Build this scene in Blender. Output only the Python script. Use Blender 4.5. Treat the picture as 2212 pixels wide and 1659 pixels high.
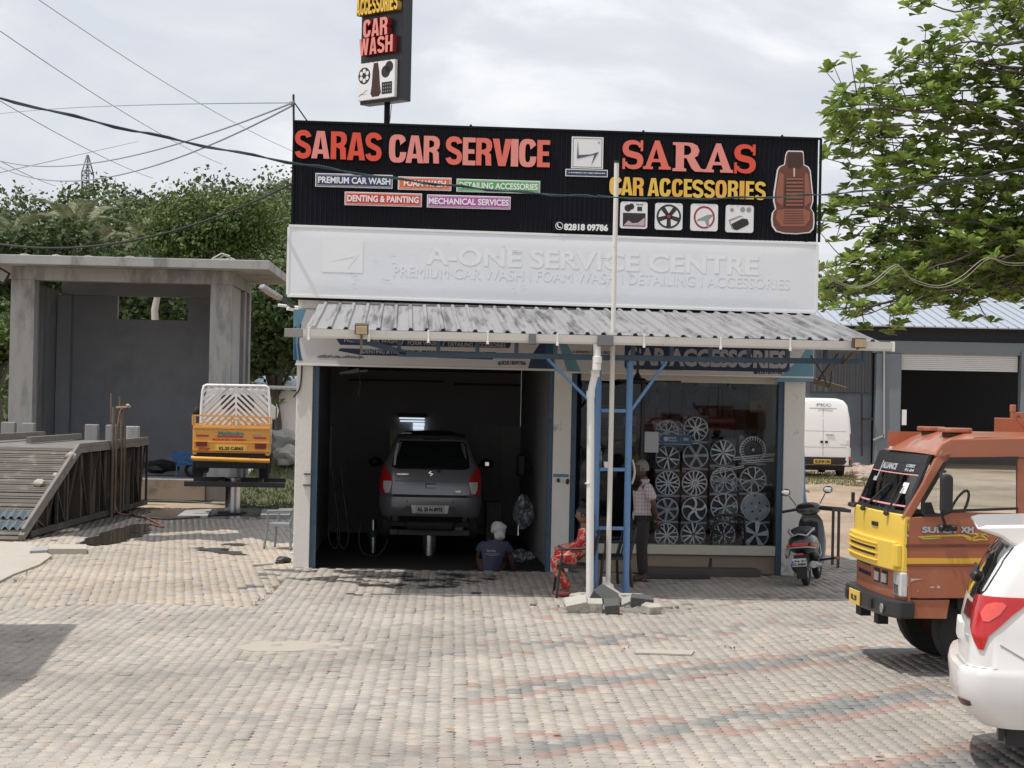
import bpy,bmesh,math,random
import numpy as np
from mathutils import Vector,Matrix,noise
for o in list(bpy.data.objects):bpy.data.objects.remove(o)
scn=bpy.context.scene
COL=scn.collection
PI=math.pi
def R(d):return math.radians(d)
FOC=4000.0;CW,CH=2212.0,1659.0;HC=2.45
PITCH=math.atan((867.0-CH/2)/FOC);ROLL=R(1.2)
cam_d=bpy.data.cameras.new("camera");cam=bpy.data.objects.new("camera",cam_d);COL.objects.link(cam)
cam_d.sensor_width=36.0;cam_d.lens=36.0*FOC/CW
cam_d.clip_start=0.1;cam_d.clip_end=3000
CAMR=Matrix.Rotation(PI/2+PITCH,3,'X')@Matrix.Rotation(ROLL,3,'Z')
cam.matrix_world=Matrix.Translation((0,0,HC))@CAMR.to_4x4()
scn.camera=cam
SUN_DIR=Vector((-0.34,-0.15,1.0)).normalized()
sun_el=math.asin(SUN_DIR.z);sun_az=math.atan2(SUN_DIR.x,SUN_DIR.y)
world=bpy.data.worlds.new("World");scn.world=world;world.use_nodes=True
wn=world.node_tree.nodes;wl=world.node_tree.links
for n in list(wn):wn.remove(n)
w_out=wn.new('ShaderNodeOutputWorld');w_bg=wn.new('ShaderNodeBackground');w_sky=wn.new('ShaderNodeTexSky')
w_sky.sky_type='NISHITA';w_sky.sun_disc=False;w_sky.sun_elevation=sun_el;w_sky.sun_rotation=sun_az
w_sky.air_density=1.0;w_sky.dust_density=3.0;w_sky.ozone_density=1.0
w_bg.inputs['Strength'].default_value=0.112
w_tc=wn.new('ShaderNodeTexCoord');w_map=wn.new('ShaderNodeMapping');w_map.inputs['Scale'].default_value=(1.0,1.0,2.3)
w_map.inputs['Location'].default_value=(0.35,0.1,0.25)
w_n=wn.new('ShaderNodeTexNoise');w_n.inputs['Scale'].default_value=6.5;w_n.inputs['Detail'].default_value=9;w_n.inputs['Roughness'].default_value=0.52
w_n.inputs['Distortion'].default_value=0.35
w_r=wn.new('ShaderNodeValToRGB')
w_r.color_ramp.elements[0].position=0.44;w_r.color_ramp.elements[0].color=(0.0,0.0,0.0,1)
w_r.color_ramp.elements[1].position=0.63;w_r.color_ramp.elements[1].color=(1,1,1,1)
w_cl=wn.new('ShaderNodeValToRGB')
w_cl.color_ramp.elements[0].position=0.0;w_cl.color_ramp.elements[0].color=(6.0,6.25,6.75,1)
w_cl.color_ramp.elements[1].position=1.0;w_cl.color_ramp.elements[1].color=(8.3,8.3,8.35,1)
e=w_cl.color_ramp.elements.new(0.5);e.color=(6.6,6.75,7.1,1)
w_mix=wn.new('ShaderNodeMix');w_mix.data_type='RGBA';w_mix.inputs['Factor'].default_value=0.86
wl.new(w_tc.outputs['Generated'],w_map.inputs['Vector']);wl.new(w_map.outputs['Vector'],w_n.inputs['Vector'])
wl.new(w_n.outputs['Fac'],w_r.inputs['Fac']);wl.new(w_r.outputs['Color'],w_cl.inputs['Fac'])
wl.new(w_sky.outputs['Color'],w_mix.inputs['A']);wl.new(w_cl.outputs['Color'],w_mix.inputs['B'])
wl.new(w_mix.outputs['Result'],w_bg.inputs['Color']);wl.new(w_bg.outputs['Background'],w_out.inputs['Surface'])
sun_d=bpy.data.lights.new("sun",'SUN');sun=bpy.data.objects.new("sun",sun_d);COL.objects.link(sun)
sun_d.energy=3.1;sun_d.angle=R(0.9);sun_d.color=(1.0,0.955,0.89)
sun.rotation_euler=SUN_DIR.to_track_quat('Z','Y').to_euler();sun.location=(0,0,40)
scn.view_settings.view_transform='Standard';scn.view_settings.look='None'
scn.view_settings.exposure=0.19;scn.view_settings.gamma=1.0;scn.view_settings.use_curve_mapping=False
scn.render.engine='CYCLES'
scn.cycles.max_bounces=7;scn.cycles.transparent_max_bounces=12;scn.cycles.caustics_reflective=False;scn.cycles.caustics_refractive=False
try:
 scn.cycles.use_denoising=True
except Exception:pass
def ray(px,py):
 d=CAMR@Vector(((px-CW/2)/FOC,-(py-CH/2)/FOC,-1.0))
 return d
def at(px,py,Y):
 d=ray(px,py);k=Y/d.y
 return Vector((d.x*k,Y,HC+d.z*k))
def gr(px,py,z=0.0):
 d=ray(px,py);k=(z-HC)/d.z
 return Vector((d.x*k,d.y*k,z))
class Frame:
 def __init__(s,o,rz):
  s.o=Vector(o);s.rz=rz;s.m=Matrix.Translation(s.o)@Matrix.Rotation(rz,4,'Z');s.i=s.m.inverted()
 def w(s,p):return s.m@Vector(p)
 def on(s,px,py,v):
  c=s.i@Vector((0,0,HC));d=s.i.to_3x3()@ray(px,py)
  k=(v-c.y)/d.y;p=c+d*k
  return p.x,p.z
 def onu(s,px,py,u):
  c=s.i@Vector((0,0,HC));d=s.i.to_3x3()@ray(px,py)
  k=(u-c.x)/d.x;p=c+d*k
  return p.y,p.z
WORLD=Frame((0,0,0),0)
YAW=math.atan(236/FOC)
o_=gr(632,1227)
SHOP=Frame((o_.x,o_.y,0),YAW)
MATS={}
def mat(name,col,rough=0.7,metal=0.0,var=0.12,scale=6.0,bump=0.0,bscale=60.0,stain=None,sscale=1.5,sth=0.55,coat=0.0,spec=0.5,
stretch=None,emit=None,alpha=None,sfac=0.8,trans=0.0,rvar=0.0):
 if name in MATS:return MATS[name]
 m=bpy.data.materials.new(name);MATS[name]=m;m.use_nodes=True
 nt=m.node_tree;N=nt.nodes;L=nt.links;b=N['Principled BSDF']
 b.inputs['Roughness'].default_value=rough;b.inputs['Metallic'].default_value=metal
 b.inputs['Specular IOR Level'].default_value=spec
 if coat:b.inputs['Coat Weight'].default_value=coat;b.inputs['Coat Roughness'].default_value=0.06
 if trans:b.inputs['Transmission Weight'].default_value=trans
 c=(col[0],col[1],col[2],1)
 tc=N.new('ShaderNodeTexCoord');vec=tc.outputs['Object']
 if stretch:
  mp=N.new('ShaderNodeMapping');mp.inputs['Scale'].default_value=stretch;L.new(vec,mp.inputs['Vector']);vec=mp.outputs['Vector']
 out=None
 if var>0:
  n1=N.new('ShaderNodeTexNoise');n1.inputs['Scale'].default_value=scale;n1.inputs['Detail'].default_value=6
  n1.inputs['Roughness'].default_value=0.6
  L.new(vec,n1.inputs['Vector'])
  mx=N.new('ShaderNodeMix');mx.data_type='RGBA'
  mx.inputs['A'].default_value=tuple(min(1,x*(1-var))for x in col)+(1,)
  mx.inputs['B'].default_value=tuple(min(1,x*(1+var))for x in col)+(1,)
  L.new(n1.outputs['Fac'],mx.inputs['Factor']);out=mx.outputs['Result']
 if stain:
  n2=N.new('ShaderNodeTexNoise');n2.inputs['Scale'].default_value=sscale;n2.inputs['Detail'].default_value=8;n2.inputs['Roughness'].default_value=0.68
  L.new(vec,n2.inputs['Vector'])
  rp=N.new('ShaderNodeValToRGB');rp.color_ramp.elements[0].position=sth;rp.color_ramp.elements[1].position=min(1,sth+0.13)
  rp.color_ramp.elements[1].color=(sfac,sfac,sfac,1)
  L.new(n2.outputs['Fac'],rp.inputs['Fac'])
  m2=N.new('ShaderNodeMix');m2.data_type='RGBA';m2.inputs['A'].default_value=c;m2.inputs['B'].default_value=(*stain,1)
  if out:L.new(out,m2.inputs['A'])
  L.new(rp.outputs['Color'],m2.inputs['Factor']);out=m2.outputs['Result']
  if rvar:
   mr=N.new('ShaderNodeMapRange');mr.inputs['To Min'].default_value=rough;mr.inputs['To Max'].default_value=max(0.05,min(1,rough+rvar))
   L.new(rp.outputs['Color'],mr.inputs['Value']);L.new(mr.outputs['Result'],b.inputs['Roughness'])
 if out:L.new(out,b.inputs['Base Color'])
 else:b.inputs['Base Color'].default_value=c
 if bump>0:
  n3=N.new('ShaderNodeTexNoise');n3.inputs['Scale'].default_value=bscale;n3.inputs['Detail'].default_value=5
  L.new(vec,n3.inputs['Vector'])
  bp=N.new('ShaderNodeBump');bp.inputs['Strength'].default_value=bump;bp.inputs['Distance'].default_value=0.02
  L.new(n3.outputs['Fac'],bp.inputs['Height']);L.new(bp.outputs['Normal'],b.inputs['Normal'])
 if emit:
  b.inputs['Emission Color'].default_value=(*emit[:3],1);b.inputs['Emission Strength'].default_value=emit[3]
 return m
def glass_mat(name,tint=(0.6,0.65,0.66),refl=1.0,rough=0.02):
 if name in MATS:return MATS[name]
 m=bpy.data.materials.new(name);MATS[name]=m;m.use_nodes=True
 N=m.node_tree.nodes;L=m.node_tree.links
 for n in list(N):N.remove(n)
 o=N.new('ShaderNodeOutputMaterial');t=N.new('ShaderNodeBsdfTransparent');g=N.new('ShaderNodeBsdfGlossy');mx=N.new('ShaderNodeMixShader');f=N.new('ShaderNodeFresnel')
 mm=N.new('ShaderNodeMath');mm.operation='MULTIPLY';mm.inputs[1].default_value=refl;mm.use_clamp=True
 t.inputs['Color'].default_value=(*tint,1);g.inputs['Roughness'].default_value=rough;f.inputs['IOR'].default_value=1.55
 L.new(f.outputs[0],mm.inputs[0]);L.new(mm.outputs[0],mx.inputs[0]);L.new(t.outputs[0],mx.inputs[1]);L.new(g.outputs[0],mx.inputs[2]);L.new(mx.outputs[0],o.inputs['Surface'])
 return m
def broken(name,col,rough,scale,lo,hi,spec=.5):
 m=bpy.data.materials.new(name);MATS[name]=m;m.use_nodes=True;N=m.node_tree.nodes;L=m.node_tree.links;p=N['Principled BSDF']
 p.inputs['Base Color'].default_value=(*col,1);p.inputs['Roughness'].default_value=rough;p.inputs['Specular IOR Level'].default_value=spec
 tc=N.new('ShaderNodeTexCoord');n=N.new('ShaderNodeTexNoise');n.inputs['Scale'].default_value=scale;n.inputs['Detail'].default_value=7;n.inputs['Roughness'].default_value=.7
 r=N.new('ShaderNodeMapRange');r.inputs['From Min'].default_value=lo;r.inputs['From Max'].default_value=hi;t=N.new('ShaderNodeBsdfTransparent');mx=N.new('ShaderNodeMixShader')
 L.new(tc.outputs['Object'],n.inputs['Vector']);L.new(n.outputs['Fac'],r.inputs['Value']);L.new(r.outputs['Result'],mx.inputs[0]);L.new(t.outputs[0],mx.inputs[1]);L.new(p.outputs[0],mx.inputs[2]);L.new(mx.outputs[0],N['Material Output'].inputs['Surface']);return m
def grime(m,amt=.26):
 N=m.node_tree.nodes;L=m.node_tree.links;b=N['Principled BSDF'];src=b.inputs['Base Color'].links[0].from_socket
 g=N.new('ShaderNodeNewGeometry');out=None
 for sc,lo in((.45,1-amt),(9.0,.86)):
  n=N.new('ShaderNodeTexNoise');n.inputs['Scale'].default_value=sc;n.inputs['Detail'].default_value=6;n.inputs['Roughness'].default_value=.62;r=N.new('ShaderNodeMapRange')
  r.inputs['From Min'].default_value=.34;r.inputs['From Max'].default_value=.62;r.inputs['To Min'].default_value=lo;r.inputs['To Max'].default_value=1.04;L.new(g.outputs['Position'],n.inputs['Vector']);L.new(n.outputs['Fac'],r.inputs['Value'])
  v=N.new('ShaderNodeVectorMath');v.operation='SCALE';L.new(src,v.inputs[0]);L.new(r.outputs['Result'],v.inputs['Scale']);src=v.outputs[0]
 L.new(src,b.inputs['Base Color'])
class MB:
 def __init__(s,m=None):s.v=[];s.f=[];s.fm=[];s.mats=[];s.cur=0;s.use(m)
 def use(s,m):
  if m is None:return s
  if m not in s.mats:s.mats.append(m)
  s.cur=s.mats.index(m);return s
 def add(s,vs,fs):
  n=len(s.v);s.v.extend([tuple(p)for p in vs])
  for f in fs:s.f.append([i+n for i in f]);s.fm.append(s.cur)
  return s
 def box(s,a,b,rot=None,piv=None):
  x0,y0,z0=[min(a[i],b[i])for i in range(3)];x1,y1,z1=[max(a[i],b[i])for i in range(3)]
  vs=[Vector(p)for p in((x0,y0,z0),(x1,y0,z0),(x1,y1,z0),(x0,y1,z0),(x0,y0,z1),(x1,y0,z1),(x1,y1,z1),(x0,y1,z1))]
  if rot is not None:
   c=Vector(piv)if piv is not None else Vector(((x0+x1)/2,(y0+y1)/2,(z0+z1)/2))
   vs=[rot@(p-c)+c for p in vs]
  return s.add(vs,[(0,3,2,1),(4,5,6,7),(0,1,5,4),(1,2,6,5),(2,3,7,6),(3,0,4,7)])
 def bar(s,p0,p1,w,h=None,up=(0,0,1)):
  h=h or w;p0=Vector(p0);p1=Vector(p1);d=(p1-p0).normalized();u=Vector(up)
  if abs(d.dot(u))>0.98:u=Vector((0,1,0))
  sx=d.cross(u).normalized()*w/2;sz=sx.cross(d).normalized()*h/2
  vs=[]
  for p in(p0,p1):vs+=[p-sx-sz,p+sx-sz,p+sx+sz,p-sx+sz]
  return s.add(vs,[(3,2,1,0),(4,5,6,7),(0,1,5,4),(1,2,6,5),(2,3,7,6),(3,0,4,7)])
 def cyl(s,p0,p1,r,r2=None,n=12,cap=True):
  r2=r if r2 is None else r2;p0=Vector(p0);p1=Vector(p1);d=(p1-p0).normalized()
  u=Vector((0,0,1))if abs(d.z)<0.9 else Vector((0,1,0))
  a=d.cross(u).normalized();b=d.cross(a)
  vs=[p0+(a*math.cos(2*PI*i/n)+b*math.sin(2*PI*i/n))*r for i in range(n)]+[p1+(a*math.cos(2*PI*i/n)+b*math.sin(2*PI*i/n))*r2 for i in range(n)]
  fs=[(i,(i+1)%n,n+(i+1)%n,n+i)for i in range(n)]
  if cap:fs+=[tuple(range(n))[::-1],tuple(range(n,2*n))]
  return s.add(vs,fs)
 def tube(s,pts,r,n=8,rs=None):
  pts=[Vector(p)for p in pts];vs=[];m=len(pts);prev=None
  for i,p in enumerate(pts):
   d=(pts[min(i+1,m-1)]-pts[max(i-1,0)]).normalized()
   if prev is None:
    u=Vector((0,0,1))if abs(d.z)<0.9 else Vector((0,1,0));a=d.cross(u).normalized()
   else:a=(prev-d*prev.dot(d)).normalized()
   prev=a;b=d.cross(a);rr=rs[i]if rs else r
   vs+=[p+(a*math.cos(2*PI*k/n)+b*math.sin(2*PI*k/n))*rr for k in range(n)]
  fs=[(i*n+k,i*n+(k+1)%n,(i+1)*n+(k+1)%n,(i+1)*n+k)for i in range(m-1)for k in range(n)]
  fs+=[tuple(range(n))[::-1],tuple(range((m-1)*n,m*n))]
  return s.add(vs,fs)
 def prism(s,poly,y0,y1,axis='y'):
  n=len(poly)
  f={'y':lambda p,t:(p[0],t,p[1]),'z':lambda p,t:(p[0],p[1],t),'x':lambda p,t:(t,p[0],p[1])}[axis]
  vs=[f(p,y0)for p in poly]+[f(p,y1)for p in poly]
  return s.add(vs,[tuple(range(n)),tuple(range(2*n-1,n-1,-1))]+[(i,n+i,n+(i+1)%n,(i+1)%n)for i in range(n)])
 def grid(s,fn,nu,nv,flip=False):
  vs=[fn(i/nu,j/nv)for j in range(nv+1)for i in range(nu+1)]
  fs=[]
  for j in range(nv):
   for i in range(nu):
    a=j*(nu+1)+i;q=(a,a+1,a+nu+2,a+nu+1);fs.append(q[::-1]if flip else q)
  return s.add(vs,fs)
 def lathe(s,prof,c=(0,0,0),n=16,axis='z'):
  vs=[]
  for r,h in prof:
   for k in range(n):
    a=2*PI*k/n;x,y=r*math.cos(a),r*math.sin(a)
    p={'z':(x,y,h),'y':(x,h,y),'x':(h,x,y)}[axis];vs.append((p[0]+c[0],p[1]+c[1],p[2]+c[2]))
  m=len(prof)
  return s.add(vs,[(i*n+k,i*n+(k+1)%n,(i+1)*n+(k+1)%n,(i+1)*n+k)for i in range(m-1)for k in range(n)])
 def rock(s,c,size,seed=0,sub=2,rough=0.25,flat=1.0):
  bm=bmesh.new();bmesh.ops.create_icosphere(bm,subdivisions=sub,radius=1)
  vs=[]
  for v in bm.verts:
   k=1+rough*noise.noise(v.co*1.7+Vector((seed*7.1,seed*3.3,seed)))*1.6
   vs.append((c[0]+v.co.x*k*size[0],c[1]+v.co.y*k*size[1],c[2]+v.co.z*k*size[2]*flat))
  s.add(vs,[[v.index for v in f.verts]for f in bm.faces]);bm.free();return s
 def mesh(s,me,M,keep=True):
  vs=[M@v.co for v in me.vertices];return s.add(vs,[list(p.vertices)for p in me.polygons])
 def data(s,name,org=(0,0,0),smooth=None,recalc=False):
  me=bpy.data.meshes.new(name)
  me.from_pydata([(p[0]-org[0],p[1]-org[1],p[2]-org[2])for p in s.v],[],s.f)
  for m in s.mats:me.materials.append(m)
  if len(s.mats)>1:me.polygons.foreach_set('material_index',s.fm)
  if recalc:
   bm=bmesh.new();bm.from_mesh(me);bmesh.ops.recalc_face_normals(bm,faces=bm.faces);bm.to_mesh(me);bm.free()
  if smooth is not None:
   me.polygons.foreach_set('use_smooth',[True]*len(me.polygons))
   me.set_sharp_from_angle(angle=R(smooth))
  me.update();return me
ORG={}
def tag(o,label=None,cat=None,group=None,kind=None):
 if label:o['label']=label
 if cat:o['category']=cat
 if group:o['group']=group
 if kind:o['kind']=kind
 return o
def link(name,data,parent=None):
 o=bpy.data.objects.new(name,data);COL.objects.link(o)
 if parent is not None:o.parent=parent
 return o
def thing(name,label,cat,frame=WORLD,org=(0,0,0),group=None,kind=None):
 o=link(name,None);o.location=frame.w(org);o.rotation_euler=(0,0,frame.rz);o.empty_display_size=0.1
 ORG[o.name]=tuple(org);tag(o,label,cat,group,kind);return o
def part(name,mb,parent,smooth=None,bevel=0,kind=None,label=None,sub=0,recalc=False):
 org=ORG[parent.name];o=link(name,mb.data(name,org,smooth,recalc),parent);ORG[o.name]=org
 if bevel:mods(o,bevel)
 if sub:ms=o.modifiers.new('s','SUBSURF');ms.levels=sub;ms.render_levels=sub
 if kind:o['kind']=kind
 if label:o['label']=label
 return o
def mods(o,bevel):
 md=o.modifiers.new('b','BEVEL');md.width=bevel;md.segments=2;md.limit_method='ANGLE';md.angle_limit=R(40)
def single(name,mb,label,cat,frame=WORLD,org=(0,0,0),group=None,kind=None,smooth=None,bevel=0,recalc=False):
 o=link(name,mb.data(name,org,smooth,recalc));o.location=frame.w(org);o.rotation_euler=(0,0,frame.rz);ORG[o.name]=tuple(org)
 if bevel:mods(o,bevel)
 return tag(o,label,cat,group,kind)
def copy_tree(o,parent=None):
 c=o.copy();COL.objects.link(c);c.parent=parent;ORG[c.name]=ORG.get(o.name,(0,0,0))
 for ch in list(o.children):copy_tree(ch,c)
 return c
TXT={}
def text_me(s,bold=0.0,res=3):
 k=(s,bold,res)
 if k in TXT:return TXT[k]
 c=bpy.data.curves.new('t','FONT');c.body=s;c.size=1.0;c.offset=bold;c.resolution_u=res;c.fill_mode='BOTH';c.extrude=0.5
 o=bpy.data.objects.new('t',c);COL.objects.link(o)
 dg=bpy.context.evaluated_depsgraph_get();me=bpy.data.meshes.new_from_object(o.evaluated_get(dg))
 bpy.data.objects.remove(o);bpy.data.curves.remove(c)
 co=np.array([v.co[:]for v in me.vertices])if len(me.vertices)else np.zeros((1,3))
 TXT[k]=(me,co.min(0),co.max(0));return TXT[k]
def put_text(mb,s,x0,x1,z0,z1,y,depth=0.002,bold=0.0,slope=0.0,flip=False,lean=0.0):
 """flat or raised lettering filling the box x0..x1, z0..z1 on the plane y, raised towards -y"""
 me,lo,hi=text_me(s,bold)
 sx=(x1-x0)/max(hi[0]-lo[0],1e-6);sz=(z1-z0)/max(hi[1]-lo[1],1e-6);vs=[]
 for v in me.vertices:
  x=x0+(v.co.x-lo[0])*sx;z=z0+(v.co.y-lo[1])*sz+slope*(x-x0)
  x+=lean*(z-z0)
  vs.append((x,y-(depth if v.co.z>0 else 0),z))
 mb.add(vs,[list(p.vertices)for p in me.polygons]);return mb
def put_text_M(mb,s,M,w,h,depth=0.002,bold=0.0):
 """lettering in the local plane x,z of matrix M, centred"""
 me,lo,hi=text_me(s,bold)
 vs=[M@Vector((((v.co.x-lo[0])/(hi[0]-lo[0])-0.5)*w,-depth if v.co.z>0 else 0,((v.co.y-lo[1])/(hi[1]-lo[1])-0.5)*h))for v in me.vertices]
 mb.add(vs,[list(p.vertices)for p in me.polygons]);return mb
def rrect(x0,x1,z0,z1,r,n=4):
 p=[]
 for cx,cz,a0 in((x1-r,z0+r,-90),(x1-r,z1-r,0),(x0+r,z1-r,90),(x0+r,z0+r,180)):
  for i in range(n+1):a=R(a0+90*i/n);p.append((cx+r*math.cos(a),cz+r*math.sin(a)))
 return p
def sm(t):return t*t*(3-2*t)
def lerp(a,b,t):return a+(b-a)*t
def sag(p0,p1,d,n=16,wob=0.0,seed=0):
 p0=Vector(p0);p1=Vector(p1);rnd=random.Random(seed);out=[]
 for i in range(n+1):
  t=i/n;p=p0.lerp(p1,t);p.z-=d*4*t*(1-t)
  if 0<i<n:p+=Vector((rnd.uniform(-wob,wob),0,rnd.uniform(-wob,wob)))
  out.append(p)
 return out
# ================================================================ SETTING
rnd=random.Random(7)
M_DIRT=mat('sandy_earth',(0.40,0.295,0.21),0.95,var=0.35,scale=1.1,bump=0.9,bscale=5.0,stain=(0.20,0.155,0.10),sscale=0.5,sth=0.50,sfac=0.8,stretch=(.5,.25,1));grime(M_DIRT,.3)
M_SAND=mat('bedding_sand',(0.11,0.10,0.085),1.0,var=0.3,scale=9)
g=MB(M_DIRT)
gn=60
def dirt(u,v):
 x=lerp(-420,420,u);y=-60+1000*v*v+5*v
 h=-0.035+(0.06*noise.noise(Vector((x*.3,y*.3,0)))-0.05 if y>31 else 0)
 return(x,y,h)
g.grid(dirt,160,160,flip=True)
o=link('ground',g.data('ground',smooth=60));tag(o,kind='structure')
PAVE=Frame((0,0,0),R(1.8))
PD=0.1125;PL=0.225
pcols=[((.41,.366,.318),.12),((.395,.357,.314),.12),((.44,.388,.332),.12),((.365,.336,.302),.14),((.445,.375,.297),.12),
((.37,.262,.22),.14),((.385,.325,.28),.12),((.25,.248,.235),.15),((.33,.31,.282),.14)]
PM=[mat('paver_tone_%d'%i,c,0.88,var=v,scale=3.5,bump=0.35,bscale=45,stain=(c[0]*.62,c[1]*.6,c[2]*.58),sscale=2.6,sth=0.60,sfac=0.55)for i,(c,v)in enumerate(pcols)]
for m_ in PM:grime(m_)
PMW=mat('paver_wet',(.10,.095,.09),0.28,var=.3,scale=4,bump=.2)
def paver_geo():
 hw,hl,d,gp=PD/2-.0012,PL/2-.0012,.012,0
 ys=[-hl,-PL/4,0,PL/4,hl];sg=[1,-1,1,-1,1]
 ol=[(-hw+d*sg[i],ys[i])for i in range(5)]+[(hw+d*sg[i],ys[i])for i in reversed(range(5))]
 ol=ol[::-1];n=len(ol);k=.965
 vs=[(x,y,-.055)for x,y in ol]+[(x,y,-.0025)for x,y in ol]+[(x*k,y*(1-(1-k)*.5),0)for x,y in ol]
 fs=[]
 for r in(0,1):
  for i in range(n):j=(i+1)%n;fs.append((r*n+i,r*n+j,(r+1)*n+j,(r+1)*n+i))
 fs.append(tuple(range(2*n,3*n)))
 return vs,[f[::-1]for f in fs]if False else fs
PV,PF=paver_geo()
def inpoly(x,y,poly):
 c=False;n=len(poly)
 for i in range(n):
  x0,y0=poly[i];x1,y1=poly[(i+1)%n]
  if(y0>y)!=(y1>y)and x<(x1-x0)*(y-y0)/(y1-y0)+x0:c=not c
 return c
su=lambda u,v:SHOP.w((u,v,0))
yard=[(-9.6,10.6),(9.6,10.6),(9.4,24.5),(8.0,30.2),(su(7.45,0).x,31.0),(su(7.45,0).x,su(7.45,0).y+.02),(su(3.72,.02).x,su(3.72,.02).y),(su(0,0).x,su(0,0).y+.02),
(su(-.02,6).x,40.0),(-8.05,40.0),(-8.05,29.8),(-12,29.0),(-12,10.6)]
def ntone(x,y,bx,by):
 b=(by-0.75*bx+3.46+0.05)%2.62
 st=min(1,max(0.0,(bx+3.2)/6.0))*(1.15 if by<19 else .55);st*=(.80+.5*noise.noise(Vector((bx*.5,by*.5,3))))
 if by>26.8 and x<-3.2:st=0
 r=rnd.random()
 if r<st:
  if b<.25 or .80<b<1.05:return 5 if bx>.2 and rnd.random()<.15+.75*st else 6
  if b<.80:return 7 if bx>.5 and rnd.random()<.1+.75*st else 8
 if inpoly(x,y,zone):return rnd.choice((4,2,4,4,2,0,4,3))
 return rnd.choice((0,0,1,2,1,0,3,0,1)if bx>-1 else(0,2,2,1,1,0,0,3))
PAVE2=Frame((0,0,0),R(10.3))
zone=[(p.x,p.y)for p in(gr(-80,1322),gr(150,1308),gr(320,1304),gr(450,1308),gr(548,1311),gr(575,1286),gr(600,1262),gr(628,1229),gr(640,1100),gr(640,1040),gr(-300,1040),gr(-300,1322))]
cells=[]
for fr_i,(fr_,i0,i1,j0,j1)in enumerate(((PAVE,-110,105,40,185),(PAVE2,-60,90,80,200))):
 for i in range(i0,i1):
  for j in range(j0,j1):
   x=i*PD;y=j*PL+(i%2)*PL/2
   w=fr_.w((x,y,0))
   if abs(w.x)>w.y*0.2915+.35 or w.y<11.6:continue
   if not inpoly(w.x,w.y,yard)or inpoly(w.x,w.y,zone)!=(fr_i==1):continue
   l=PAVE.i@w;cells.append((w.y+abs(w.x)*.1,l.x,l.y,w.x,w.y,fr_i*R(8.5)))
cells.sort()
yard_o=thing('paved_yard',None,None,PAVE,kind='structure')
bed=MB(M_SAND);bed.add([PAVE.i@Vector((p[0],p[1],-.020))for p in yard],[tuple(range(len(yard)))])
bo=part('bedding',bed,yard_o);bo['kind']='structure'
def pjit(wx,wy):
 r=random.Random(int(wx*971)*7919+int(wy*977))
 k=r.random();big=.55 if k<.62 else 1.3 if k<.92 else 2.6
 z=.010*noise.noise(Vector((wx*.45,wy*.45,0)))+r.uniform(-.0022,.0035)*big
 return z,r.uniform(-.020,.016)*big,r.uniform(-.005,.005)*big,r.uniform(-.012,.012)
pd_me=[]
for k,m in enumerate(PM):
 b_=MB(m);b_.add(PV,PF);pd_me.append(b_.data('paver'))
for c in cells[:300]:
 o=link('paver',pd_me[ntone(c[3],c[4],c[1],c[2])],yard_o);z,rx,ry,rz=pjit(c[3],c[4])
 o.location=(c[1],c[2],z);o.rotation_euler=(rx,ry,rz+c[5])
rest=cells[300:];nP=len(PV);base=np.array(PV);allv=np.empty((len(rest)*nP,3),dtype=np.float32);fm=[]
for q,c in enumerate(rest):
 z,rx,ry,rz=pjit(c[3],c[4]);A=np.array(Matrix.Rotation(rz+c[5],3,'Z')@Matrix.Rotation(ry,3,'Y')@Matrix.Rotation(rx,3,'X'))
 rs_=random.Random(q*31+7);sy_=1-(rs_.uniform(.015,.05)if rs_.random()<.38 else 0);sx_=1-(rs_.uniform(.01,.03)if rs_.random()<.10 else 0)
 allv[q*nP:(q+1)*nP]=(base*(sx_,sy_,1))@A.T+np.array((c[1],c[2],z));
 wet=(c[4]>30.5 and c[3]<-2.8 and noise.noise(Vector((c[3]*1.1,c[4]*.8,5)))>.20-(c[4]-30.5)*.16)
 wet=wet or(22.6<c[4]<26.3 and-3.4<c[3]<-.2 and noise.noise(Vector((c[3]*1.3,c[4]*2.2,15)))>.42-(c[4]-23.5)*.2)
 fm+=[9 if wet else ntone(c[3],c[4],c[1],c[2])]*len(PF)
lens=[len(f)for f in PF];fl=np.array([i for f in PF for i in f])
me=bpy.data.meshes.new('paving_blocks');nq=len(rest)
me.vertices.add(nq*nP);me.vertices.foreach_set('co',allv.ravel())
me.loops.add(nq*len(fl));me.loops.foreach_set('vertex_index',(np.tile(fl,nq)+np.repeat(np.arange(nq)*nP,len(fl))).astype(np.int32))
me.polygons.add(nq*len(PF));ls=np.concatenate([[0],np.cumsum(lens)[:-1]])
me.polygons.foreach_set('loop_start',(np.tile(ls,nq)+np.repeat(np.arange(nq)*len(fl),len(PF))).astype(np.int32))
for m in PM+[PMW]:me.materials.append(m)
me.polygons.foreach_set('material_index',np.array(fm,dtype=np.int32));me.update(calc_edges=True);me.validate()
o=link('paving_blocks',me,yard_o);o['kind']='stuff'
M_CONC=mat('plain_concrete',(.33,.325,.31),.9,var=.16,scale=1.2,bump=.25,bscale=30,stain=(.13,.13,.125),sscale=.9,sth=.56,sfac=.6)
M_CONCW=mat('pale_concrete',(.41,.37,.32),.9,var=.15,scale=2,bump=.3,bscale=25,stain=(.2,.2,.17),sscale=1.4,sth=.6)
a=MB(M_CONCW);pts=[gr(-60,1170),gr(56,1176),gr(80,1186),gr(112,1204),gr(84,1224),gr(30,1244),gr(-60,1290)]
a.prism([(p.x,p.y)for p in pts],-.03,.03,'z');o=link('apron_slab',a.data('apron_slab',recalc=True));tag(o,kind='structure')
M_HILL=mat('hill_soil',(.045,.06,.03),1,var=.4,scale=.2)
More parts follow.
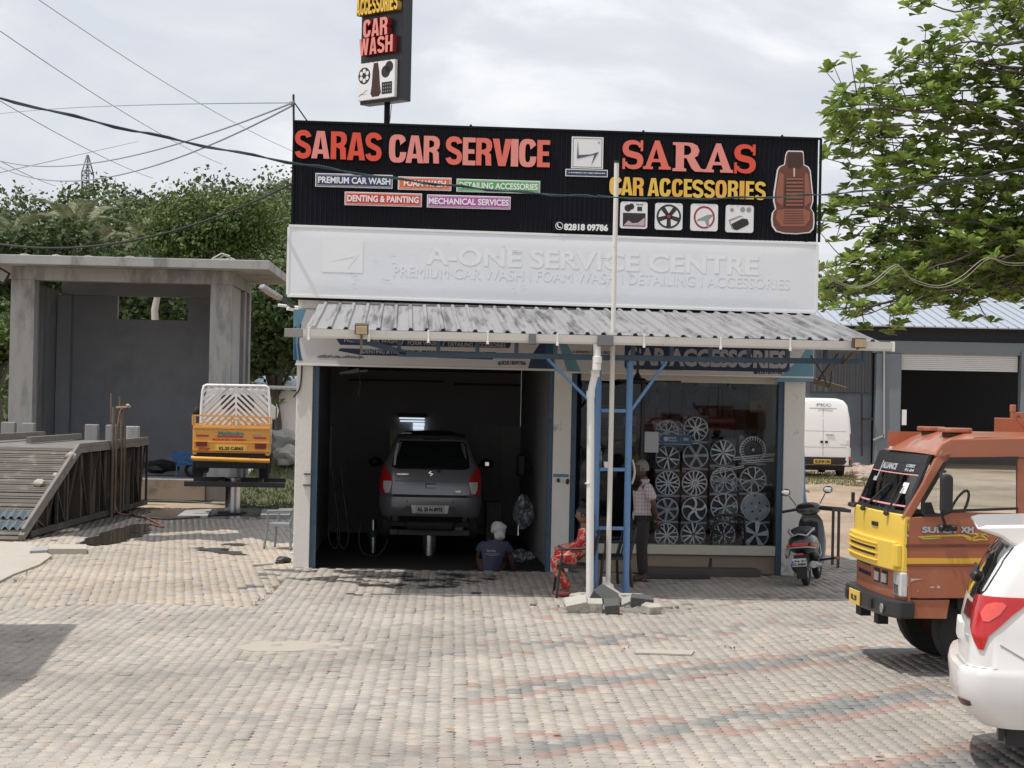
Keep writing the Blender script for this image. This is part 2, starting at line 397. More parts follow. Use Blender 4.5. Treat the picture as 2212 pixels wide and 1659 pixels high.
def hz(x,y):
 y0=62+36*min(1,max(0,(x+4)/8));s=min(1,max(0,(y-y0)/105));s=sm(s)
 top=14.6+2.6*math.exp(-((x+14)/9)**2)-1.2*math.exp(-((x+45)/12)**2)
 if x>-5:top=lerp(top,8.5,min(1,(x+5)/35))
 return-.3+top*s+.9*min(1,s*4)*noise.noise(Vector((x*.06,y*.06,1)))
hm=MB(M_HILL);hm.grid(lambda u,v:(lerp(-230,230,u),lerp(60,330,v),hz(lerp(-230,230,u),lerp(60,330,v))),90,50,flip=True)
o=link('hill',hm.data('hill',smooth=80));tag(o,kind='structure')
def leaf_mat(name,a,b,rough=.55,tr=.25):
 m=bpy.data.materials.new(name);m.use_nodes=True;N=m.node_tree.nodes;L=m.node_tree.links;p=N['Principled BSDF']
 tc=N.new('ShaderNodeTexCoord');n=N.new('ShaderNodeTexNoise');n.inputs['Scale'].default_value=.9;n.inputs['Detail'].default_value=4
 gi=N.new('ShaderNodeNewGeometry');ad=N.new('ShaderNodeMath');ad.operation='ADD';mu=N.new('ShaderNodeMath');mu.operation='MULTIPLY';mu.inputs[1].default_value=.55
 L.new(gi.outputs['Random Per Island'],mu.inputs[0]);L.new(tc.outputs['Object'],n.inputs['Vector']);L.new(n.outputs['Fac'],ad.inputs[0]);L.new(mu.outputs[0],ad.inputs[1])
 r=N.new('ShaderNodeValToRGB');r.color_ramp.elements[0].position=.35;r.color_ramp.elements[0].color=(*a,1);r.color_ramp.elements[1].position=1.05;r.color_ramp.elements[1].color=(*b,1)
 L.new(ad.outputs[0],r.inputs[0]);L.new(r.outputs[0],p.inputs['Base Color']);p.inputs['Roughness'].default_value=rough;p.inputs['Specular IOR Level'].default_value=.3
 t=N.new('ShaderNodeBsdfTranslucent');L.new(r.outputs[0],t.inputs['Color']);mx=N.new('ShaderNodeMixShader');mx.inputs[0].default_value=tr
 L.new(p.outputs[0],mx.inputs[1]);L.new(t.outputs[0],mx.inputs[2]);L.new(mx.outputs[0],N['Material Output'].inputs['Surface']);MATS[name]=m;return m
L_FOREST=leaf_mat('forest_leaf',(.018,.036,.014),(.15,.195,.075));MATS['forest_leaf'].node_tree.nodes['Noise Texture'].inputs['Scale'].default_value=.22
L_DARK=leaf_mat('dark_leaf',(.016,.034,.012),(.065,.10,.03))
L_MID=leaf_mat('mid_leaf',(.035,.065,.018),(.13,.19,.05))
L_ALM=leaf_mat('broad_leaf',(.052,.098,.022),(.275,.375,.085),.42,.3)
L_PALM=leaf_mat('palm_leaf',(.09,.11,.05),(.27,.28,.16))
M_BARK=mat('bark',(.10,.085,.07),.95,var=.3,scale=8,bump=.5,bscale=20)
M_PALE=mat('pale_bark',(.42,.40,.36),.9,var=.25,scale=4)
nr=np.random.RandomState(11)
def quads_obj(name,C,Nn,S,m,parent=None,asp=.6,bend=.25):
 """leaf-sized faces: centres C, outward normals Nn, sizes S; each a folded pair of faces"""
 n=len(C);Nn=Nn+nr.normal(0,.75,(n,3));Nn/=np.linalg.norm(Nn,axis=1)[:,None]+1e-9
 T=np.cross(Nn,nr.normal(0,1,(n,3)));T/=np.linalg.norm(T,axis=1)[:,None]+1e-9;B=np.cross(Nn,T)
 S=S[:,None];V=np.empty((n,6,3),dtype=np.float32);dn=Nn*S*bend
 V[:,0]=C-T*S*.5;V[:,1]=C-B*S*asp*.5-dn*.4;V[:,2]=C+T*S*.12-B*S*asp*.42-dn*.4
 V[:,3]=C+T*S*.55;V[:,4]=C+T*S*.12+B*S*asp*.42-dn*.4;V[:,5]=C+B*S*asp*.5-dn*.4
 f=np.array([0,1,2,3,0,3,4,5]);me=bpy.data.meshes.new(name)
 me.vertices.add(n*6);me.vertices.foreach_set('co',V.ravel());me.loops.add(n*8)
 me.loops.foreach_set('vertex_index',(np.tile(f,n)+np.repeat(np.arange(n)*6,8)).astype(np.int32))
 me.polygons.add(n*2);me.polygons.foreach_set('loop_start',(np.arange(n*2)*4).astype(np.int32))
 me.materials.append(m);me.update(calc_edges=True);me.validate();return link(name,me,parent)
def crown_pts(c,r,n,lump=.35,seed=0):
 d=nr.normal(0,1,(n,3));d/=np.linalg.norm(d,axis=1)[:,None]
 k=np.array([1+lump*1.5*noise.noise(Vector((x*2.0+seed,y*2.0,z*2.0+seed*3)))for x,y,z in d])
 rad=k*np.clip(1-np.abs(nr.normal(0,.16,n)),.35,1.05)
 return np.array(c)+d*np.array(r)*rad[:,None],d
CC,NN,SS=[],[],[]
for k in range(330):
 side=-1 if k%6 else 1
 y=64+96*(k/330)+rnd.uniform(-2,2)
 if side>0:y=rnd.uniform(98,165)
 x=rnd.uniform(-.31,-.10)*y if side<0 else rnd.uniform(.14,.32)*y
 r=rnd.uniform(2.0,3.8);z=hz(x,y)+r*.5+(rnd.uniform(.5,2.2)if y>130 and rnd.random()<.5 else 0)
 n=760 if y<110 else 620
 c,d=crown_pts((x,y,z),(r,r,r*.85),n,.4,k)
 keep=d[:,1]<.45;CC.append(c[keep]);NN.append(d[keep]);SS.append(nr.uniform(.14,.38,keep.sum())*(.85+y/260))
fo=quads_obj('forest',np.concatenate(CC),np.concatenate(NN),np.concatenate(SS),L_FOREST,asp=.7);tag(fo,kind='stuff')
def broad_tree(name,label,base,h,r,n,leaf,ls=(.18,.4),group=None,trunk=M_BARK,clumps=9,tr=.16):
 t=thing(name,label,'tree',WORLD,base,group);sd=rnd.randint(0,999);q=random.Random(sd)
 top=Vector(base)+Vector((0,0,h));m=MB(trunk)
 m.tube([Vector(base)+Vector((.15*math.sin(i),0,(h-r*.9)*i/4))for i in range(5)],.2,8,[tr,tr*.9,tr*.75,tr*.6,tr*.5])
 Cs,Ns,Sz=[],[],[]
 for k in range(clumps):
  a=q.uniform(0,2*PI);e=q.uniform(-.5,1);rr=r*q.uniform(.35,.75)
  c=top+Vector((math.cos(a)*rr,math.sin(a)*rr,-r*.45+e*r*.5));cr=r*q.uniform(.38,.6)
  m.tube([Vector(base)+Vector((0,0,h-r*1.3)),(Vector(base)+Vector((0,0,h-r*.8))).lerp(c,.5),c],.1,6,[tr*.45,tr*.3,tr*.12])
  p,d=crown_pts(c,(cr,cr,cr*.8),n//clumps,.35,k+sd);Cs.append(p);Ns.append(d);Sz.append(nr.uniform(*ls,len(p)))
 part('trunk',m,t,smooth=60)
 P=np.concatenate(Cs)-np.array(base);quads_obj('crown',P,np.concatenate(Ns),np.concatenate(Sz),leaf,t);return t
def B(px,Y,z=None):
 p=at(px,900,Y);return(p.x,Y,max(-.05,hz(p.x,Y))if z is None else z)
broad_tree('tree','dense round green tree standing out before the wooded hill, left of the black signboard',B(452,76),9.6,2.9,15000,L_MID,(.11,.25),clumps=18)
broad_tree('tree','dark tree crowding the gap between the concrete shell and the shop',B(592,60),5.6,2.5,7000,L_DARK,(.13,.3),clumps=14)
broad_tree('tree','leafy tree seen through the square opening of the concrete shell',B(330,63),6.3,3.0,8000,L_DARK,(.14,.32),trunk=M_PALE)
broad_tree('tree','low bright green tree at the outer edge of the concrete shell',B(-8,56),4.4,1.5,2200,L_MID,(.18,.36))
broad_tree('tree','dark tree on the slope above the left end of the concrete roof',B(60,78),8.0,2.8,7000,L_DARK,(.16,.34),clumps=12)
broad_tree('tree','grey green tree behind the blue roofed warehouse, beyond the almond branches',B(1900,110,0),10.5,4.0,3400,L_FOREST,(.3,.6))
broad_tree('tree','taller dark tree above the right end of the warehouse roof',B(2110,105,0),12.6,4.4,4200,L_DARK,(.3,.6),clumps=12)
broad_tree('tree','low dark tree behind the warehouse roof beside the signboard',B(1815,100,0),8.6,3.4,2600,L_DARK,(.3,.55))
bt=single('bare_tree',MB(M_PALE).tube([at(336,705,57),at(334,670,57),at(340,640,57),at(339,600,57)],.1,7,[.12,.11,.10,.09]),'pale bare stem standing behind the square opening of the concrete shell','tree',smooth=60)
def frond_me(L=3.4,drop=1.3):
 m=MB(L_PALM);n=26;sp=[]
 for i in range(n+1):
  t=i/n;sp.append(Vector((0,L*(t-.12*t*t),L*.42*t-drop*1.7*t**2.2)))
 m.tube(sp,.03,4,[.05*(1-.85*i/n)for i in range(n+1)])
 for i in range(2,n+1):
  t=i/n;ll=.85*math.sin(PI*(.12+.8*t))+.15
  for s in(-1,1):
   p=sp[i];q=p+Vector((s*ll*.75,ll*.45,-ll*.45));w=.085
   mid=p.lerp(q,.5)+Vector((0,0,.10*ll))
   m.add([p,mid+Vector((0,w,0)),q,mid-Vector((0,w,0))],[(0,1,2,3)])
 return m
fm_=frond_me().data('frond')
def palm(label,base,h,sc=1.0,n=20,seed=0):
 t=thing('coconut_palm',label,'palm tree',WORLD,base,'coconut palms below the wooded hill');q=random.Random(seed)
 tip=Vector(base)+Vector((q.uniform(-.5,.5),0,h));part('trunk',MB(M_BARK).tube([Vector(base),Vector(base).lerp(tip,.5)+Vector((.15,0,0)),tip],.14,8,[.17,.13,.11]),t,smooth=60)
 for i in range(n):
  o=link('frond',fm_,t);o.location=tip-Vector(base);a=2*PI*i*.618+q.uniform(-.2,.2)
  up=lerp(1.15,-.75,(i/n)**.9)+q.uniform(-.12,.12);s_=sc*q.uniform(.85,1.1)
  o.rotation_euler=(up,0,a);o.scale=(s_,s_,s_)
for args in((150,500,90,.80,'tallest coconut palm, above the left end of the concrete roof'),(205,545,88,.52,'smaller coconut palm to the right of the tallest palm'),
(332,532,89,.66,'coconut palm with drooping fronds above the middle of the concrete roof'),(455,528,88,.66,'coconut palm above the right end of the concrete roof'),
(508,540,90,.54,'half hidden coconut palm at the far right of the palm row'),(15,520,92,.6,'dark coconut palm at the edge of the picture behind the lamp')):
 px,py,Y,sc,lb=args;p=at(px,py,Y);zb_=hz(p.x,Y);palm(lb,(p.x,Y,zb_),p.z-zb_,sc,20,px)
t=thing('almond_tree','large broad leaved tree spreading its branches between the signboard and the warehouse','tree',WORLD,(at(2480,900,38).x,38,0))
tb=ORG[t.name]
bk=MB(M_BARK);trunk_pts=[Vector(tb),at(2460,700,38),at(2400,470,38),at(2380,250,38),at(2360,40,38),at(2360,-150,38)]
bk.tube(trunk_pts,.3,10,[.34,.28,.24,.18,.13,.08])
xmin=[(-60,2000),(0,1960),(30,1935),(60,2110),(90,2030),(130,1900),(170,1880),(210,1795),(250,1790),(300,1800),(350,1772),(420,1770),(500,1772),(560,1775),(620,1772),(660,1790),(690,1800),(740,1900)]
def xm(y):
 for i in range(len(xmin)-1):
  if xmin[i][0]<=y<=xmin[i+1][0]:return lerp(xmin[i][1],xmin[i+1][1],(y-xmin[i][0])/(xmin[i+1][0]-xmin[i][0]))
 return 2000
ros=[];q=random.Random(5)
for k in range(66):
 y1=-40+k*11.3+q.uniform(-6,6)
 if 38<y1<84:
  if q.random()<.6:continue
 if y1>690:continue
 if k%6==5:y1=q.uniform(560,690)
 x1=xm(y1)+abs(q.gauss(0,26))+(q.random()<.4)*q.uniform(0,300);Yd=q.uniform(34.6,40.5)
 xs=q.uniform(2330,2400);ys=y1+(q.uniform(20,120)if y1<520 else q.uniform(-90,20));P0=at(xs,min(ys,640),38)
 P3=at(x1,y1,Yd);P1=P0.lerp(P3,.3)+Vector((0,0,q.uniform(.1,.7)));P2=P0.lerp(P3,.68)+Vector((0,0,q.uniform(-.2,.5)))
 pts=[]
 for i in range(15):
  s=i/14;pts.append(P0*(1-s)**3+P1*3*s*(1-s)**2+P2*3*s*s*(1-s)+P3*s**3+Vector((0,0,.06*math.sin(s*17+k))))
 r0=q.uniform(.022,.055);bk.tube(pts,.05,6,[lerp(r0,.010,i/14)for i in range(15)])
 ros.append((pts[-1],Vector((-.6,0,.7))))
 Ln=(P3-P0).length;ns=int(Ln*4.7)
 for j in range(ns):
  s=q.uniform(.10,1.0);i=min(13,int(s*14));p=pts[i].lerp(pts[i+1],s*14-i)
  d=Vector((q.uniform(-.7,.35),q.uniform(-.5,.5),q.uniform(-.85,.85)))*q.uniform(.35,.85);e=p+d
  if q.random()<.55:bk.tube([p,p+d*.5+Vector((0,0,-.03)),e],.008,4,[.013,.010,.007])
  ros.append((e,Vector((d.x*.5,d.y*.5,.75))))
part('trunk',bk,t,smooth=60)
lm=MB(L_ALM)
def lf(u,v):
 w=.74*math.sin(PI*min(1,(v*.93+.05))**2.0)+.04
 return((u-.5)*2*w*.5,v,.10*abs(u-.5)*2*w*2-.16*v*v)
lm.grid(lf,2,4);LV=np.array(lm.v);LF=np.array(lm.f)
leaf_me=lm.data('leaf',smooth=60)
T=[]
for p,d in ros:
 nl=q.randint(6,9);d=d.normalized();Q=d.to_track_quat('Z','Y').to_matrix();a0=q.uniform(0,6)
 for i in range(nl):
  a=a0+i*2.4;el=lerp(.15,1.05,i/nl)+q.uniform(-.15,.15);s_=q.uniform(.17,.27)
  A=Q@Matrix.Rotation(a,3,'Z')@Matrix.Rotation(el,3,'X')@Matrix.Rotation(q.uniform(-.3,.3),3,'Y')
  T.append((p.y,p-Vector(tb),A,s_))
T.sort(key=lambda e:e[0])
vis=[e for e in T if(e[1].x+tb[0])<e[0]*.27];rest_=[e for e in T if not(e[1].x+tb[0])<e[0]*.27]
for e in vis[:290]:
 o=link('leaf',leaf_me,t);o.matrix_local=Matrix.Translation(e[1])@(e[2].to_4x4())@Matrix.Scale(e[3]*1.1,4)
rr=vis[290:]+rest_;nv=len(LV);V=np.empty((len(rr),nv,3),dtype=np.float32)
for i,e in enumerate(rr):V[i]=(LV*e[3])@np.array(e[2]).T+np.array(e[1])
me=bpy.data.meshes.new('crown');me.vertices.add(len(rr)*nv);me.vertices.foreach_set('co',V.ravel());f=LF.ravel()
me.loops.add(len(rr)*len(f));me.loops.foreach_set('vertex_index',(np.tile(f,len(rr))+np.repeat(np.arange(len(rr))*nv,len(f))).astype(np.int32))
me.polygons.add(len(rr)*len(LF));me.polygons.foreach_set('loop_start',(np.arange(len(rr)*len(LF))*4).astype(np.int32));me.materials.append(L_ALM);me.update(calc_edges=True)
me.validate();o=link('crown',me,t);o['kind']='stuff'
# ================================================================ THE SHOP BUILDING
F=SHOP.on
def fx(px,py,v=0):return F(px,py,v)[0]
def fz(px,py,v=0):return F(px,py,v)[1]
M_WALL=mat('old_white_plaster',(.76,.74,.69),.85,var=.10,scale=1.6,bump=.2,bscale=18,stain=(.22,.20,.16),sscale=2.6,sth=.59,sfac=.9)
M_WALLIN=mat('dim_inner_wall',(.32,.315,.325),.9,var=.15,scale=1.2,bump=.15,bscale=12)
M_DARKIN=mat('near_black',(.02,.02,.021),.8,var=.2)  # one even near-black for interiors, undersides and recesses
M_BLUE=mat('blue_enamel',(.12,.25,.46),.42,var=.14,scale=5,stain=(.10,.12,.14),sscale=5,sth=.62)
M_BLUED=mat('dull_blue_paint',(.05,.095,.15),.5,var=.2,scale=5,stain=(.02,.03,.04),sscale=4,sth=.58)
M_ROOF=mat('weathered_roof_sheet',(.28,.28,.285),.65,metal=.05,var=.14,scale=1.5,stain=(.06,.06,.06),sscale=1.3,sth=.49,sfac=.85,stretch=(5.5,.28,1))
M_PVC=mat('white_pvc',(.78,.77,.73),.35,var=.05,scale=3,stain=(.5,.45,.36),sscale=3,sth=.62)
M_GUT=mat('gutter_white',(.74,.73,.69),.4,var=.06,stain=(.38,.36,.32),sscale=1.8,sth=.60)
M_BLACK=mat('black_sheet_metal',(.009,.010,.014),.6,metal=.0,var=.25,scale=2.5,spec=.15)
M_BLK=mat('black_plastic',(.018,.018,.02),.45,var=.15)
M_RUB=mat('rubber',(.022,.022,.022),.85,var=.2,scale=12)
M_STEEL=mat('bright_steel',(.55,.56,.58),.22,metal=1,var=.08)
M_GALV=mat('galvanised',(.42,.43,.44),.45,metal=.7,var=.15,scale=5)
M_TAN=mat('tan_tile',(.30,.23,.17),.5,var=.15,scale=4)
M_CREAM=mat('cream_aluminium',(.55,.52,.44),.4,var=.06)
WH=7.32
D_IN=7.6
shop=thing('car_service_shop','low white painted car service shop with open wash bay and glazed accessories window','building',SHOP,(0,0,0))
uL1=fx(672,1000);g0,g1=fx(686,1000),fx(1183,1000);p0,p1=fx(1194,1000),fx(1232,1000);w0,w1=fx(1244,1000),fx(1680,1000);q0,q1=fx(1692,1000),fx(1737,1000)
WH=q1;TOPW=3.95
def pil(nm,a,b,z0=0,z1=TOPW-.002,d=.35):
 m=MB(M_WALL);m.box((a,0,z0),(b,d,z1));return part(nm,m,shop,bevel=.008)
pil('pillar',0,uL1);pil('pillar',p0,p1);pil('pillar',q0,q1)
for a,b in((uL1,g0),(g1,p0),(p1,w0),(w1,q0)):
 m=MB(M_BLUED);m.box((a+.002,.03,.0),(b-.002,.16,3.1));part('shutter_guide',m,shop,bevel=.004)
m=MB(M_WALL);m.box((0.002,.02,3.05),(q1-.002,.30,TOPW));m.box((0,-.02,3.72),(.4,0.018,TOPW-.01));part('lintel',m,shop)
m=MB(M_WALL);m.box((0,.352,0),(.18,D_IN,TOPW));m.box((q1-.18,.352,0),(q1,D_IN,TOPW));part('side_wall',m,shop)
m=MB(M_WALL);m.box((-.05,.302,TOPW+.002),(q1+.05,D_IN+.2,TOPW+.15));part('roof_slab',m,shop)
gb0=g0-.12
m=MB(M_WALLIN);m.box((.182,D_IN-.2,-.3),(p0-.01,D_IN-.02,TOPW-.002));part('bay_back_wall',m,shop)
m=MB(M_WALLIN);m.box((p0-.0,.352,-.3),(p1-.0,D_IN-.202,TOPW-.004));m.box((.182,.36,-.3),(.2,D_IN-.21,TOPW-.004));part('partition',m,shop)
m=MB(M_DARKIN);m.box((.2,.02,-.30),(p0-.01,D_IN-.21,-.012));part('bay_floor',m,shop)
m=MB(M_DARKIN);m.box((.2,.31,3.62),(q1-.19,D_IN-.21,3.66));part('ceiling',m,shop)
zb=lambda py,v=D_IN-.21:fz(930,py,v)
Mledge=mat('dark_trim',(.05,.045,.045),.7)
for pya,pyb,xa,xb in((797,803,752,1160),(822,826,752,960),(826,831,980,1165)):
 m=MB(Mledge);a=fx(xa,810,D_IN-.21);b=fx(xb,810,D_IN-.21);m.box((max(a,.21),D_IN-.28,zb(pyb)),(min(b,p0-.02),D_IN-.204,zb(pya)));part('ledge',m,shop)
Mpan=mat('beige_board',(.75,.68,.58),.7,var=.1)
for(xa,xb,ya,yb,mt)in((842,884,928,1000,Mpan),(1020,1080,915,1130,mat('grey_board',(.36,.35,.35),.7)),(1082,1150,917,1130,mat('grey_board_b',(.40,.39,.38),.7)),(748,830,920,1010,mat('grey_board_c',(.30,.30,.31),.7))):
 m=MB(mt);m.box((fx(xa,950,D_IN-.25),D_IN-.245,zb(yb)),(fx(xb,950,D_IN-.25),D_IN-.205,zb(ya)));part('wall_board',m,shop)
vent=MB(mat('daylight_ventilator',(.8,.8,.8),.5,var=0,emit=(.75,.85,1.0,.8)))
for(xa,xb,ya,yb)in((862,917,903,906),(864,917,909,912),(892,917,914,920),(892,916,921,928),(893,916,929,937)):
 vent.box((fx(xa,920,D_IN-.3),D_IN-.27,zb(yb)),(fx(xb,920,D_IN-.3),D_IN-.262,zb(ya)))
part('ventilator',vent,shop)
m=MB(Mledge);m.box((fx(857,920,D_IN-.3),D_IN-.26,zb(902)),(fx(922,920,D_IN-.3),D_IN-.204,zb(894)));part('vent_frame',m,shop)
zs=fz(1560,1178,.1);zt=fz(1560,828,.1)
m=MB(M_TAN);m.box((p1+.002,.10,0),(q0-.0,.3,zs-.14));part('plinth',m,shop,bevel=.006)
m=MB(mat('dark_step',(.09,.08,.075),.7,var=.2));m.box((fx(1395,1230,-.2),-.32,0),(fx(1640,1230,-.2),.098,.10));part('step',m,shop,bevel=.01)
m=MB(M_CREAM);m.box((p1+.14,.03,zs-.138),(w1-.004,.26,zs));part('window_sill',m,shop,bevel=.006)
m=MB(M_CREAM)
m.box((p1+.14,.09,zt),(w1,.17,zt+.20));part('transom',m,shop,bevel=.004)
G_SHOP=glass_mat('shop_glass',(.93,.95,.96),.42)
xd=fx(1390,1000,.12)
for a,b in((xd,fx(1548,1000,.12)),(fx(1549.5,1000,.12),w1-.004)):
 m=MB(G_SHOP);m.box((a,.12,zs+.002),(b,.126,zt-.002));part('glass_pane',m,shop)
m=MB(G_SHOP);m.box((w0+.01,.16,.12),(xd-.05,.166,zt-.002));part('door_glass',m,shop)
m=MB(M_BLK);m.box((xd-.045,.10,.1),(xd-.005,.17,zt));part('door_frame',m,shop)
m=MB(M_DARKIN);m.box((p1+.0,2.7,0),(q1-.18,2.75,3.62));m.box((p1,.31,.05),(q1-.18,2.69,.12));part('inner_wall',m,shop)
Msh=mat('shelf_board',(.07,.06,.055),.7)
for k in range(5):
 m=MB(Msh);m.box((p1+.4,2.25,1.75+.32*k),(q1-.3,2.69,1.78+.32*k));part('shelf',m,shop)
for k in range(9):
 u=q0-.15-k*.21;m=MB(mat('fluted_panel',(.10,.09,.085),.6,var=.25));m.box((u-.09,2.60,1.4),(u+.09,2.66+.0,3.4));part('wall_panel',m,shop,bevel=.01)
CSEEN=set();q=random.Random(3);gcols=[(.18,.03,.03),(.10,.10,.11),(.25,.23,.22),(.22,.17,.05),(.05,.07,.12),(.14,.06,.05)]
for k in range(26):
 u=q.uniform(p1+.5,q0-.25);lv=q.randint(0,4);w=q.uniform(.08,.22);h=q.uniform(.08,.24);ci=q.randint(0,5)
 cn=['dark red','charcoal','pale grey','mustard','navy','brown'][ci]
 m=MB(mat('carton_%d'%ci,gcols[ci],.6,var=.2));z=1.781+.32*lv;m.box((u-w/2,2.28,z),(u+w/2,2.5,z+h))
 cl_=('tall' if h>.16 else 'low',cn,lv,min(2,int(3*(u-p1-.5)/(q0-p1-.75))))
 if cl_ in CSEEN:continue
 CSEEN.add(cl_);single('carton',m,'%s %s carton on shelf %s of the dim shop, %s'%(('tall' if h>.16 else 'low'),cn,('one','two','three','four','five')[lv],('toward the door','in the middle','toward the right pillar')[min(2,int(3*(u-p1-.5)/(q0-p1-.75)))]),'box',SHOP,(u,2.39,z),'cartons on the dim shelves behind the shop window',bevel=.004)
# ================================================================ CANOPY
ZB,ZF=3.80,3.30;VF=-3.70;VB=-.06
cb0,cb1=fx(690,650,VB),fx(1756,690,VB);cf0,cf1=fx(661,705,VF),fx(1908,735,VF)
can=thing('entrance_canopy','blue steel framed canopy roofed with weathered grey ribbed sheets over the forecourt','canopy',SHOP,((cb0+cb1)/2,-3.2,0))
pitch=.2;u0=min(cb0,cf0)+.0;u1=max(cb1,cf1);nr_=int((u1-u0)/pitch)
def rz_(v):return lerp(ZB,ZF,(VB-v)/(VB-VF))
prof=[(-.10,0),(-.034,0),(-.017,.032),(.017,.032),(.034,0),(.10,0)]
nsheet=0
k=0
while k<nr_:
 m=MB(M_ROOF);kk=min(5,nr_-k);top=[]
 for j in range(kk):
  c=u0+.1+(k+j)*pitch
  top+=[(c+a,h)for a,h in(prof if j==0 else prof[1:])]
 if k+kk<nr_:top.append((top[-1][0]+.012,.003))
 N=len(top);vs=[]
 seg=8
 for s in range(seg+1):
  v=lerp(VB,VF,s/seg)
  vs+=[(a,v,rz_(v)+h+.004*math.sin(a*3+s))for a,h in top]
 n1=len(vs);vs+=[(x,y,z-.004)for x,y,z in vs]
 fs=[(s*N+i,(s+1)*N+i,(s+1)*N+i+1,s*N+i+1)for s in range(seg)for i in range(N-1)]
 fs+=[tuple(n1+q_ for q_ in f[::-1])for f in fs]
 fs+=[(seg*N+i,n1+seg*N+i,n1+seg*N+i+1,seg*N+i+1)for i in range(N-1)]
 m.add(vs,fs);part('roof_sheet',m,can,smooth=25);k+=kk
UA,UB=cf0+.25,cf1-.12;VP=-3.20
def fr(nm,a,b,w=.05,h=None,mt=M_BLUED):
 m=MB(mt);m.bar(a,b,w,h);return part(nm,m,can,bevel=.004)
zc=3.02
fr('bottom_chord',(UA+.9,VP,zc),(UB,VP,zc+.03),.05,.07)
fr('top_chord',(UA-.1,VP,rz_(VP)-.05),(UB+.05,VP,rz_(VP)-.05),.05,.07)
fr('rafter',(UA-.1,VP,rz_(VP)-.06),(UA+1.0,VP,zc+.01),.05,.07)
for k in range(13):
 u=UA+.9+(UB-UA-.9)*k/12;fr('truss_post',(u,VP,zc+.036),(u,VP,rz_(VP)-.086),.05,.05)
for k in range(5):
 u=cb0+.15+(cb1-cb0-.3)*k/4;fr('rafter',(u,VB-.02,rz_(VB)-.09),(u,VF+.18,rz_(VF+.18)-.045),.04,.06)
for v in(-.8,-1.6,-2.4):fr('purlin',(u0+.1,v,rz_(v)-.03),(u1-.1,v,rz_(v)-.03),.04,.04)
px_l=SHOP.i@gr(1283,1291);px_r=SHOP.i@gr(1351,1290)
ua,ub=fx(1283,1291,VP),fx(1351,1290,VP)
for u in(ua,ub):
 m=MB(M_BLUE);m.cyl((u,VP,0),(u,VP,zc-.036),.042,n=16);part('post',m,can,smooth=40)
for py in(887,1014,1141,1278):
 z=fz(1320,py,VP);m=MB(M_BLUE);m.box((ua+.04,VP-.025,z-.022),(ub-.04,VP+.025,z+.022));part('rung',m,can,bevel=.004)
m=MB(M_BLUE);m.bar((ua-.02,VP,fz(1270,880,VP)),(fx(1183,757,VP),VP,zc-.02),.035,.05,up=(0,1,0));part('brace',m,can)
m=MB(M_BLUE);m.bar((ub+.03,VP,fz(1366,885,VP)),(fx(1440,775,VP),VP,zc-.02),.035,.05,up=(0,1,0));part('brace',m,can)
VG=VF-.10
ga,gb=fx(655,718,VG),fx(1925,747,VG);zg=fz(1290,738,VG)+.02
gut=thing('rain_gutter','white rain gutter clipped along the front edge of the canopy','gutter',SHOP,((ga+gb)/2,VG,zg))
pr=[(-.06,.055),(-.068,.055),(-.06,.02),(-.05,-.03),(-.025,-.055),(.025,-.055),(.05,-.03),(.06,.055),(.052,.055),(.042,-.026),(.02,-.047),(-.02,-.047),(-.042,-.026),(-.052,.02)]
m=MB(M_GUT);zsl=lambda u:zg-.018*(u-ga)*.0
n=len(pr);us=[lerp(ga,gb,i/12)for i in range(13)];vs=[(u,VG+a,zg+h)for u in us for a,h in pr]
m.add(vs,[(i*n+k,(i+1)*n+k,(i+1)*n+(k+1)%n,i*n+(k+1)%n)for i in range(12)for k in range(n)]);part('channel',m,gut,smooth=30,recalc=True)
m=MB(mat('dim_gutter_end',(.28,.27,.25),.6));ux=fx(615,715,VG);m.prism([(-.06+VG,zg-.05),(.06+VG,zg-.05),(.065+VG,zg+.055),(-.065+VG,zg+.055)],ux,ga-.002,'x');part('end_piece',m,gut,bevel=.005)
for px in(667,797,925,1053,1103+100,1500-110,1555,1705):
 u=fx(px,735,VG);m=MB(M_PVC);m.box((u-.012,VG-.076,zg-.062),(u+.012,VG-.069,zg+.075));m.box((u-.012,VG-.069,zg-.064),(u+.012,VG+.05,zg-.057));m.box((u-.016,VG-.083,zg-.085),(u+.016,VG-.070,zg-.05));part('bracket',m,gut,bevel=.003)
for px in(1149,1336-30):
 u=fx(px,735,VG);m=MB(mat('gutter_joint',(.16,.165,.17),.5));w=.045 if px<1200 else .10;m.box((u-w,VG-.08,zg-.068),(u+w,VG-.0695,zg+.06));m.box((u-w,VG-.07,zg-.075),(u+w,VG+.06,zg-.066));part('joint',m,gut,bevel=.004)
ue=gb;m=MB(M_PVC);m.box((ue+.001,VG-.074,zg-.062),(ue+.03,VG+.066,zg+.062));part('end_cap',m,gut,bevel=.004)
dp=[(1289,750),(1290,775),(1289,790),(1286,805),(1279,835),(1276,850),(1276,870),(1274,1290)]
VD=VG+.0
pts=[]
for i,(x,y)in enumerate(dp):
 u,z=F(x,y,VD+(.0 if i<3 else .12));pts.append((u,VD+(.0 if i<3 else .12),z))
pts[-1]=(pts[-1][0],VD+.12,.0)
pts[0]=(pts[0][0],VD,zg-.05)
dpo=thing('downpipe','white plastic downpipe with two bends dropping from the gutter to the rubble','pipe',SHOP,(pts[-1][0],VD+.12,0))
m=MB(M_PVC);m.tube(pts[:3]+[pts[3]],.048,16);part('upper_pipe',m,dpo,smooth=50)
m=MB(M_PVC);m.tube(pts[3:6],.045,16);part('offset_pipe',m,dpo,smooth=50)
m=MB(M_PVC);m.tube([pts[5],pts[6],pts[7]],.047,16);part('lower_pipe',m,dpo,smooth=50)
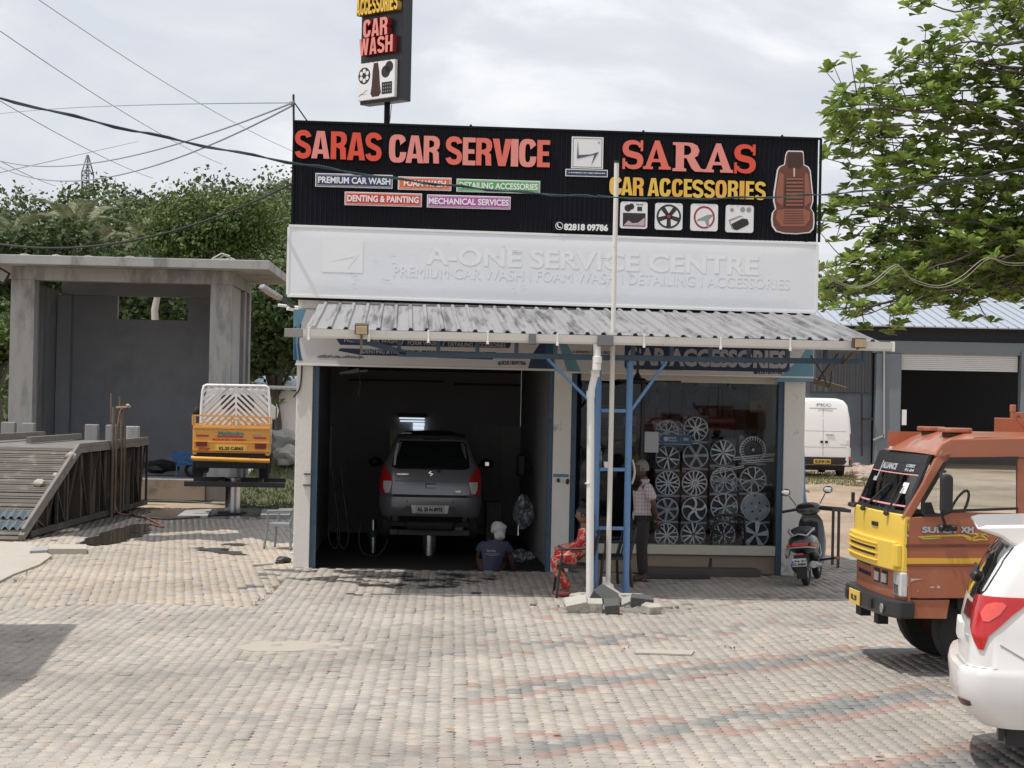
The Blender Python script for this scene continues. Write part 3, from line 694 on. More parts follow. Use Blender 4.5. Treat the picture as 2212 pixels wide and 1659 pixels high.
for c,r in((pts[1],.06),(pts[3],.054),(pts[5],.054),(pts[2],.056)):
 m=MB(M_PVC);m.cyl((c[0],c[1],c[2]-.055),(c[0],c[1],c[2]+.03),r,n=18);part('socket',m,dpo,smooth=40,bevel=.004)
m=MB(M_PVC);zj=fz(1276,1045,VD+.12);m.cyl((pts[6][0]-.003,pts[6][1],zj-.002),(pts[6][0]-.003,pts[6][1],zj+.012),.050,n=18);part('socket',m,dpo)
Yp=gr(1313,1292).y+.05
b_=at(1313,1272,Yp);tpp=at(1332,352,Yp)
pole=thing('thin_pole','tall thin white painted pole standing in the rubble heap before the signboards','pole',WORLD,(b_.x,Yp,0))
m=MB(mat('flaking_white',(.70,.68,.62),.6,var=.1,stain=(.30,.27,.22),sscale=6,sth=.60));m.cyl((b_.x,Yp,0),tpp,.032,.030,n=14);part('tube',m,pole,smooth=50)
m=MB(M_WALL);m.rock((b_.x-.01,Yp,.13),(.085,.085,.07),3);part('cement_collar',m,pole,smooth=50)
m=MB(M_BLK);m.cyl(tpp,tpp+Vector((.003,0,.025)),.034,n=14);part('top_cap',m,pole)
m=MB(M_PVC);z_=at(1308,1258,Yp);m.box((z_.x-.04,Yp-.03,z_.z-.04),(z_.x+.0,Yp+.03,z_.z+.07));part('clamp',m,pole,bevel=.004)
M_FLEX=mat('flex_white',(.60,.60,.60),.35,var=.05,scale=1.5,stain=(.35,.34,.33),sscale=.8,sth=.62)
M_NAVY=mat('print_navy',(.012,.03,.085),.4,var=.1);M_PGREY=mat('print_grey',(.42,.43,.46),.45,var=.05);M_PTEAL=mat('print_teal',(.13,.30,.40),.4,var=.1)
M_PTEAL2=mat('print_deep_blue',(.02,.07,.15),.4);M_INK=mat('print_ink',(.03,.03,.035),.5,var=0);M_PGREEN=mat('print_green',(.05,.22,.08),.5,var=0)
zA0,zA1=2.93,3.70;uA1=fx(1199,790,-.08)
va=-.09
fa=thing('fascia_board','long white banner board over the wash bay with blue swooshes and Malayalam lettering','sign',SHOP,(uA1/2,va,zA0))
m=MB(M_FLEX);m.box((-.01,va,zA0),(uA1-.003,-.021,zA1));m.use(M_PVC);m.box((-.02,va-.008,zA0-.03),(uA1-.003,-.021,zA0-.001));part('panel',m,fa,bevel=.003)
def P2(px,py,v=va):return F(px,py,v)
def poly_part(nm,ptspx,mt,parent,v=va,dy=.002,lift=0):
 m=MB(mt);pp=[P2(x,y,v)for x,y in ptspx];m.prism(pp,v-lift-dy,v-lift-.0005);return part(nm,m,parent,recalc=True)
poly_part('swoosh',[(634,668),(662,668),(650,700),(645,735),(648,760),(655,779),(634,777)],M_PTEAL,fa)
poly_part('swoosh',[(636,705),(641,705),(638,735),(642,777),(635,777)],M_PTEAL2,fa,lift=.002)
poly_part('swoosh',[(648,700),(651,700),(646,738),(652,779),(646,779),(642,745)],M_PTEAL2,fa,lift=.002)
poly_part('swoosh',[(1148,768),(1166,742),(1168,720),(1197,721),(1197,801),(1146,800),(1140,798)],M_NAVY,fa)
poly_part('swoosh',[(1178,742),(1190,722),(1196,722),(1196,801),(1183,801)],M_PTEAL2,fa,lift=.002)
poly_part('strip',[(720,722),(1108,732),(1100,752),(735,745)],M_NAVY,fa)
poly_part('strip',[(735,752),(905,757),(896,770),(778,767),(730,758)],M_NAVY,fa)
poly_part('strip',[(912,757),(1072,761),(1064,777),(903,771)],M_NAVY,fa)
def tx(s,x0,x1,y0,y1,mt,parent,v=va,bold=.015,depth=.003,nm='lettering',lift=.002,slope=None):
 """flat print between photograph columns x0..x1 and rows y0(top)..y1(bottom) measured at its left end"""
 m=MB(mt);a0=P2(x0,y0,v);a1=P2(x0,y1,v);b0=P2(x1,y1+.021*0+(x1-x0)*.028,v)
 put_text(m,s,a0[0],b0[0],a1[1],a0[1],v-lift,depth,bold);return part(nm,m,parent)
tx('PREMIUM CAR WASH',744,857,730,739,M_PGREY,fa);tx('/',866,872,735,745,M_PGREY,fa);tx('FORM WASH',881,946,736,745,M_PGREY,fa)
tx('/',955,961,737,748,M_PGREY,fa);tx('DETAILING ACCESSORIES',968,1092,739,748,M_PGREY,fa)
tx('DENTING & PAINTING',783,895,754,763,M_PGREY,fa);tx('MECHANICAL SERVICES',921,1049,758,768,M_PGREY,fa);tx('/',902,908,757,771,M_PGREY,fa)
tx('ചെമ്മാൻപാലം, പത്തനാപുരം',685,786,765,774,M_INK,fa,bold=.02)
tx('8281809786',1084,1136,779,788,M_INK,fa,bold=.025)
m=MB(M_PGREEN);c=P2(1079,785);m.cyl((c[0],va-.002,c[1]),(c[0],va-.004,c[1]),.03,n=14);part('phone_mark',m,fa)
uB1=fx(1758,810,va);zB0=2.90
fb=thing('fascia_board','white banner board above the shop window reading CAR ACCESSORIES on a navy plate','sign',SHOP,((uA1+uB1)/2,va,zB0))
m=MB(M_FLEX);m.box((uA1+.003,va,zB0),(uB1,-.021,zA1-.02));m.use(M_PVC);m.box((uA1+.003,va-.006,zB0-.025),(uB1,-.021,zB0-.001));part('panel',m,fb,bevel=.003)
poly_part('swoosh',[(1672,825),(1700,800),(1728,775),(1745,748),(1757,748),(1757,825)],M_PTEAL,fb)
poly_part('swoosh',[(1206,738),(1222,738),(1240,770),(1255,803),(1225,802),(1215,770)],M_PTEAL,fb)
a=P2(1458,775);m=MB(M_NAVY);x0_,x1_=fx(1458,775,va),fx(1703,778,va)
x0_=fx(1458-0,775,va)
xa_,xb_=fx(1456-0,780,va),fx(1706,780,va)
xa_=fx(1349,780,va)
m.prism(rrect(xa_,xb_,fz(1500,800,va),fz(1500,742,va),.05),va-.002,va-.0005);part('plate',m,fb,recalc=True)
tx('CAR ACCESSORIES',1356,1700,750,789,M_PGREY,fb,bold=.045,lift=.003)
tx('A DIVISION OF N&N GROUPS',1237,1330,757,763,M_INK,fb,bold=.02)
tx('CHEMMANPALAM, PATHANAPURAM',1352,1472,793,799,M_INK,fb,bold=.02);tx('8281809786',1637,1690,800,808,M_INK,fb,bold=.03)
m=MB(M_INK);c=P2(1632,804);m.cyl((c[0],va-.002,c[1]),(c[0],va-.004,c[1]),.03,n=14);part('phone_mark',m,fb)
# ================================================================ SIGNBOARDS
VS=-.16
bx0,bx1=fx(633,375,VS),fx(1771,412,VS);bz0,bz1=fz(1200,506,VS),fz(1200,281,VS)
zslope=(fz(1776,300,VS)-fz(637,262,VS))/(bx1-bx0)
def zl(u,z):return z+zslope*(u-(bx0+bx1)/2)
sb=thing('signboard','large black corrugated signboard carrying red and yellow raised letters above the shop','signboard',SHOP,((bx0+bx1)/2,VS,bz0))
pit=.070;N_=int((bx1-bx0)/pit);cut=[0,N_//4,N_//2,3*N_//4,N_]
for s in range(4):
 m=MB(M_BLACK);pp=[]
 for k in range(cut[s],cut[s+1]):
  u=bx0+k*pit;pp+=[(u,0),(u+.034,0),(u+.041,-.014),(u+.061,-.014)]
 pp.append((bx0+cut[s+1]*pit,0));n=len(pp)
 vs=[(u,VS+y,zl(u,bz0))for u,y in pp]+[(u,VS+y,zl(u,bz1))for u,y in pp]+[(u,VS+y+.003,zl(u,bz1))for u,y in pp]+[(u,VS+y+.003,zl(u,bz0))for u,y in pp]
 m.add(vs,[(j*n+i,j*n+i+1,((j+1)%4)*n+i+1,((j+1)%4)*n+i)for j in range(4)for i in range(n-1)]);part('corrugated_sheet',m,sb)
for(a,b,w)in(((bx0,bz1),(bx1,bz1),.03),((bx1,bz0),(bx1,bz1),.03),((bx0,bz0),(bx0,bz1),.03)):
 m=MB(M_BLACK);m.bar((a[0],VS-.005,zl(a[0],a[1])),(b[0],VS-.005,zl(b[0],b[1])),w,.05,up=(0,1,0));part('edge_trim',m,sb)
fr_=MB(mat('rusty_frame',(.06,.05,.05),.8,var=.3))
for k in range(8):
 u=lerp(bx0+.1,bx1-.1,k/7);fr_.bar((u,VS+.05,bz0),(u,VS+.05,bz1-.03),.05);fr_.bar((u,VS+.08,bz0+.8),(u,.6,TOPW+.15),.04)
fr_.bar((bx0+.05,VS+.06,bz0+.8),(bx1-.05,VS+.06,bz0+.8),.04)
part('back_frame',fr_,sb)
for px in(1017,1390,1690):
 u=fx(px,275,VS);m=MB(M_BLACK);m.cyl((u,VS,zl(u,bz1)),(u,VS,zl(u,bz1)+.04),.03,.012,n=8);part('rivet_cap',m,sb)
def sup(cx,cz,rx,rz,a0,a1,n,p=2.6):
 o=[]
 for i in range(n+1):
  a=R(a0+(a1-a0)*i/n);c,s=math.cos(a),math.sin(a)
  o.append((cx+rx*math.copysign(abs(c)**(2/p),c),cz+rz*math.copysign(abs(s)**(2/p),s)))
 return o
def thick(path,w):
 L_,R_=[],[];n=len(path)
 for i,(x,z)in enumerate(path):
  a=path[max(0,i-1)];b=path[min(n-1,i+1)];dx,dz=b[0]-a[0],b[1]-a[1];l=math.hypot(dx,dz)or 1
  ww=(w(i/(n-1))if callable(w)else w)/2;L_.append((x-dz/l*ww,z+dx/l*ww));R_.append((x+dz/l*ww,z-dx/l*ww))
 return L_+R_[::-1]
def S_path(w,hx=.3,kx=.2,r1=.80,r2=.0):
 up=sup(.3,.715,kx,.285-w/2,8,232,16,2.3);lo=sup(.3,.285,kx,.285-w/2,52,-172,16,2.3)
 return up+[(.3,.5)]+lo
def G(ch,t=.19):
 if ch=='I':return .22,[[(0,0),(.22,0),(.22,1),(0,1)]]
 if ch=='E':return .5,[[(0,0),(.5,0),(.5,.17),(.21,.17),(.21,.42),(.46,.42),(.46,.58),(.21,.58),(.21,.83),(.5,.83),(.5,1),(0,1)]]
 if ch=='V':return .64,[[(0,1),(.22,1),(.32,.32),(.42,1),(.64,1),(.44,0),(.2,0)]]
 if ch=='A':return .66,[[(0,0),(.21,0),(.235,.17),(.425,.17),(.45,0),(.66,0),(.47,1),(.19,1)],[(.26,.33),(.40,.33),(.33,.80)]]
 if ch=='C':return .6,[sup(.3,.5,.3,.5,28,332,26,2.8)[:1]+[(.6,.62)]+sup(.3,.5,.3,.5,20,340,28,3.0)[1:]+[(.6,.38),(.385,.38)]+sup(.3,.5,.09,.33,340,20,14,3.0)+[(.385,.62)]]
 if ch=='R':return .62,[[(0,0),(.21,0),(.21,.42),(.27,.42),(.36,.36),(.38,0),(.6,0),(.58,.40),(.5,.48),(.58,.56),(.62,.70),(.60,.86),(.52,.96),(.40,1),(0,1)],[(.21,.57),(.30,.58),(.39,.63),(.40,.72),(.38,.80),(.30,.84),(.21,.84)]]
 if ch=='O':return .62,[sup(.31,.5,.31,.5,0,350,35,2.8),sup(.31,.5,.095,.32,0,340,17,3)]
 if ch=='S':return .6,[thick(S_path(.2,kx=.205),.185)]
 if ch=='s':
  return .72,[thick([(x*1.2,z)for x,z in S_path(.14,kx=.21)],lambda t_:.10+.12*math.sin(PI*t_)**1.5)]
 if ch=='a':return .95,[[(0,0),(.34,0),(.34,.09),(.26,.10),(.31,.25),(.58,.25),(.63,.10),(.54,.09),(.54,0),(.95,0),(.95,.09),(.88,.11),(.55,1),(.40,1),(.09,.11),(0,.09)],[(.345,.36),(.545,.36),(.445,.72)]]
 if ch=='r':return .90,[[(0,0),(.40,0),(.40,.09),(.33,.11),(.33,.46),(.40,.46),(.56,.10),(.66,0),(.90,0),(.90,.09),(.83,.11),(.64,.48),(.74,.56),(.78,.73),(.72,.90),(.56,.99),(.40,1),(0,1),(0,.91),(.09,.89),(.09,.11),(0,.09)],[(.33,.56),(.45,.57),(.53,.65),(.54,.76),(.49,.87),(.40,.90),(.33,.90)]]
def glyph_me(loops,depth):
 c=bpy.data.curves.new('g','CURVE');c.dimensions='2D';c.fill_mode='BOTH';c.extrude=depth/2
 for lp in loops:
  s=c.splines.new('POLY');s.points.add(len(lp)-1);s.use_cyclic_u=True
  for i,(x,z)in enumerate(lp):s.points[i].co=(x,z,0,1)
 o=bpy.data.objects.new('g',c);COL.objects.link(o);me=bpy.data.meshes.new_from_object(o.evaluated_get(bpy.context.evaluated_depsgraph_get()))
 bpy.data.objects.remove(o);return me
GL={}
def letter(ch,u0,u1,z0,z1,v,depth,mt,parent,lbl=None,side=None):
 if ch not in GL:w,lp=G(ch);GL[ch]=(w,glyph_me(lp,1.0))
 w,me=GL[ch];m=MB(mt);xs=[q_.co.x for q_ in me.vertices];lo,hi=min(xs),max(xs);zs_=[q_.co.y for q_ in me.vertices];zlo,zhi=min(zs_),max(zs_)
 vs=[(lerp(u0,u1,(q_.co.x-lo)/(hi-lo)),v-(depth if q_.co.z>0 else 0),lerp(z0,z1,(q_.co.y-zlo)/(zhi-zlo)))for q_ in me.vertices]
 fs=[list(p.vertices)for p in me.polygons];m.add(vs,fs)
 if side:
  m.mats.append(side)
  for i,f in enumerate(fs):
   if len(set(round(vs[j][1],4)for j in f))>1:m.fm[i]=1
 return part('letter',m,parent,label=lbl)
RED=mat('letter_red',(.72,.075,.035),.35,var=.05,scale=3);PINK=mat('letter_faded_pink',(.78,.27,.23),.4,var=.08,scale=3);SALM=mat('letter_salmon',(.76,.155,.11),.4,var=.06,scale=3)
YEL=mat('letter_yellow',(.80,.52,.08),.4,var=.08,scale=3);YELO=mat('letter_orange_yellow',(.80,.43,.07),.4,var=.06,scale=3)
DK=mat('letter_side',(.10,.02,.015),.5)
cx=lambda c:(1100+c*.49729)/1.8228;cy=lambda c:(440+c*.49729)/1.8228
row=[('S',126,250,142,372,RED),('A',256,396,150,372,PINK),('R',410,532,155,378,RED),('A',540,678,163,385,RED),('S',684,808,163,393,RED),
('C',870,1003,178,405,PINK),('A',1004,1140,186,408,PINK),('R',1145,1268,190,410,PINK),('S',1320,1445,193,422,SALM),('E',1455,1550,203,425,PINK),('R',1560,1682,207,427,SALM),
('V',1690,1838,213,432,SALM),('I',1836,1890,216,434,PINK),('C',1900,2034,214,440,PINK),('E',2044,2140,223,440,SALM)]
LV_=VS-.075
for ch,a,b,t_,d_,mt in row:
 u0_,z1_=F(cx(a),cy(t_),LV_);u1_,z0_=F(cx(b),cy(d_),LV_);letter(ch,u0_,u1_,z0_,z1_,VS-.016,.06,mt,sb,side=DK)
dx_=lambda c:(2150+c*.51989)/1.8228;dy_=lambda c:(480+c*.51989)/1.8228
for ch,a,b,t_,d_,mt in[('s',582,735,135,360,SALM),('a',738,945,138,362,SALM),('r',962,1190,153,378,PINK),('a',1195,1415,160,386,PINK),('s',1428,1587,167,393,RED)]:
 u0_,z1_=F(dx_(a),dy_(t_),LV_);u1_,z0_=F(dx_(b),dy_(d_),LV_);o=letter(ch,u0_,u1_,z0_,z1_,VS-.016,.06,mt,sb,side=DK)
 if ch=='s':
  m=MB(mt);w=(u1_-u0_);h=z1_-z0_
  m.box((u1_-.13*w,VS-.074,z1_-.37*h),(u1_-.02*w,VS-.016,z1_));m.box((u0_+.02*w,VS-.074,z0_),(u0_+.13*w,VS-.016,z0_+.37*h));mm_=part('letter_serif',m,sb)
for ch,a,b,t_,d_,mt in[('C',482,575,415,555,YEL),('A',572,655,416,556,YEL),('R',660,740,420,560,YELO),('A',772,856,424,562,YEL),('C',862,945,425,566,YEL),('C',955,1038,430,568,YELO),('E',1046,1105,432,570,YEL),('S',1110,1192,436,576,YEL),('S',1198,1278,438,578,YEL),
('O',1285,1368,440,580,YELO),('R',1380,1455,443,583,YEL),('I',1468,1502,446,584,YELO),('E',1515,1575,448,586,YEL),('S',1585,1664,450,592,YEL)]:
 u0_,z1_=F(dx_(a),dy_(t_),LV_);u1_,z0_=F(dx_(b),dy_(d_),LV_);letter(ch,u0_,u1_,z0_,z1_,VS-.016,.05,mt,sb,side=DK)
M_WP=mat('sign_white',(.80,.80,.79),.4,var=.03);M_WT=mat('sign_text_white',(.84,.84,.83),.4,var=0)
for s,a,b,t_,d_,col,tt,lab in(('PREMIUM CAR WASH',286,898,485,592,(.02,.035,.12),(306,878,508,575),'navy plate reading PREMIUM CAR WASH in the upper row of service plates'),
('FOAM WASH',940,1364,512,615,(.70,.15,.045),(985,1318,538,592),'orange plate reading FOAM WASH crossed by the cable'),
('DETAILING ACCESSORIES',1404,2066,530,632,(.08,.40,.10),(1424,2046,556,605),'green plate reading DETAILING ACCESSORIES'),
('DENTING & PAINTING',518,1130,632,738,(.62,.05,.03),(540,1106,660,712),'red plate reading DENTING & PAINTING under the navy plate'),
('MECHANICAL SERVICES',1170,1832,655,757,(.45,.10,.38),(1184,1818,680,730),'purple plate reading MECHANICAL SERVICES in the lower row')):
 vv=VS-.06;u0_,z1_=F(cx(a),cy(t_),vv);u1_,_=F(cx(b),cy(t_+(b-a)*.036),vv);_,z0_=F(cx(a),cy(d_),vv)
 pt=thing('service_plate',lab,'sign',SHOP,((u0_+u1_)/2,vv,z0_),'coloured service plates fixed to the black signboard')
 m=MB(M_WP);m.box((u0_,VS-.016,z0_),(u1_,vv,z1_));part('frame',m,pt,bevel=.004)
 m=MB(mat('plate_'+s[:4].lower(),col,.4,var=.06));m.box((u0_+.012,vv-.003,z0_+.012),(u1_-.012,vv-.0005,z1_-.012));part('face',m,pt)
 for q1_ in(0,):
  m=MB(M_WT);e_=.022;
  for A_,B_ in(((u0_+e_,z0_+e_),(u1_-e_,z0_+e_+.004)),((u0_+e_,z1_-e_-.004),(u1_-e_,z1_-e_)),((u0_+e_,z0_+e_+.005),(u0_+e_+.004,z1_-e_-.005)),((u1_-e_-.004,z0_+e_+.005),(u1_-e_,z1_-e_-.005))):
   m.box((A_[0],vv-.005,A_[1]),(B_[0],vv-.0032,B_[1]))
  part('inner_line',m,pt)
 m=MB(M_WT);ta,_=F(cx(tt[0]),400,vv);tb_,_=F(cx(tt[1]),400,vv);hh=(z1_-z0_)
 put_text(m,s,ta,tb_,z0_+hh*.27,z0_+hh*.76,vv-.0032,.006,.03);part('lettering',m,pt)
vv=VS-.05
def box_sign(a,b,t_,d_,fxx,fyy,nm,lab,cat='sign',m0=M_WP,r=.0,th=.034,grp=None):
 u0_,z1_=F(fxx(a),fyy(t_),vv);u1_,_=F(fxx(b),fyy(t_),vv);_,z0_=F(fxx(a),fyy(d_),vv)
 z1_-=.0;th_=thing(nm,lab,cat,SHOP,((u0_+u1_)/2,vv,z0_),grp)
 m=MB(m0);m.prism(rrect(u0_,u1_,z0_,z1_,max(r,.004)),VS-.016,vv);part('panel',m,th_,recalc=True);return th_,u0_,u1_,z0_,z1_
M_LINE=mat('print_slate',(.09,.10,.13),.5,var=0)
lg,a_,b_x,c_,d_x=box_sign(196,436,110,350,dx_,dy_,'logo_sign','square white logo sign with an angular dark mark between the two names')
W_=b_x-a_;H_=d_x-c_
m=MB(M_LINE)
for A_,B_ in(((.04,.04),(.96,.055)),((.04,.945),(.96,.96)),((.04,.056),(.055,.944)),((.945,.056),(.96,.944))):m.box((a_+A_[0]*W_,vv-.002,c_+A_[1]*H_),(a_+B_[0]*W_,vv-.0004,c_+B_[1]*H_))
part('border',m,lg)
m=MB(M_LINE);m.prism([(a_+x*W_,c_+z*H_)for x,z in((.19,.88),(.225,.42),(.60,.45),(.86,.54),(.63,.12),(.72,.44),(.45,.37),(.17,.30))],vv-.003,vv-.0004);part('mark',m,lg,recalc=True)
m=MB(M_PGREY);m.box((a_+.82*W_,vv-.002,c_+.80*H_),(a_+.90*W_,vv-.0004,c_+.87*H_));part('mark',m,lg)
lg2,a_,b_x,c_,d_x=box_sign(148,468,355,410,dx_,dy_,'caption_plate','narrow navy plate reading A DIVISION OF N&N GROUPS under the logo',m0=M_WP)
m=MB(mat('print_caption',(.03,.05,.10),.5,var=0));m.box((a_+.012,vv-.002,c_+.012),(b_x-.012,vv-.0004,d_x-.012));part('face',m,lg2)
m=MB(M_WT);put_text(m,'A DIVISION OF N&N GROUPS',a_+.04,b_x-.04,c_+.045,d_x-.045,vv-.0021,.003,.05);part('lettering',m,lg2)
ph=thing('phone_panel','black strip with white telephone number beside the thin pole','sign',SHOP,(fx(1255,490,vv),vv,fz(1255,500,vv)))
u0_,z1_=F(dx_(52),dy_(748),vv);u1_,z0_=F(dx_(500),dy_(845),vv);z0_=F(dx_(52),dy_(828),vv)[1]
m=MB(M_BLACK);m.box((u0_,VS-.0145,z0_),(u1_,vv+.005,z1_));part('panel',m,ph)
m=MB(M_WT);uu,_=F(dx_(136),490,vv);uv,_=F(dx_(470),490,vv);hh=z1_-z0_;put_text(m,'82818 09786',uu,uv,z0_+.12*hh,z1_-.22*hh,vv+.004,.006,.045);part('lettering',m,ph)
m=MB(M_WT);uc,zc_=F(dx_(100),dy_(788),vv);
vs_=[(uc+r_*math.cos(2*PI*i/24),vv-.001,zc_+r_*math.sin(2*PI*i/24))for r_ in(.056,.047)for i in range(24)]
m.add(vs_,[(i,(i+1)%24,24+(i+1)%24,24+i)for i in range(24)]);m.tube([(uc-.02,vv-.002,zc_+.03),(uc-.027,vv-.002,zc_+.005),(uc-.005,vv-.002,zc_-.02),(uc+.025,vv-.002,zc_-.026)],.009,6);part('phone_mark',m,ph)
M_PIC=mat('print_black',(.02,.02,.022),.45,var=.3,scale=20);M_PICG=mat('print_mid_grey',(.30,.30,.31),.45,var=.2,scale=20);M_PICR=mat('print_deep_red',(.33,.03,.04),.45,var=.2)
plates=[]
for i,(a,b,t_,d_,lab)in enumerate(((564,770,602,805,'rounded white plate picturing a car stereo with speakers and camera, nearest the thin pole'),(828,1036,612,815,'rounded white plate picturing a black wheel cover, second from the pole'),
(1097,1304,618,823,'rounded white plate picturing a red trimmed steering wheel'),(1363,1574,628,835,'rounded white plate picturing a sunshade and chrome mirrors, nearest the seat picture'))):
 plates.append(box_sign(a,b,t_,d_,dx_,dy_,'picture_plate',lab,r=.035,grp='rounded picture plates under the yellow letters'))
def pic(th,nm,mt,polys=(),discs=(),lift=.0):
 t_,a,b,c,d=th;W,H=b-a,d-c;m=MB(mt)
 for pl in polys:m.prism([(a+x*W,c+z*H)for x,z in pl],vv-.002-lift,vv-.0004-lift)
 for(x,z,r)in discs:m.cyl((a+x*W,vv-.0004-lift,c+z*H),(a+x*W,vv-.002-lift,c+z*H),r*W,n=20)
 return part(nm,m,t_,recalc=True)
def ringp(th,nm,mt,cx_,cz_,r0,r1,lift=0,sx=1.0):
 t_,a,b,c,d=th;W,H=b-a,d-c;m=MB(mt);n=28
 m.add([(a+(cx_+sx*r*math.cos(2*PI*i/n))*W,vv-.0018-lift,c+(cz_+r*math.sin(2*PI*i/n))*H)for r in(r0,r1)for i in range(n)],[(i,(i+1)%n,n+(i+1)%n,n+i)for i in range(n)]);return part(nm,m,t_)
pic(plates[0],'stereo',M_PIC,[[(.10,.08),(.93,.08),(.93,.58),(.10,.58)]]);pic(plates[0],'screen',mat('print_screen',(.55,.38,.42),.4,var=.4,scale=30),[[(.13,.11),(.90,.11),(.90,.42),(.66,.22),(.45,.2),(.3,.30)]],lift=.002)
pic(plates[0],'speaker',M_PIC,discs=[(.28,.76,.13),(.40,.82,.11)]);pic(plates[0],'camera',M_PIC,[[(.62,.66),(.80,.66),(.80,.82),(.62,.82)],[(.58,.88),(.84,.88),(.84,.91),(.58,.91)]])
ringp(plates[1],'rim',M_PIC,.5,.5,.45,.38)
pic(plates[1],'spokes',M_PIC,[[(.5+.43*math.cos(a0-.20),.5+.43*math.sin(a0-.20)),(.5+.43*math.cos(a0+.20),.5+.43*math.sin(a0+.20)),(.5+.09*math.cos(a0+.8),.5+.09*math.sin(a0+.8)),(.5+.09*math.cos(a0-.8),.5+.09*math.sin(a0-.8))]for a0 in[R(90+36+72*i)for i in range(5)]],discs=[(.5,.5,.12)])
pic(plates[1],'hub',M_PICR,discs=[(.5,.5,.07)],lift=.002)
ringp(plates[2],'wheel_rim',M_PICR,.5,.5,.42,.35,sx=.92);pic(plates[2],'wheel_spokes',M_PICG,[[(.25,.42),(.62,.60),(.82,.62),(.80,.55),(.66,.40),(.70,.15),(.62,.13),(.52,.38),(.36,.38),(.22,.36)]])
pic(plates[3],'sunshade',M_PIC,[[(.20,.30),(.60,.52),(.78,.50),(.84,.34),(.80,.28),(.42,.08),(.30,.10)]]);pic(plates[3],'mirror',M_PICG,[[(.10,.45),(.5,.62),(.62,.60),(.5,.56),(.16,.40),(.28,.12),(.22,.12)]],discs=[(.60,.84,.09),(.82,.84,.09),(.22,.82,.07)]);
def seat_sign(parent_fn,SX,name,lab,sc=1):
 pass
ol=[(1826,222),(1835,217),(1940,219),(1950,228),(1956,322),(1990,340),(2005,370),(2024,560),(2025,600),(2008,655),(2030,690),(2034,760),(2028,810),(2000,840),(1900,851),(1800,846),(1740,830),(1712,790),(1706,740),(1712,690),(1736,660),(1722,600),(1724,540),(1752,360),(1770,335),(1806,320),(1815,250)]
oc=[F(dx_(x),dy_(y),vv)for x,y in ol];mu=sum(p[0]for p in oc)/len(oc);mz=sum(p[1]for p in oc)/len(oc)
seat=thing('seat_cutout','tall cut-out picture of a brown leather car seat at the signboard end','sign',SHOP,(mu,vv,min(p[1]for p in oc)))
m=MB(M_WP);m.prism(oc,VS-.016,vv);part('backing',m,seat,recalc=True)
S1=mat('print_brown',(.14,.042,.025),.35,var=.25,scale=8);S2=mat('print_light_brown',(.30,.105,.06),.35,var=.2,scale=8);S3=mat('print_dark_brown',(.05,.018,.012),.4,var=.2)
def spic(nm,mt,pts,lift=0):m=MB(mt);m.prism([F(dx_(x),dy_(y),vv)for x,y in pts],vv-.002-lift,vv-.0004-lift);return part(nm,m,seat,recalc=True)
shr=lambda p,k,kz:[(mu_+(x-mu_)*k,mz_+(z-mz_)*kz)for x,z in p]
mu_,mz_=1870,540
spic('body',S1,[(1870+(x-1870)*.94,540+(y-540)*.975)for x,y in ol])
spic('headrest',S3,[(1835,235),(1940,237),(1945,300),(1930,352),(1835,350),(1825,300)],.002)
spic('back_panel',S3,[(1815,420),(1945,420),(1950,650),(1800,650),(1808,500)],.002)
for k in range(8):y=425+28*k;spic('rib',S2,[(1818,y),(1945,y),(1945,y+14),(1818,y+14)],.003)
spic('bolster',S2,[(1770,380),(1800,400),(1795,640),(1745,600),(1745,520)],.002);spic('bolster',S2,[(1965,380),(1985,400),(2010,600),(1960,640),(1958,420)],.002)
spic('cushion',S2,[(1750,670),(1800,660),(1960,660),(1998,680),(2000,740),(1960,790),(1780,790),(1740,730)],.002)
for k in range(6):y=672+18*k;spic('rib',S1,[(1802-k,y),(1948+k,y),(1948+k,y+9),(1802-k,y+9)],.003)
spic('strap',mat('print_sand',(.62,.52,.34),.5),[(1872,350),(1885,350),(1885,415),(1874,415)],.004)
vw=-.20
wx0,wx1=fx(622,560,vw),fx(1765,600,vw);wz0,wz1=fz(1200,657,vw),fz(1200,507,vw);ws=(fz(1762,527,vw)-fz(623,488,vw))/(wx1-wx0)
M_OW=mat('overpainted_white',(.78,.80,.825),.5,var=.035,scale=1.3,bump=.12,bscale=5,stain=(.74,.77,.81),sscale=1.6,sth=.60,sfac=.6)
M_OWF=mat('white_board_edge',(.80,.80,.79),.5,var=.05,stain=(.55,.55,.53),sscale=4,sth=.62)
wb=thing('old_signboard','blank whitewashed signboard with ghostly A-ONE SERVICE CENTRE lettering under the black one','signboard',SHOP,((wx0+wx1)/2,vw,wz0))
mid=(wx0+wx1)/2;zw=lambda u,z:z+ws*(u-mid)
m=MB(M_OW)
def wface(a,b):
 u=lerp(wx0,wx1,a);z=zw(u,lerp(wz0,wz1,b));e_=min(a*18,(1-a)*18,b*6,(1-b)*6,1);return(u,vw+.010*(1-sm(max(0,e_))),z)
m.grid(wface,90,16);part('face',m,wb,smooth=60)
m=MB(M_OWF)
for A_,B_ in(((wx0,wz1),(wx1,wz1)),((wx0,wz0),(wx1,wz0)),((wx1,wz0+.02),(wx1,wz1-.02)),((wx0,wz0+.02),(wx0,wz1-.02))):m.bar((A_[0],vw+.05,zw(A_[0],A_[1])),(B_[0],vw+.05,zw(B_[0],B_[1])),.035,.10,up=(0,1,0))
m.use(M_BLACK);m.bar((wx0+.05,vw+.09,zw(wx0,wz0)-.03),(wx1-.05,vw+.09,zw(wx1,wz0)-.03),.06,.04);part('rim',m,wb)
M_GH=mat('ghost_letter',(.83,.845,.855),.5,var=.03);M_GH2=mat('ghost_letter_edge',(.735,.765,.81),.55,var=.15,scale=9,stain=(.78,.80,.825),sscale=3,sth=.40,sfac=1)
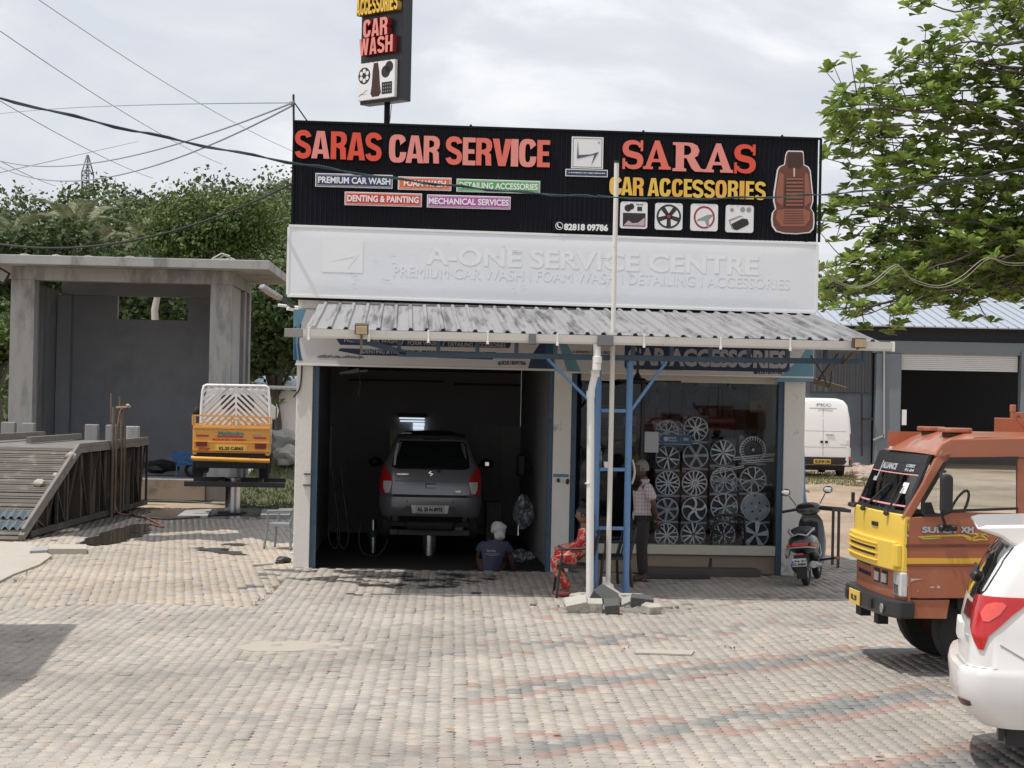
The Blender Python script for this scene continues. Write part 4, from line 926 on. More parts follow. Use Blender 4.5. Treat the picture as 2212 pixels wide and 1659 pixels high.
def ghost(s,x0,x1,y0,y1,bold):
 for mt,dv,gx in((M_GH2,.0016,.9),(M_GH,.0032,0)):
  m=MB(mt);u0_,z1_=F(x0+gx,y0+gx,vw);u1_,_=F(x1+gx,y0+gx,vw);_,z0_=F(x0+gx,y1+gx,vw)
  H_=lambda t_:text_me(t_,bold)[2][0]-text_me(t_,bold)[1][0]
  full=H_(s);pre=''
  for wd in s.split(' '):
   m=MB(mt);b_=H_(pre+wd)/full;a_=b_-H_(wd)/full;pre+=wd+' '
   zz=z1_ if wd!='|' else z1_+.01
   put_text(m,wd,lerp(u0_,u1_,a_),lerp(u0_,u1_,b_),z0_+ws*a_*(u1_-u0_),z1_+ws*a_*(u1_-u0_),vw-dv,.0003,bold,slope=ws);part('ghost_lettering',m,wb)
ghost('A-ONE SERVICE CENTRE',920,1640,530,571,.03);ghost('PREMIUM CAR WASH | FOAM WASH | DETAILING | ACCESSORIES',850,1706,574,597,.0)
u0_,z1_=F(697,519,vw);u1_,z0_=F(783,591,vw);m=MB(M_GH2);m.box((u0_,vw-.0022,z0_),(u1_+.01,vw-.0015,z1_+.0));part('ghost_square',m,wb);m=MB(M_GH);m.box((u0_,vw-.0040,z0_+.01),(u1_,vw-.0032,z1_));part('ghost_square',m,wb)
m=MB(M_GH2);m.prism([(lerp(u0_,u1_,x),lerp(z0_,z1_,z))for x,z in((.15,.35),(.9,.58),(.62,.1),(.78,.5))],vw-.0062,vw-.0052);part('ghost_mark',m,wb,recalc=True)
M_SC=mat('pale_blue_scuff',(.42,.55,.72),.5,var=.2);q=random.Random(8)
for k in range(26):
 u=lerp(wx0+.8,wx1-.5,q.random());z=lerp(wz0+.1,wz1-.1,q.random());l=q.uniform(.03,.14);m=MB(M_SC if k%3 else M_GH2)
 a_=q.uniform(-.2,.3);m.prism([(u,z),(u+l*.5,z+l*a_-.006),(u+l,z+l*a_),(u+l*.5,z+l*a_+.005)],vw-.0075,vw-.0065);part('scuff',m,wb,recalc=True)
pc=F(836,250,.6);
psx=pc[0]
Ysign=SHOP.w((psx,.6,0)).y
PSF=Frame(SHOP.w((psx,.6,0)),YAW+R(-44))
c1=SHOP.i@at(836,262,Ysign)
ps=thing('pole_sign','tall black box sign on a post reading CAR WASH above the roof','sign',PSF,(0,0,TOPW+.15))
zpb=PSF.on(830,226,0)[1];hw_=.50
def psu(px,py,v=-.10):return PSF.on(px,py,v)
u_l=psu(779,150)[0];u_r=psu(868,150)[0];zb_=psu(779,226)[1];zb_=(psu(779,228)[1]+psu(872,214)[1])/2
m=MB(M_BLACK);m.cyl((0,0,TOPW+.15),(0,0,zb_),.045,n=12);part('post',m,ps,smooth=40)
m=MB(mat('sign_black_gloss',(.014,.016,.020),.35,var=.2));m.box((u_l,-.10,zb_),(u_r,.10,zb_+2.4));part('cabinet',m,ps,bevel=.006)
W=u_r-u_l
def ptx(s,x0,x1,z0,z1,mt,dp):
 m=MB(mt);put_text(m,s,x0,x1,z0,z1,-.10,dp,.05);return part('lettering',m,ps)
zr=lambda py,px=822:psu(px,py)[1]
lw=.10
def pl(s,x0,x1,z0,z1,mt):
 n=len(s);w=(x1-x0)/n
 wd=[(.24 if c=='I' else 1.25 if c=='W' else .92)for c in s];tot=sum(wd)+.10*(n-1);u=x0
 for c,k in zip(s,wd):
  a,b=u,u+k/tot*(x1-x0);u=b+.10/tot*(x1-x0)
  if c in 'WH':
   if c=='H':lp=[[(0,0),(.2,0),(.2,.42),(.4,.42),(.4,0),(.6,0),(.6,1),(.4,1),(.4,.6),(.2,.6),(.2,1),(0,1)]]
   else:lp=[[(0,1),(.2,1),(.27,.38),(.35,1),(.55,1),(.63,.38),(.7,1),(.9,1),(.74,0),(.54,0),(.45,.55),(.36,0),(.16,0)]]
   if c not in GL:GL[c]=(.6,glyph_me(lp,1))
  letter(c,a,b,z0,z1,-.10,.10,mt,ps,side=mat('letter_side_red',(.22,.015,.015),.4)if mt is not YEL else mat('letter_side_amber',(.30,.17,.03),.4))
pl('CAR',u_l+.16*W,u_r-.25*W,zr(80),zr(42),PINK);pl('WASH',u_l+.07*W,u_r-.12*W,zr(118),zr(82),PINK);pl('ACCESSORIES',u_l-.02*W,u_r-.02,zr(30),zr(-6),YEL)
m=MB(M_WP);zq0,zq1=zr(214),zr(134);m.box((u_l,-.16,zq0),(u_r-.10*W,-.1005,zq1));part('picture_box',m,ps,bevel=.004)
wv=-.16;WW=W*.88;HH=zq1-zq0;fxp=lambda x:u_l+x*WW;fzp=lambda z:zq0+z*HH
def pp2(nm,mt,polys=(),discs=(),l=0):
 m=MB(mt)
 for p in polys:m.prism([(fxp(x),fzp(z))for x,z in p],wv-.002-l,wv-.0004-l)
 for x,z,r in discs:m.cyl((fxp(x),wv-.0004-l,fzp(z)),(fxp(x),wv-.002-l,fzp(z)),r*WW,n=24)
 part(nm,m,ps,recalc=True)
pp2('wheel_print',M_PIC,discs=[(.19,.66,.165)]);
pp2('wheel_gap',M_WP,discs=[(.19+.095*math.cos(R(30+60*i)),.66+.095*WW/HH*math.sin(R(30+60*i)),.042)for i in range(6)],l=.002)
pp2('seat_print',S3,[[(.45,.97),(.56,.97),(.60,.75),(.63,.35),(.66,.15),(.60,.06),(.42,.06),(.37,.15),(.40,.35),(.42,.75)]])
pp2('speaker_print',M_PIC,discs=[(.78,.70,.12),(.87,.82,.11)]);pp2('screen_print',M_PIC,[[(.68,.10),(.96,.10),(.96,.42),(.68,.42)]])
pp2('screen_icon',M_PICG,discs=[(.73+.06*i,.17+.09*j,.014)for i in range(4)for j in range(3)],l=.002)
pp2('wiper_print',M_PICG,[[(.03,.12),(.25,.26),(.30,.27),(.22,.22)],[(.05,.12),(.10,.18),(.28,.16),(.12,.15)]])
# ================================================================ CONCRETE SHELL ON THE LEFT
CBF=Frame((at(17,900,44).x,44,0),R(2.13));C_=CBF.on
cf=lambda px,py,v=0:C_(px,py,v)
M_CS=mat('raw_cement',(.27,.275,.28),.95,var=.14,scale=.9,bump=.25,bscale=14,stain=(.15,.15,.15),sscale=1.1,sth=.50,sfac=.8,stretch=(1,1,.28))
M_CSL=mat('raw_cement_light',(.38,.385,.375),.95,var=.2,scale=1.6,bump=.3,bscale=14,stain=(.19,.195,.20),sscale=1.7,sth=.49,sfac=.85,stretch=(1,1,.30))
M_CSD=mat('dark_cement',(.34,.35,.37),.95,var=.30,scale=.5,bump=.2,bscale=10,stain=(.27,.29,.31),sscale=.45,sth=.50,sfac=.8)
shell=thing('concrete_shell','unfinished grey concrete building with an open front and a square hole in its back wall','building',CBF,(2.5,0,0))
cl0,cl1=0,cf(71,800)[0];cr0,cr1=cf(451,800)[0],cf(496,800)[0];zbm=cf(260,609)[1];zsl=cf(260,579)[1];zst=cf(300,556,-.8)[1];zsb=cf(300,576,-.8)[1];DB=4.4
def cb(nm,a,b,mt,bev=.01):m=MB(mt);m.box(a,b);return part(nm,m,shell,bevel=bev)
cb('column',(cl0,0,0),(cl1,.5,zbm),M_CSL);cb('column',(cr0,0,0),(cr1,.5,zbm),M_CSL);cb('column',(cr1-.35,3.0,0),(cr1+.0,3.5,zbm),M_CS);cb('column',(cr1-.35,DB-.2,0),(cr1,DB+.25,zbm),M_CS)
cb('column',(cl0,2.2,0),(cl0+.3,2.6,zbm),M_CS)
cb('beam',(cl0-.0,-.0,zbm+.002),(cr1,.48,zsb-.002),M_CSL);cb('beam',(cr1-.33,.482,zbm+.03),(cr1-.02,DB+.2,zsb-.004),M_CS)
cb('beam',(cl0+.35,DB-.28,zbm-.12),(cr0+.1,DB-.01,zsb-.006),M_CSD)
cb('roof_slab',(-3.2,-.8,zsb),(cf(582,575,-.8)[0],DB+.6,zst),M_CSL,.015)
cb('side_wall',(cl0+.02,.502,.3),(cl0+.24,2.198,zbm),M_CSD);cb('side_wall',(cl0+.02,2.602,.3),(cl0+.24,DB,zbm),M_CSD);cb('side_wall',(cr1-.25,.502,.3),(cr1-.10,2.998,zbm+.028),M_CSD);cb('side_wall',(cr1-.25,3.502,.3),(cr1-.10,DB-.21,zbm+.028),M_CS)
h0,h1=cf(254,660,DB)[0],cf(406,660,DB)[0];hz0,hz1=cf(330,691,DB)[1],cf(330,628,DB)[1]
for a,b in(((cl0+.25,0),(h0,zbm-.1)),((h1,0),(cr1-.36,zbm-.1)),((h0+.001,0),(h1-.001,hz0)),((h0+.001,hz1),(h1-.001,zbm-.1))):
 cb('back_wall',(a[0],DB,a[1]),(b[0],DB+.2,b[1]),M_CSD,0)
cb('column',(cl0+.26,DB-.35,.3),(cl0+.62,DB-.01,zbm-.13),M_CSD)
for va_,ya,yb in((1.0,612,668),(2.9,622,676)):
 z0,z1=CBF.onu(82,yb,cl0+.3)[1],CBF.onu(82,ya,cl0+.3)[1];cb('pale_panel',(cl0+.245,va_,cf(82,yb,va_)[1]),(cl0+.27,va_+.75,cf(82,ya,va_)[1]),M_CSL,0)  # flat pale panels set proud of the left inner wall
for k,(px,ly)in enumerate(((52,549),(120,551),(190,552),(468,560),(480,558),(492,561),(280,553))):
 p=cf(px,ly,-.6);m=MB(M_CSL);m.rock((p[0],-.5,zst+.01),(.13,.1,.04),k,1);single('mortar_lump',m,['flat mortar lump on the roof edge above the left column','small mortar crust on the concrete roof edge','wide mortar lump on the concrete roof edge, second from the left','rubble piece on the roof edge above the right column','tallest rubble piece on the concrete roof edge','rightmost rubble piece on the concrete roof edge','lone small lump midway along the concrete roof edge'][k],'rubble',CBF,(p[0],-.5,zst),'lumps along the concrete roof edge',smooth=60)
m=MB(M_PALE);p=cf(468,558,-.6);m.tube([(p[0]-.12,-.55,zst+.02),(p[0]+.1,-.5,zst+.16),(p[0]+.3,-.5,zst+.1)],.022,6);m.tube([(p[0]+.0,-.5,zst+.02),(p[0]+.16,-.5,zst+.12),(p[0]+.42,-.5,zst+.02)],.018,6)
single('broken_stick',m,'pale broken sticks lying on the concrete roof edge','stick',CBF,(p[0],-.5,zst),smooth=60)
M_TANW=mat('tan_plaster',(.27,.225,.18),.9,var=.15,scale=2,stain=(.12,.11,.10),sscale=1.5,sth=.56)
rf=thing('raised_plinth','low tan plastered plinth wall in front of the concrete building','wall',CBF,(2.5,-.9,0));m=MB(M_TANW);m.box((-4,-.9,-.02),(cf(424,1050,-.9)[0]+.2,-.75,.46));part('edge_wall',m,rf,bevel=.01)
m=MB(M_CSD);m.box((-4,-.75,.0),(cf(424,1050,-.9)[0]+.1,DB-.002,.44));part('floor_slab',m,rf)
m=MB(mat('grey_plaster',(.16,.155,.15),.9,var=.2,stain=(.08,.08,.08),sscale=1.2));m.box((cf(424,1050,-.9)[0]+.21,-.86,-.02),(cf(545,1050,-.9)[0],-.72,.40));single('low_wall',m,'low dark grey wall behind the lift post of the jeep','wall',CBF,(cf(480,1050,-.9)[0],-.8,0),bevel=.01)
# ================================================================ RAMP
XR=-7.95;XL=-11.6;ZT=1.41;Y0,Y1,Y2=30.2,34.1,40.5
M_RS=mat('ramp_steel',(.06,.052,.045),.75,metal=.3,var=.3,scale=4,stain=(.16,.14,.12),sscale=3,sth=.55)
M_RSL=mat('ramp_top_steel',(.20,.185,.165),.7,metal=.2,var=.2,scale=4,stain=(.10,.09,.08),sscale=3,sth=.55)
M_SLAT=mat('muddy_slat',(.115,.102,.088),.85,var=.35,scale=3,stain=(.24,.21,.175),sscale=3,sth=.54)
ramp=thing('vehicle_ramp','long steel truss ramp with muddy ribbed deck beside the concrete building','ramp',WORLD,(-9.8,34,0))
def rb(nm,a,b,w,h=None,mt=M_RS):m=MB(mt);m.bar(a,b,w,h);return part(nm,m,ramp,bevel=.004)
rb('top_chord',(XR,Y0+.02,.06),(XR,Y1,ZT-.03),.09,.10,M_RSL);rb('top_chord',(XR,Y1+.003,ZT-.03),(XR,Y2,ZT-.03),.09,.10,M_RSL);rb('curb',(XR,Y1+.0,ZT+.06),(XR,Y2,ZT+.06),.06,.075,M_RSL)
rb('curb',(XR,Y0+.1,.17),(XR,Y1-.03,ZT+.06),.06,.075,M_RSL)
rb('bottom_chord',(XR,Y0+.5,.08),(XR,Y2,.08),.08,.10)
def ztop(y):return lerp(.06,ZT-.03,min(1,(y-Y0)/(Y1-Y0)))-.05
ys_=[Y0+.9,Y0+1.6,Y0+2.3,Y0+3.0,Y1+.1,Y1+.9,Y1+1.7,Y1+2.5,Y1+3.3,Y1+4.1,Y1+4.9,Y1+5.7,Y2-.05]
for i,y in enumerate(ys_):
 rb('truss_upright',(XR+.01,y,.08),(XR+.01,y,ztop(y)),.045,.05)
 if i+1<len(ys_):yn=ys_[i+1];rb('truss_diagonal',(XR-.02,y+.03,.13 if i%2 else ztop(y)),(XR-.02,yn-.03,ztop(yn)if i%2 else .13),.04,.04)
m=MB(mat('ramp_inner_sheet',(.03,.028,.027),.85,var=.3,scale=2,stain=(.09,.08,.07),sscale=1.2,sth=.56))
m.prism([(Y0+.6,.0),(Y2,.0),(Y2,ZT-.12),(Y1,ZT-.12),(Y0+.6,.12)],XR-.36,XR-.33,'x');part('side_sheet',m,ramp,recalc=True)
for k in range(7):y=lerp(Y1-.6,Y2-.5,k/6);m=MB(mat('ramp_pier',(.08,.07,.06),.85,var=.3,scale=3));m.box((XR-.28,y,0),(XR-.10,y+.35,ztop(y)-.04));part('pier',m,ramp,bevel=.01)
L1=math.hypot(Y1-Y0,ZT);ns_=46;dv=Vector((0,(Y1-Y0)/L1,ZT/L1));nv_=Vector((0,-dv.z,dv.y))
for k in range(ns_):
 c=Vector(((XL+XR)/2,Y0,0))+dv*(L1*(k+.5)/ns_)+nv_*random.Random(k).uniform(-.006,.012);hl=dv*(L1/ns_*.36);hx=Vector(((XR-XL)/2-.05,0,0));th=nv_*.02
 m=MB(M_SLAT);vs=[c+sx*hx+sy*hl+sz*th for sz in(-1,1)for sx,sy in((-1,-1),(1,-1),(1,1),(-1,1))]
 m.add(vs,[(0,3,2,1),(4,5,6,7),(0,1,5,4),(1,2,6,5),(2,3,7,6),(3,0,4,7)]);part('slat',m,ramp)
m=MB(M_RS);m.add([(XL,Y0+.1,-.0),(XR-.05,Y0+.1,-.0),(XR-.05,Y1,ZT-.05),(XL,Y1,ZT-.05)],[(0,1,2,3)]);part('under_deck',m,ramp)
m=MB(mat('platform_plate',(.16,.155,.145),.75,var=.25,scale=2,stain=(.30,.29,.27),sscale=1.2,sth=.55));m.box((XL,Y1+.01,ZT-.06),(XR-.05,Y2,ZT));part('platform',m,ramp)
rb('curb',(-9.42,Y2-.05,ZT+.08),(-9.5,36.5,ZT+.08),.10,.12,M_RSL);rb('curb',(-10.2,Y2-.1,ZT+.10),(-10.35,33.6,ZT+.12),.10,.14,M_RSL);rb('curb',(-10.35,33.58,ZT+.12),(-10.35,Y0+1.6,.72),.10,.14,M_RSL)
for k,(a,b,t_,d_)in enumerate(((1,32,912,960),(46,74,914,960),(182,211,917,965),(227,250,918,965),(270,299,921,965))):
 p0_,p1_=at(a,d_,42.0),at(b,t_,42.0);m=MB(M_CS if k<4 else M_CSL);m.box((p0_.x,42.0,.3),(p1_.x,42.2,p1_.z))
 single('concrete_post',m,['stained concrete post at the picture edge behind the ramp','dark stained concrete post beside the left column of the shell','square topped concrete post alone before the shaded back wall','concrete post just left of the standpipes','palest concrete post, just right of the standpipes'][k],'post',WORLD,(p0_.x,42.0,.3),'stub concrete posts behind the ramp',bevel=.02)
for px,py,s,lab in((85,1051,.11,'pale stone lying in the middle of the ramp deck'),(152,992,.10,'stone wedged near the top of the ramp deck'),(122,1033,.075,'small dark stone beside the ramp edge')):
 d=ray(px,py);
 k=((HC-0)/1.0);a_=ZT/(Y1-Y0);kk=(-a_*(-Y0)-HC+0);tt=(HC+a_*Y0)/(a_*d.y-d.z);p=Vector((d.x*tt,d.y*tt,HC+d.z*tt))+Vector((0,0,s*.5))
 m=MB(M_CONCW if s>.08 else M_CONC);m.rock(p,(s,s,s*.75),int(px),2);single('stone',m,lab,'stone',WORLD,p,smooth=40)
for i,(px,py)in enumerate(((10,1118),(14,1141))):
 d=ray(px,py);a_=ZT/(Y1-Y0);tt=(HC+a_*Y0)/(a_*d.y-d.z);p=Vector((d.x*tt,d.y*tt,HC+d.z*tt))+Vector((0,0,.05))
 m=MB(mat('grey_blue_scrap',(.10,.13,.15),.6,var=.2));m.grid(lambda u,v:(p.x+(u-.5)*.85,p.y+(v-.5)*.25,p.z+.35*(v-.5)*.25+.03*math.sin(u*40)+.02*v),40,3)
 single('sheet_scrap',m,['upper scrap of dark corrugated sheet on the ramp deck','lower scrap of dark corrugated sheet on the ramp deck'][i],'scrap',WORLD,p,smooth=50)
M_RUST=mat('rusty_pipe',(.17,.13,.10),.7,metal=.3,var=.3,scale=10);M_HOSE=mat('dark_hose',(.03,.025,.025),.55);M_HOSER=mat('brown_hose',(.20,.09,.06),.55)
for i,(px,Y)in enumerate(((247,36.6),(266,37.4))):
 top=at(px,880,Y);t=thing('standpipe',['thin rusty standpipe clamped to the ramp side, with the taller bare rod','rusty standpipe with a tap and a brown hose looped over it'][i],'pipe',WORLD,(-7.86,Y,0))
 m=MB(M_RUST);m.cyl((-7.86,Y,0),(-7.86,Y,top.z),.035,n=10);part('pipe',m,t,smooth=40)
 m=MB(M_RUST);m.cyl((-7.90,Y,top.z-.3),(-7.92,Y,top.z+(.28 if i==0 else .22)),.018,n=8);part('rod',m,t)
 m=MB(M_RUST);m.cyl((-7.80,Y,.1),(-7.79,Y,top.z-.35),.022,n=8);part('pipe',m,t)
 if i:m=MB(mat('brass',(.45,.36,.22),.45,metal=.6));m.bar((-7.98,Y,top.z),(-7.70,Y,top.z+.01),.05,.04);m.rock((-7.74,Y,top.z+.03),(.06,.05,.05),2,1);part('tap',m,t,bevel=.004)
def hose(lab,pts,r,mt,name='hose',cat='hose',n=8,grp=None):
 m=MB(mt);P=[Vector(p)for p in pts];Q=[]
 for i in range(len(P)-1):
  p_1=P[max(0,i-1)];p_2=P[i];p_3=P[i+1];p_4=P[min(len(P)-1,i+2)]
  for s in range(6):
   t_=s/6;Q.append(.5*((2*p_2)+(p_3-p_1)*t_+(2*p_1-5*p_2+4*p_3-p_4)*t_*t_+(3*p_2-p_1-3*p_3+p_4)*t_**3))
 Q.append(P[-1]);m.tube(Q,r,n);return single(name,m,lab,cat,WORLD,P[0],grp,smooth=60)
h=at(266,880,37.4)
hose('brown hose hanging from the standpipe tap down to the paving',[h+Vector((.1,-.05,0)),h+Vector((-.05,-.06,-.1)),(h.x-.08,37.2,1.4),(h.x-.05,37.1,.6),(h.x+.1,36.6,.1),gr(300,1112,.03),gr(340,1130,.03),gr(352,1138,.02),gr(320,1130,.02)],.016,M_HOSER)
hose('dark hose lying from the ramp foot across the wet paving',[gr(262,1100,.03),gr(300,1116,.03),gr(370,1121,.02),(gr(430,1119).x,gr(430,1119).y,.02),gr(470,1112,.03),gr(520,1110,.03)],.022,M_HOSE)
hose('thin green hose stretched along the foot of the tan plinth',[gr(300,1082,.03),gr(400,1083,.03),gr(480,1090,.03),gr(560,1095,.03),gr(620,1100,.03)],.016,mat('green_hose',(.06,.14,.11),.5))
hose('black cable trailing over the ramp platform',[at(0,962,38)+Vector((0,0,.03)),at(90,963,38),at(150,970,37.5),at(200,968,37.3),at(250,953,37.2)],.015,M_HOSE,'cable','cable')
M_WATER=broken('dirty_water',(.06,.05,.04),.08,1.6,.36,.43);M_OIL=broken('oil_stain',(.02,.022,.025),.4,3.2,.40,.50);M_SMR=broken('wash_smear',(.05,.05,.05),.45,2.6,.50,.62)
def blob(name,lab,cat,ptspx,mt,z=.012,kind=None,thick_=.003,rg=.12,seed=0):
 q=random.Random(seed);P=[gr(x,y)for x,y in ptspx];o_=[]
 for i in range(len(P)):
  a,b=P[i],P[(i+1)%len(P)]
  for s in range(5):p=a.lerp(b,s/5);o_.append((p.x+q.uniform(-rg,rg),p.y+q.uniform(-rg,rg)*1.5))
 m=MB(mt);m.prism(o_,z,z+thick_,'z');c=P[0];return single(name,m,lab,cat,WORLD,(c.x,c.y,0),kind=kind,recalc=True)
o=blob('puddle','dark puddle spreading on the paving beside the ramp foot','puddle',[(160,1174),(205,1179),(262,1172),(300,1158),(318,1150),(330,1132),(262,1138),(225,1152),(190,1162)],M_WATER,.014)
o=blob('puddle','thin film of water reaching along the ramp side','puddle',[(300,1126),(345,1120),(420,1118),(430,1108),(330,1100),(318,1110)],M_WATER,.010,seed=3)
o=blob('oil_stain','black oil stain on the pale paving in front of the jeep lift','stain',[(405,1186),(455,1193),(500,1199),(525,1200),(520,1192),(480,1190),(490,1186),(430,1184)],M_OIL,.011,rg=.07,seed=5)
blob('oil_stain','small grey oil smear behind the black stain','stain',[(470,1178),(520,1180),(535,1176),(500,1174)],M_OIL,.009,rg=.05,seed=6)
blob('oil_stain','dark wet smear along the threshold of the wash bay','stain',[(760,1262),(860,1272),(985,1272),(1060,1256),(1100,1244),(940,1240),(800,1244)],M_SMR,.009,rg=.10,seed=8)
def slab(name,lab,ptspx,z0,z1,mt,cat='slab'):
 P=[gr(x,y)for x,y in ptspx];m=MB(mt);m.prism([(p.x,p.y)for p in P],z0,z1,'z');return single(name,m,lab,cat,WORLD,(P[0].x,P[0].y,0),bevel=.006,recalc=True)
slab('concrete_slab','pale concrete slab lying at the ramp foot by the puddle',[(104,1198),(187,1198),(187,1188),(108,1188)],0,.09,M_CONCW)
slab('concrete_slab','short dark slab touching the ramp foot',[(64,1200),(103,1198),(106,1190),(70,1192)],0,.07,M_CONC)
slab('cover_slab','wet concrete cover slab lying left of the jeep lift post',[(383,1119),(448,1119),(458,1104),(400,1107)],.0,.05,M_CONC)
slab('cover_slab','cover slab with cables on it, right of the jeep lift post',[(563,1119),(626,1119),(628,1106),(566,1107)],.0,.07,M_CONC)
m_w=mat('wet_dark_slab',(.045,.05,.055),.25,var=.3,scale=2)
slab('drain_channel','dark wet channel across the foot of the jeep lift post',[(400,1122),(628,1122),(628,1098),(410,1098)],-.02,.008,m_w,'drain')
P_=[gr(540,1229),gr(566,1227),gr(592,1222),gr(620,1216)]
m=MB(M_PALE);a,b=gr(545,1222,.02),gr(590,1218,.03);m.bar(a,b,.025);single('stick',m,'thin pale stick lying on the paving left of the shop corner','stick',WORLD,a)
m=MB(M_BLK);a=gr(612,1212,.03);m.rock((a.x,a.y,.05),(.12,.1,.05),3,2);m.bar(gr(596,1216,.02),gr(618,1211,.04),.03);single('rag',m,'black rag and scraps dropped against the shop corner pillar','rag',WORLD,a,smooth=50)
wd_=MB(L_DARK);q=random.Random(4)
for(x0,y0,x1,y1,n_)in((548,1311,600,1262,46),(30,1258,118,1204,60),(2120,1470,2040,1476,4),(1330,1410,1360,1402,14),(1550,1395,1590,1402,14)):
 for k in range(n_):
  t_=q.random();p=gr(lerp(x0,x1,t_)+q.uniform(-3,3),lerp(y0,y1,t_)+q.uniform(-2,2),.004);a=q.uniform(0,6);l=q.uniform(.015,.045)
  wd_.add([p,p+Vector((math.cos(a)*l,math.sin(a)*l,l*.5)),p+Vector((math.cos(a+.5)*l,math.sin(a+.5)*l,l*.3))],[(0,1,2)])
o=link('weeds',wd_.data('weeds'));tag(o,kind='stuff')
M_GR=leaf_mat('grass_blade',(.06,.09,.03),(.20,.21,.09))
def grass(name,n,fn,h=(.06,.2)):
 V=np.empty((n,3,3),dtype=np.float32);q=random.Random(n)
 for i in range(n):
  x,y,z=fn(q);a=q.uniform(0,6.3);l=q.uniform(*h);w=l*.22
  V[i,0]=(x-math.cos(a)*w,y-math.sin(a)*w,z);V[i,1]=(x+math.cos(a)*w,y+math.sin(a)*w,z);V[i,2]=(x+q.uniform(-.5,.5)*l,y+q.uniform(-.5,.5)*l,z+l)
 me=bpy.data.meshes.new(name);me.from_pydata([tuple(p)for p in V.reshape(-1,3)],[],[(3*i,3*i+1,3*i+2)for i in range(n)]);me.materials.append(M_GR);o=link(name,me);tag(o,kind='stuff')
def gf1(q):
 while True:
  px,py=q.uniform(1735,2000),q.uniform(1018,1062);p=gr(px,py)
  if noise.noise(Vector((p.x*.35,p.y*.12,2)))>-.12-(.25 if py<1045 else-.1):return p.x,p.y,-.03
grass('grass_verge',5000,gf1,(.05,.08))
def gf2(q):
 px,py=q.uniform(535,640),q.uniform(985,1080);p=gr(px,py,0);return p.x,p.y,(.55 if py<1030 else .1)*q.uniform(.3,1)
bank=MB(mat('bank_earth',(.10,.11,.06),1,var=.4,scale=1.5,bump=.8,bscale=3))
ba,bb=gr(540,1075),gr(650,1075)
bank.grid(lambda u,v:(lerp(ba.x,bb.x+1.5,u),lerp(40.8,58,v),-.02+1.0*sm(min(1,v*2.6))+.12*noise.noise(Vector((u*5,v*9,0)))),24,24);o=link('earth_bank',bank.data('earth_bank',smooth=70,recalc=True));tag(o,kind='structure')
def gf3(q):u,v=q.random(),q.random()*.6;return lerp(ba.x,bb.x+1.5,u),lerp(40.8,58,v),-.02+1.0*sm(min(1,v*2.6))+.12*noise.noise(Vector((u*5,v*9,0)))
grass('grass_bank',6000,gf3,(.04,.12))
for px,py,s,Y,lab in((608,960,.42,47,'big pale boulder between the jeep and the shop corner'),(622,985,.30,45,'smaller boulder below the big pale one'),(594,948,.22,47.6,'rock leaning behind the big boulder')):
 p=at(px,py,Y);m=MB(mat('pale_rock',(.36,.35,.32),.9,var=.25,scale=2,bump=.6,bscale=6));m.rock(p,(s*1.1,s,s*.9),int(px),3,.3);single('boulder',m,lab,'boulder',WORLD,p,smooth=35)
rb_=MB(mat('pinkish_stone',(.38,.29,.24),.95,var=.3,scale=2));q=random.Random(21)
for k in range(420):
 px,py=q.uniform(1846,2010),q.gauss(1020,7);p=gr(px,py);r=q.uniform(.05,.2);rb_.rock((p.x,p.y,r*.2),(r*1.3,r,r*.6),k,1,.4)
o=link('verge_rubble',rb_.data('verge_rubble',smooth=30));tag(o,kind='stuff')
hs=thing('small_house','small white house with pale blue metal eave behind the parked jeep','building',WORLD,(at(600,900,60).x,60,0));hx0,hx1=at(538,850,60).x,at(700,850,60).x;ze=at(600,838,60).z;zr_=at(600,812,63).z
m=MB(mat('pale_blue_sheet',(.42,.52,.60),.4,metal=.3,var=.1));
for k in range(15):
 a=hx0+(hx1-hx0)*k/15;b=a+(hx1-hx0)/15*.93;m.add([(a,59.4,ze),(b,59.4,ze),(b,63,zr_),(a,63,zr_),(a,59.4,ze-.05),(b,59.4,ze-.05)],[(0,1,2,3),(4,5,1,0)])
part('roof',m,hs);m=MB(M_WP);m.box((hx0,60.2,0),(at(572,900,60).x,60.4,ze-.1));m.box((at(600,900,60).x,60.2,0),(hx1,60.4,ze-.1));m.box((hx0,59.38,ze+.0),(hx1,59.40,ze+.07));part('wall',m,hs)
m=MB(mat('dark_brown_board',(.05,.035,.035),.6));m.box((at(572,900,60).x,60.25,1.0),(at(600,900,60).x,60.45,ze-.1));part('door',m,hs)
m=MB(mat('mural_orange',(.30,.14,.08),.6,var=.5,scale=3));m.box((at(574,900,60).x,60.22,1.9),(at(592,900,60).x,60.24,ze-.2));part('poster',m,hs)
m=MB(M_WP);m.lathe([(0.01,0),(.12,.05),(.17,.3),(.10,.5),(.01,.52)],(at(591,893,59).x,59,at(591,893,59).z-.2),12);single('white_jar',m,'white round jar glowing in front of the dark door of the small house','jar',WORLD,(at(591,893,59).x,59,0),smooth=50)
t=thing('potted_palm','small potted palm in front of the dark door of the small house','plant',WORLD,(at(596,900,58).x,58,1.0));pb=at(597,880,58);m=MB(L_MID);q=random.Random(2)
for k in range(16):
 a=q.uniform(0,6.3);l=q.uniform(.25,.5);d=Vector((math.cos(a)*l,math.sin(a)*l,q.uniform(.1,.35)));s_=Vector((-math.sin(a),math.cos(a),0))*.05;m.add([pb,pb+d*.6+s_+Vector((0,0,.1)),pb+d,pb+d*.6-s_+Vector((0,0,.1))],[(0,1,2,3)])
part('crown',m,t);m=MB(M_BARK);m.cyl((pb.x,58,1),pb,.02,n=6);part('trunk',m,t)
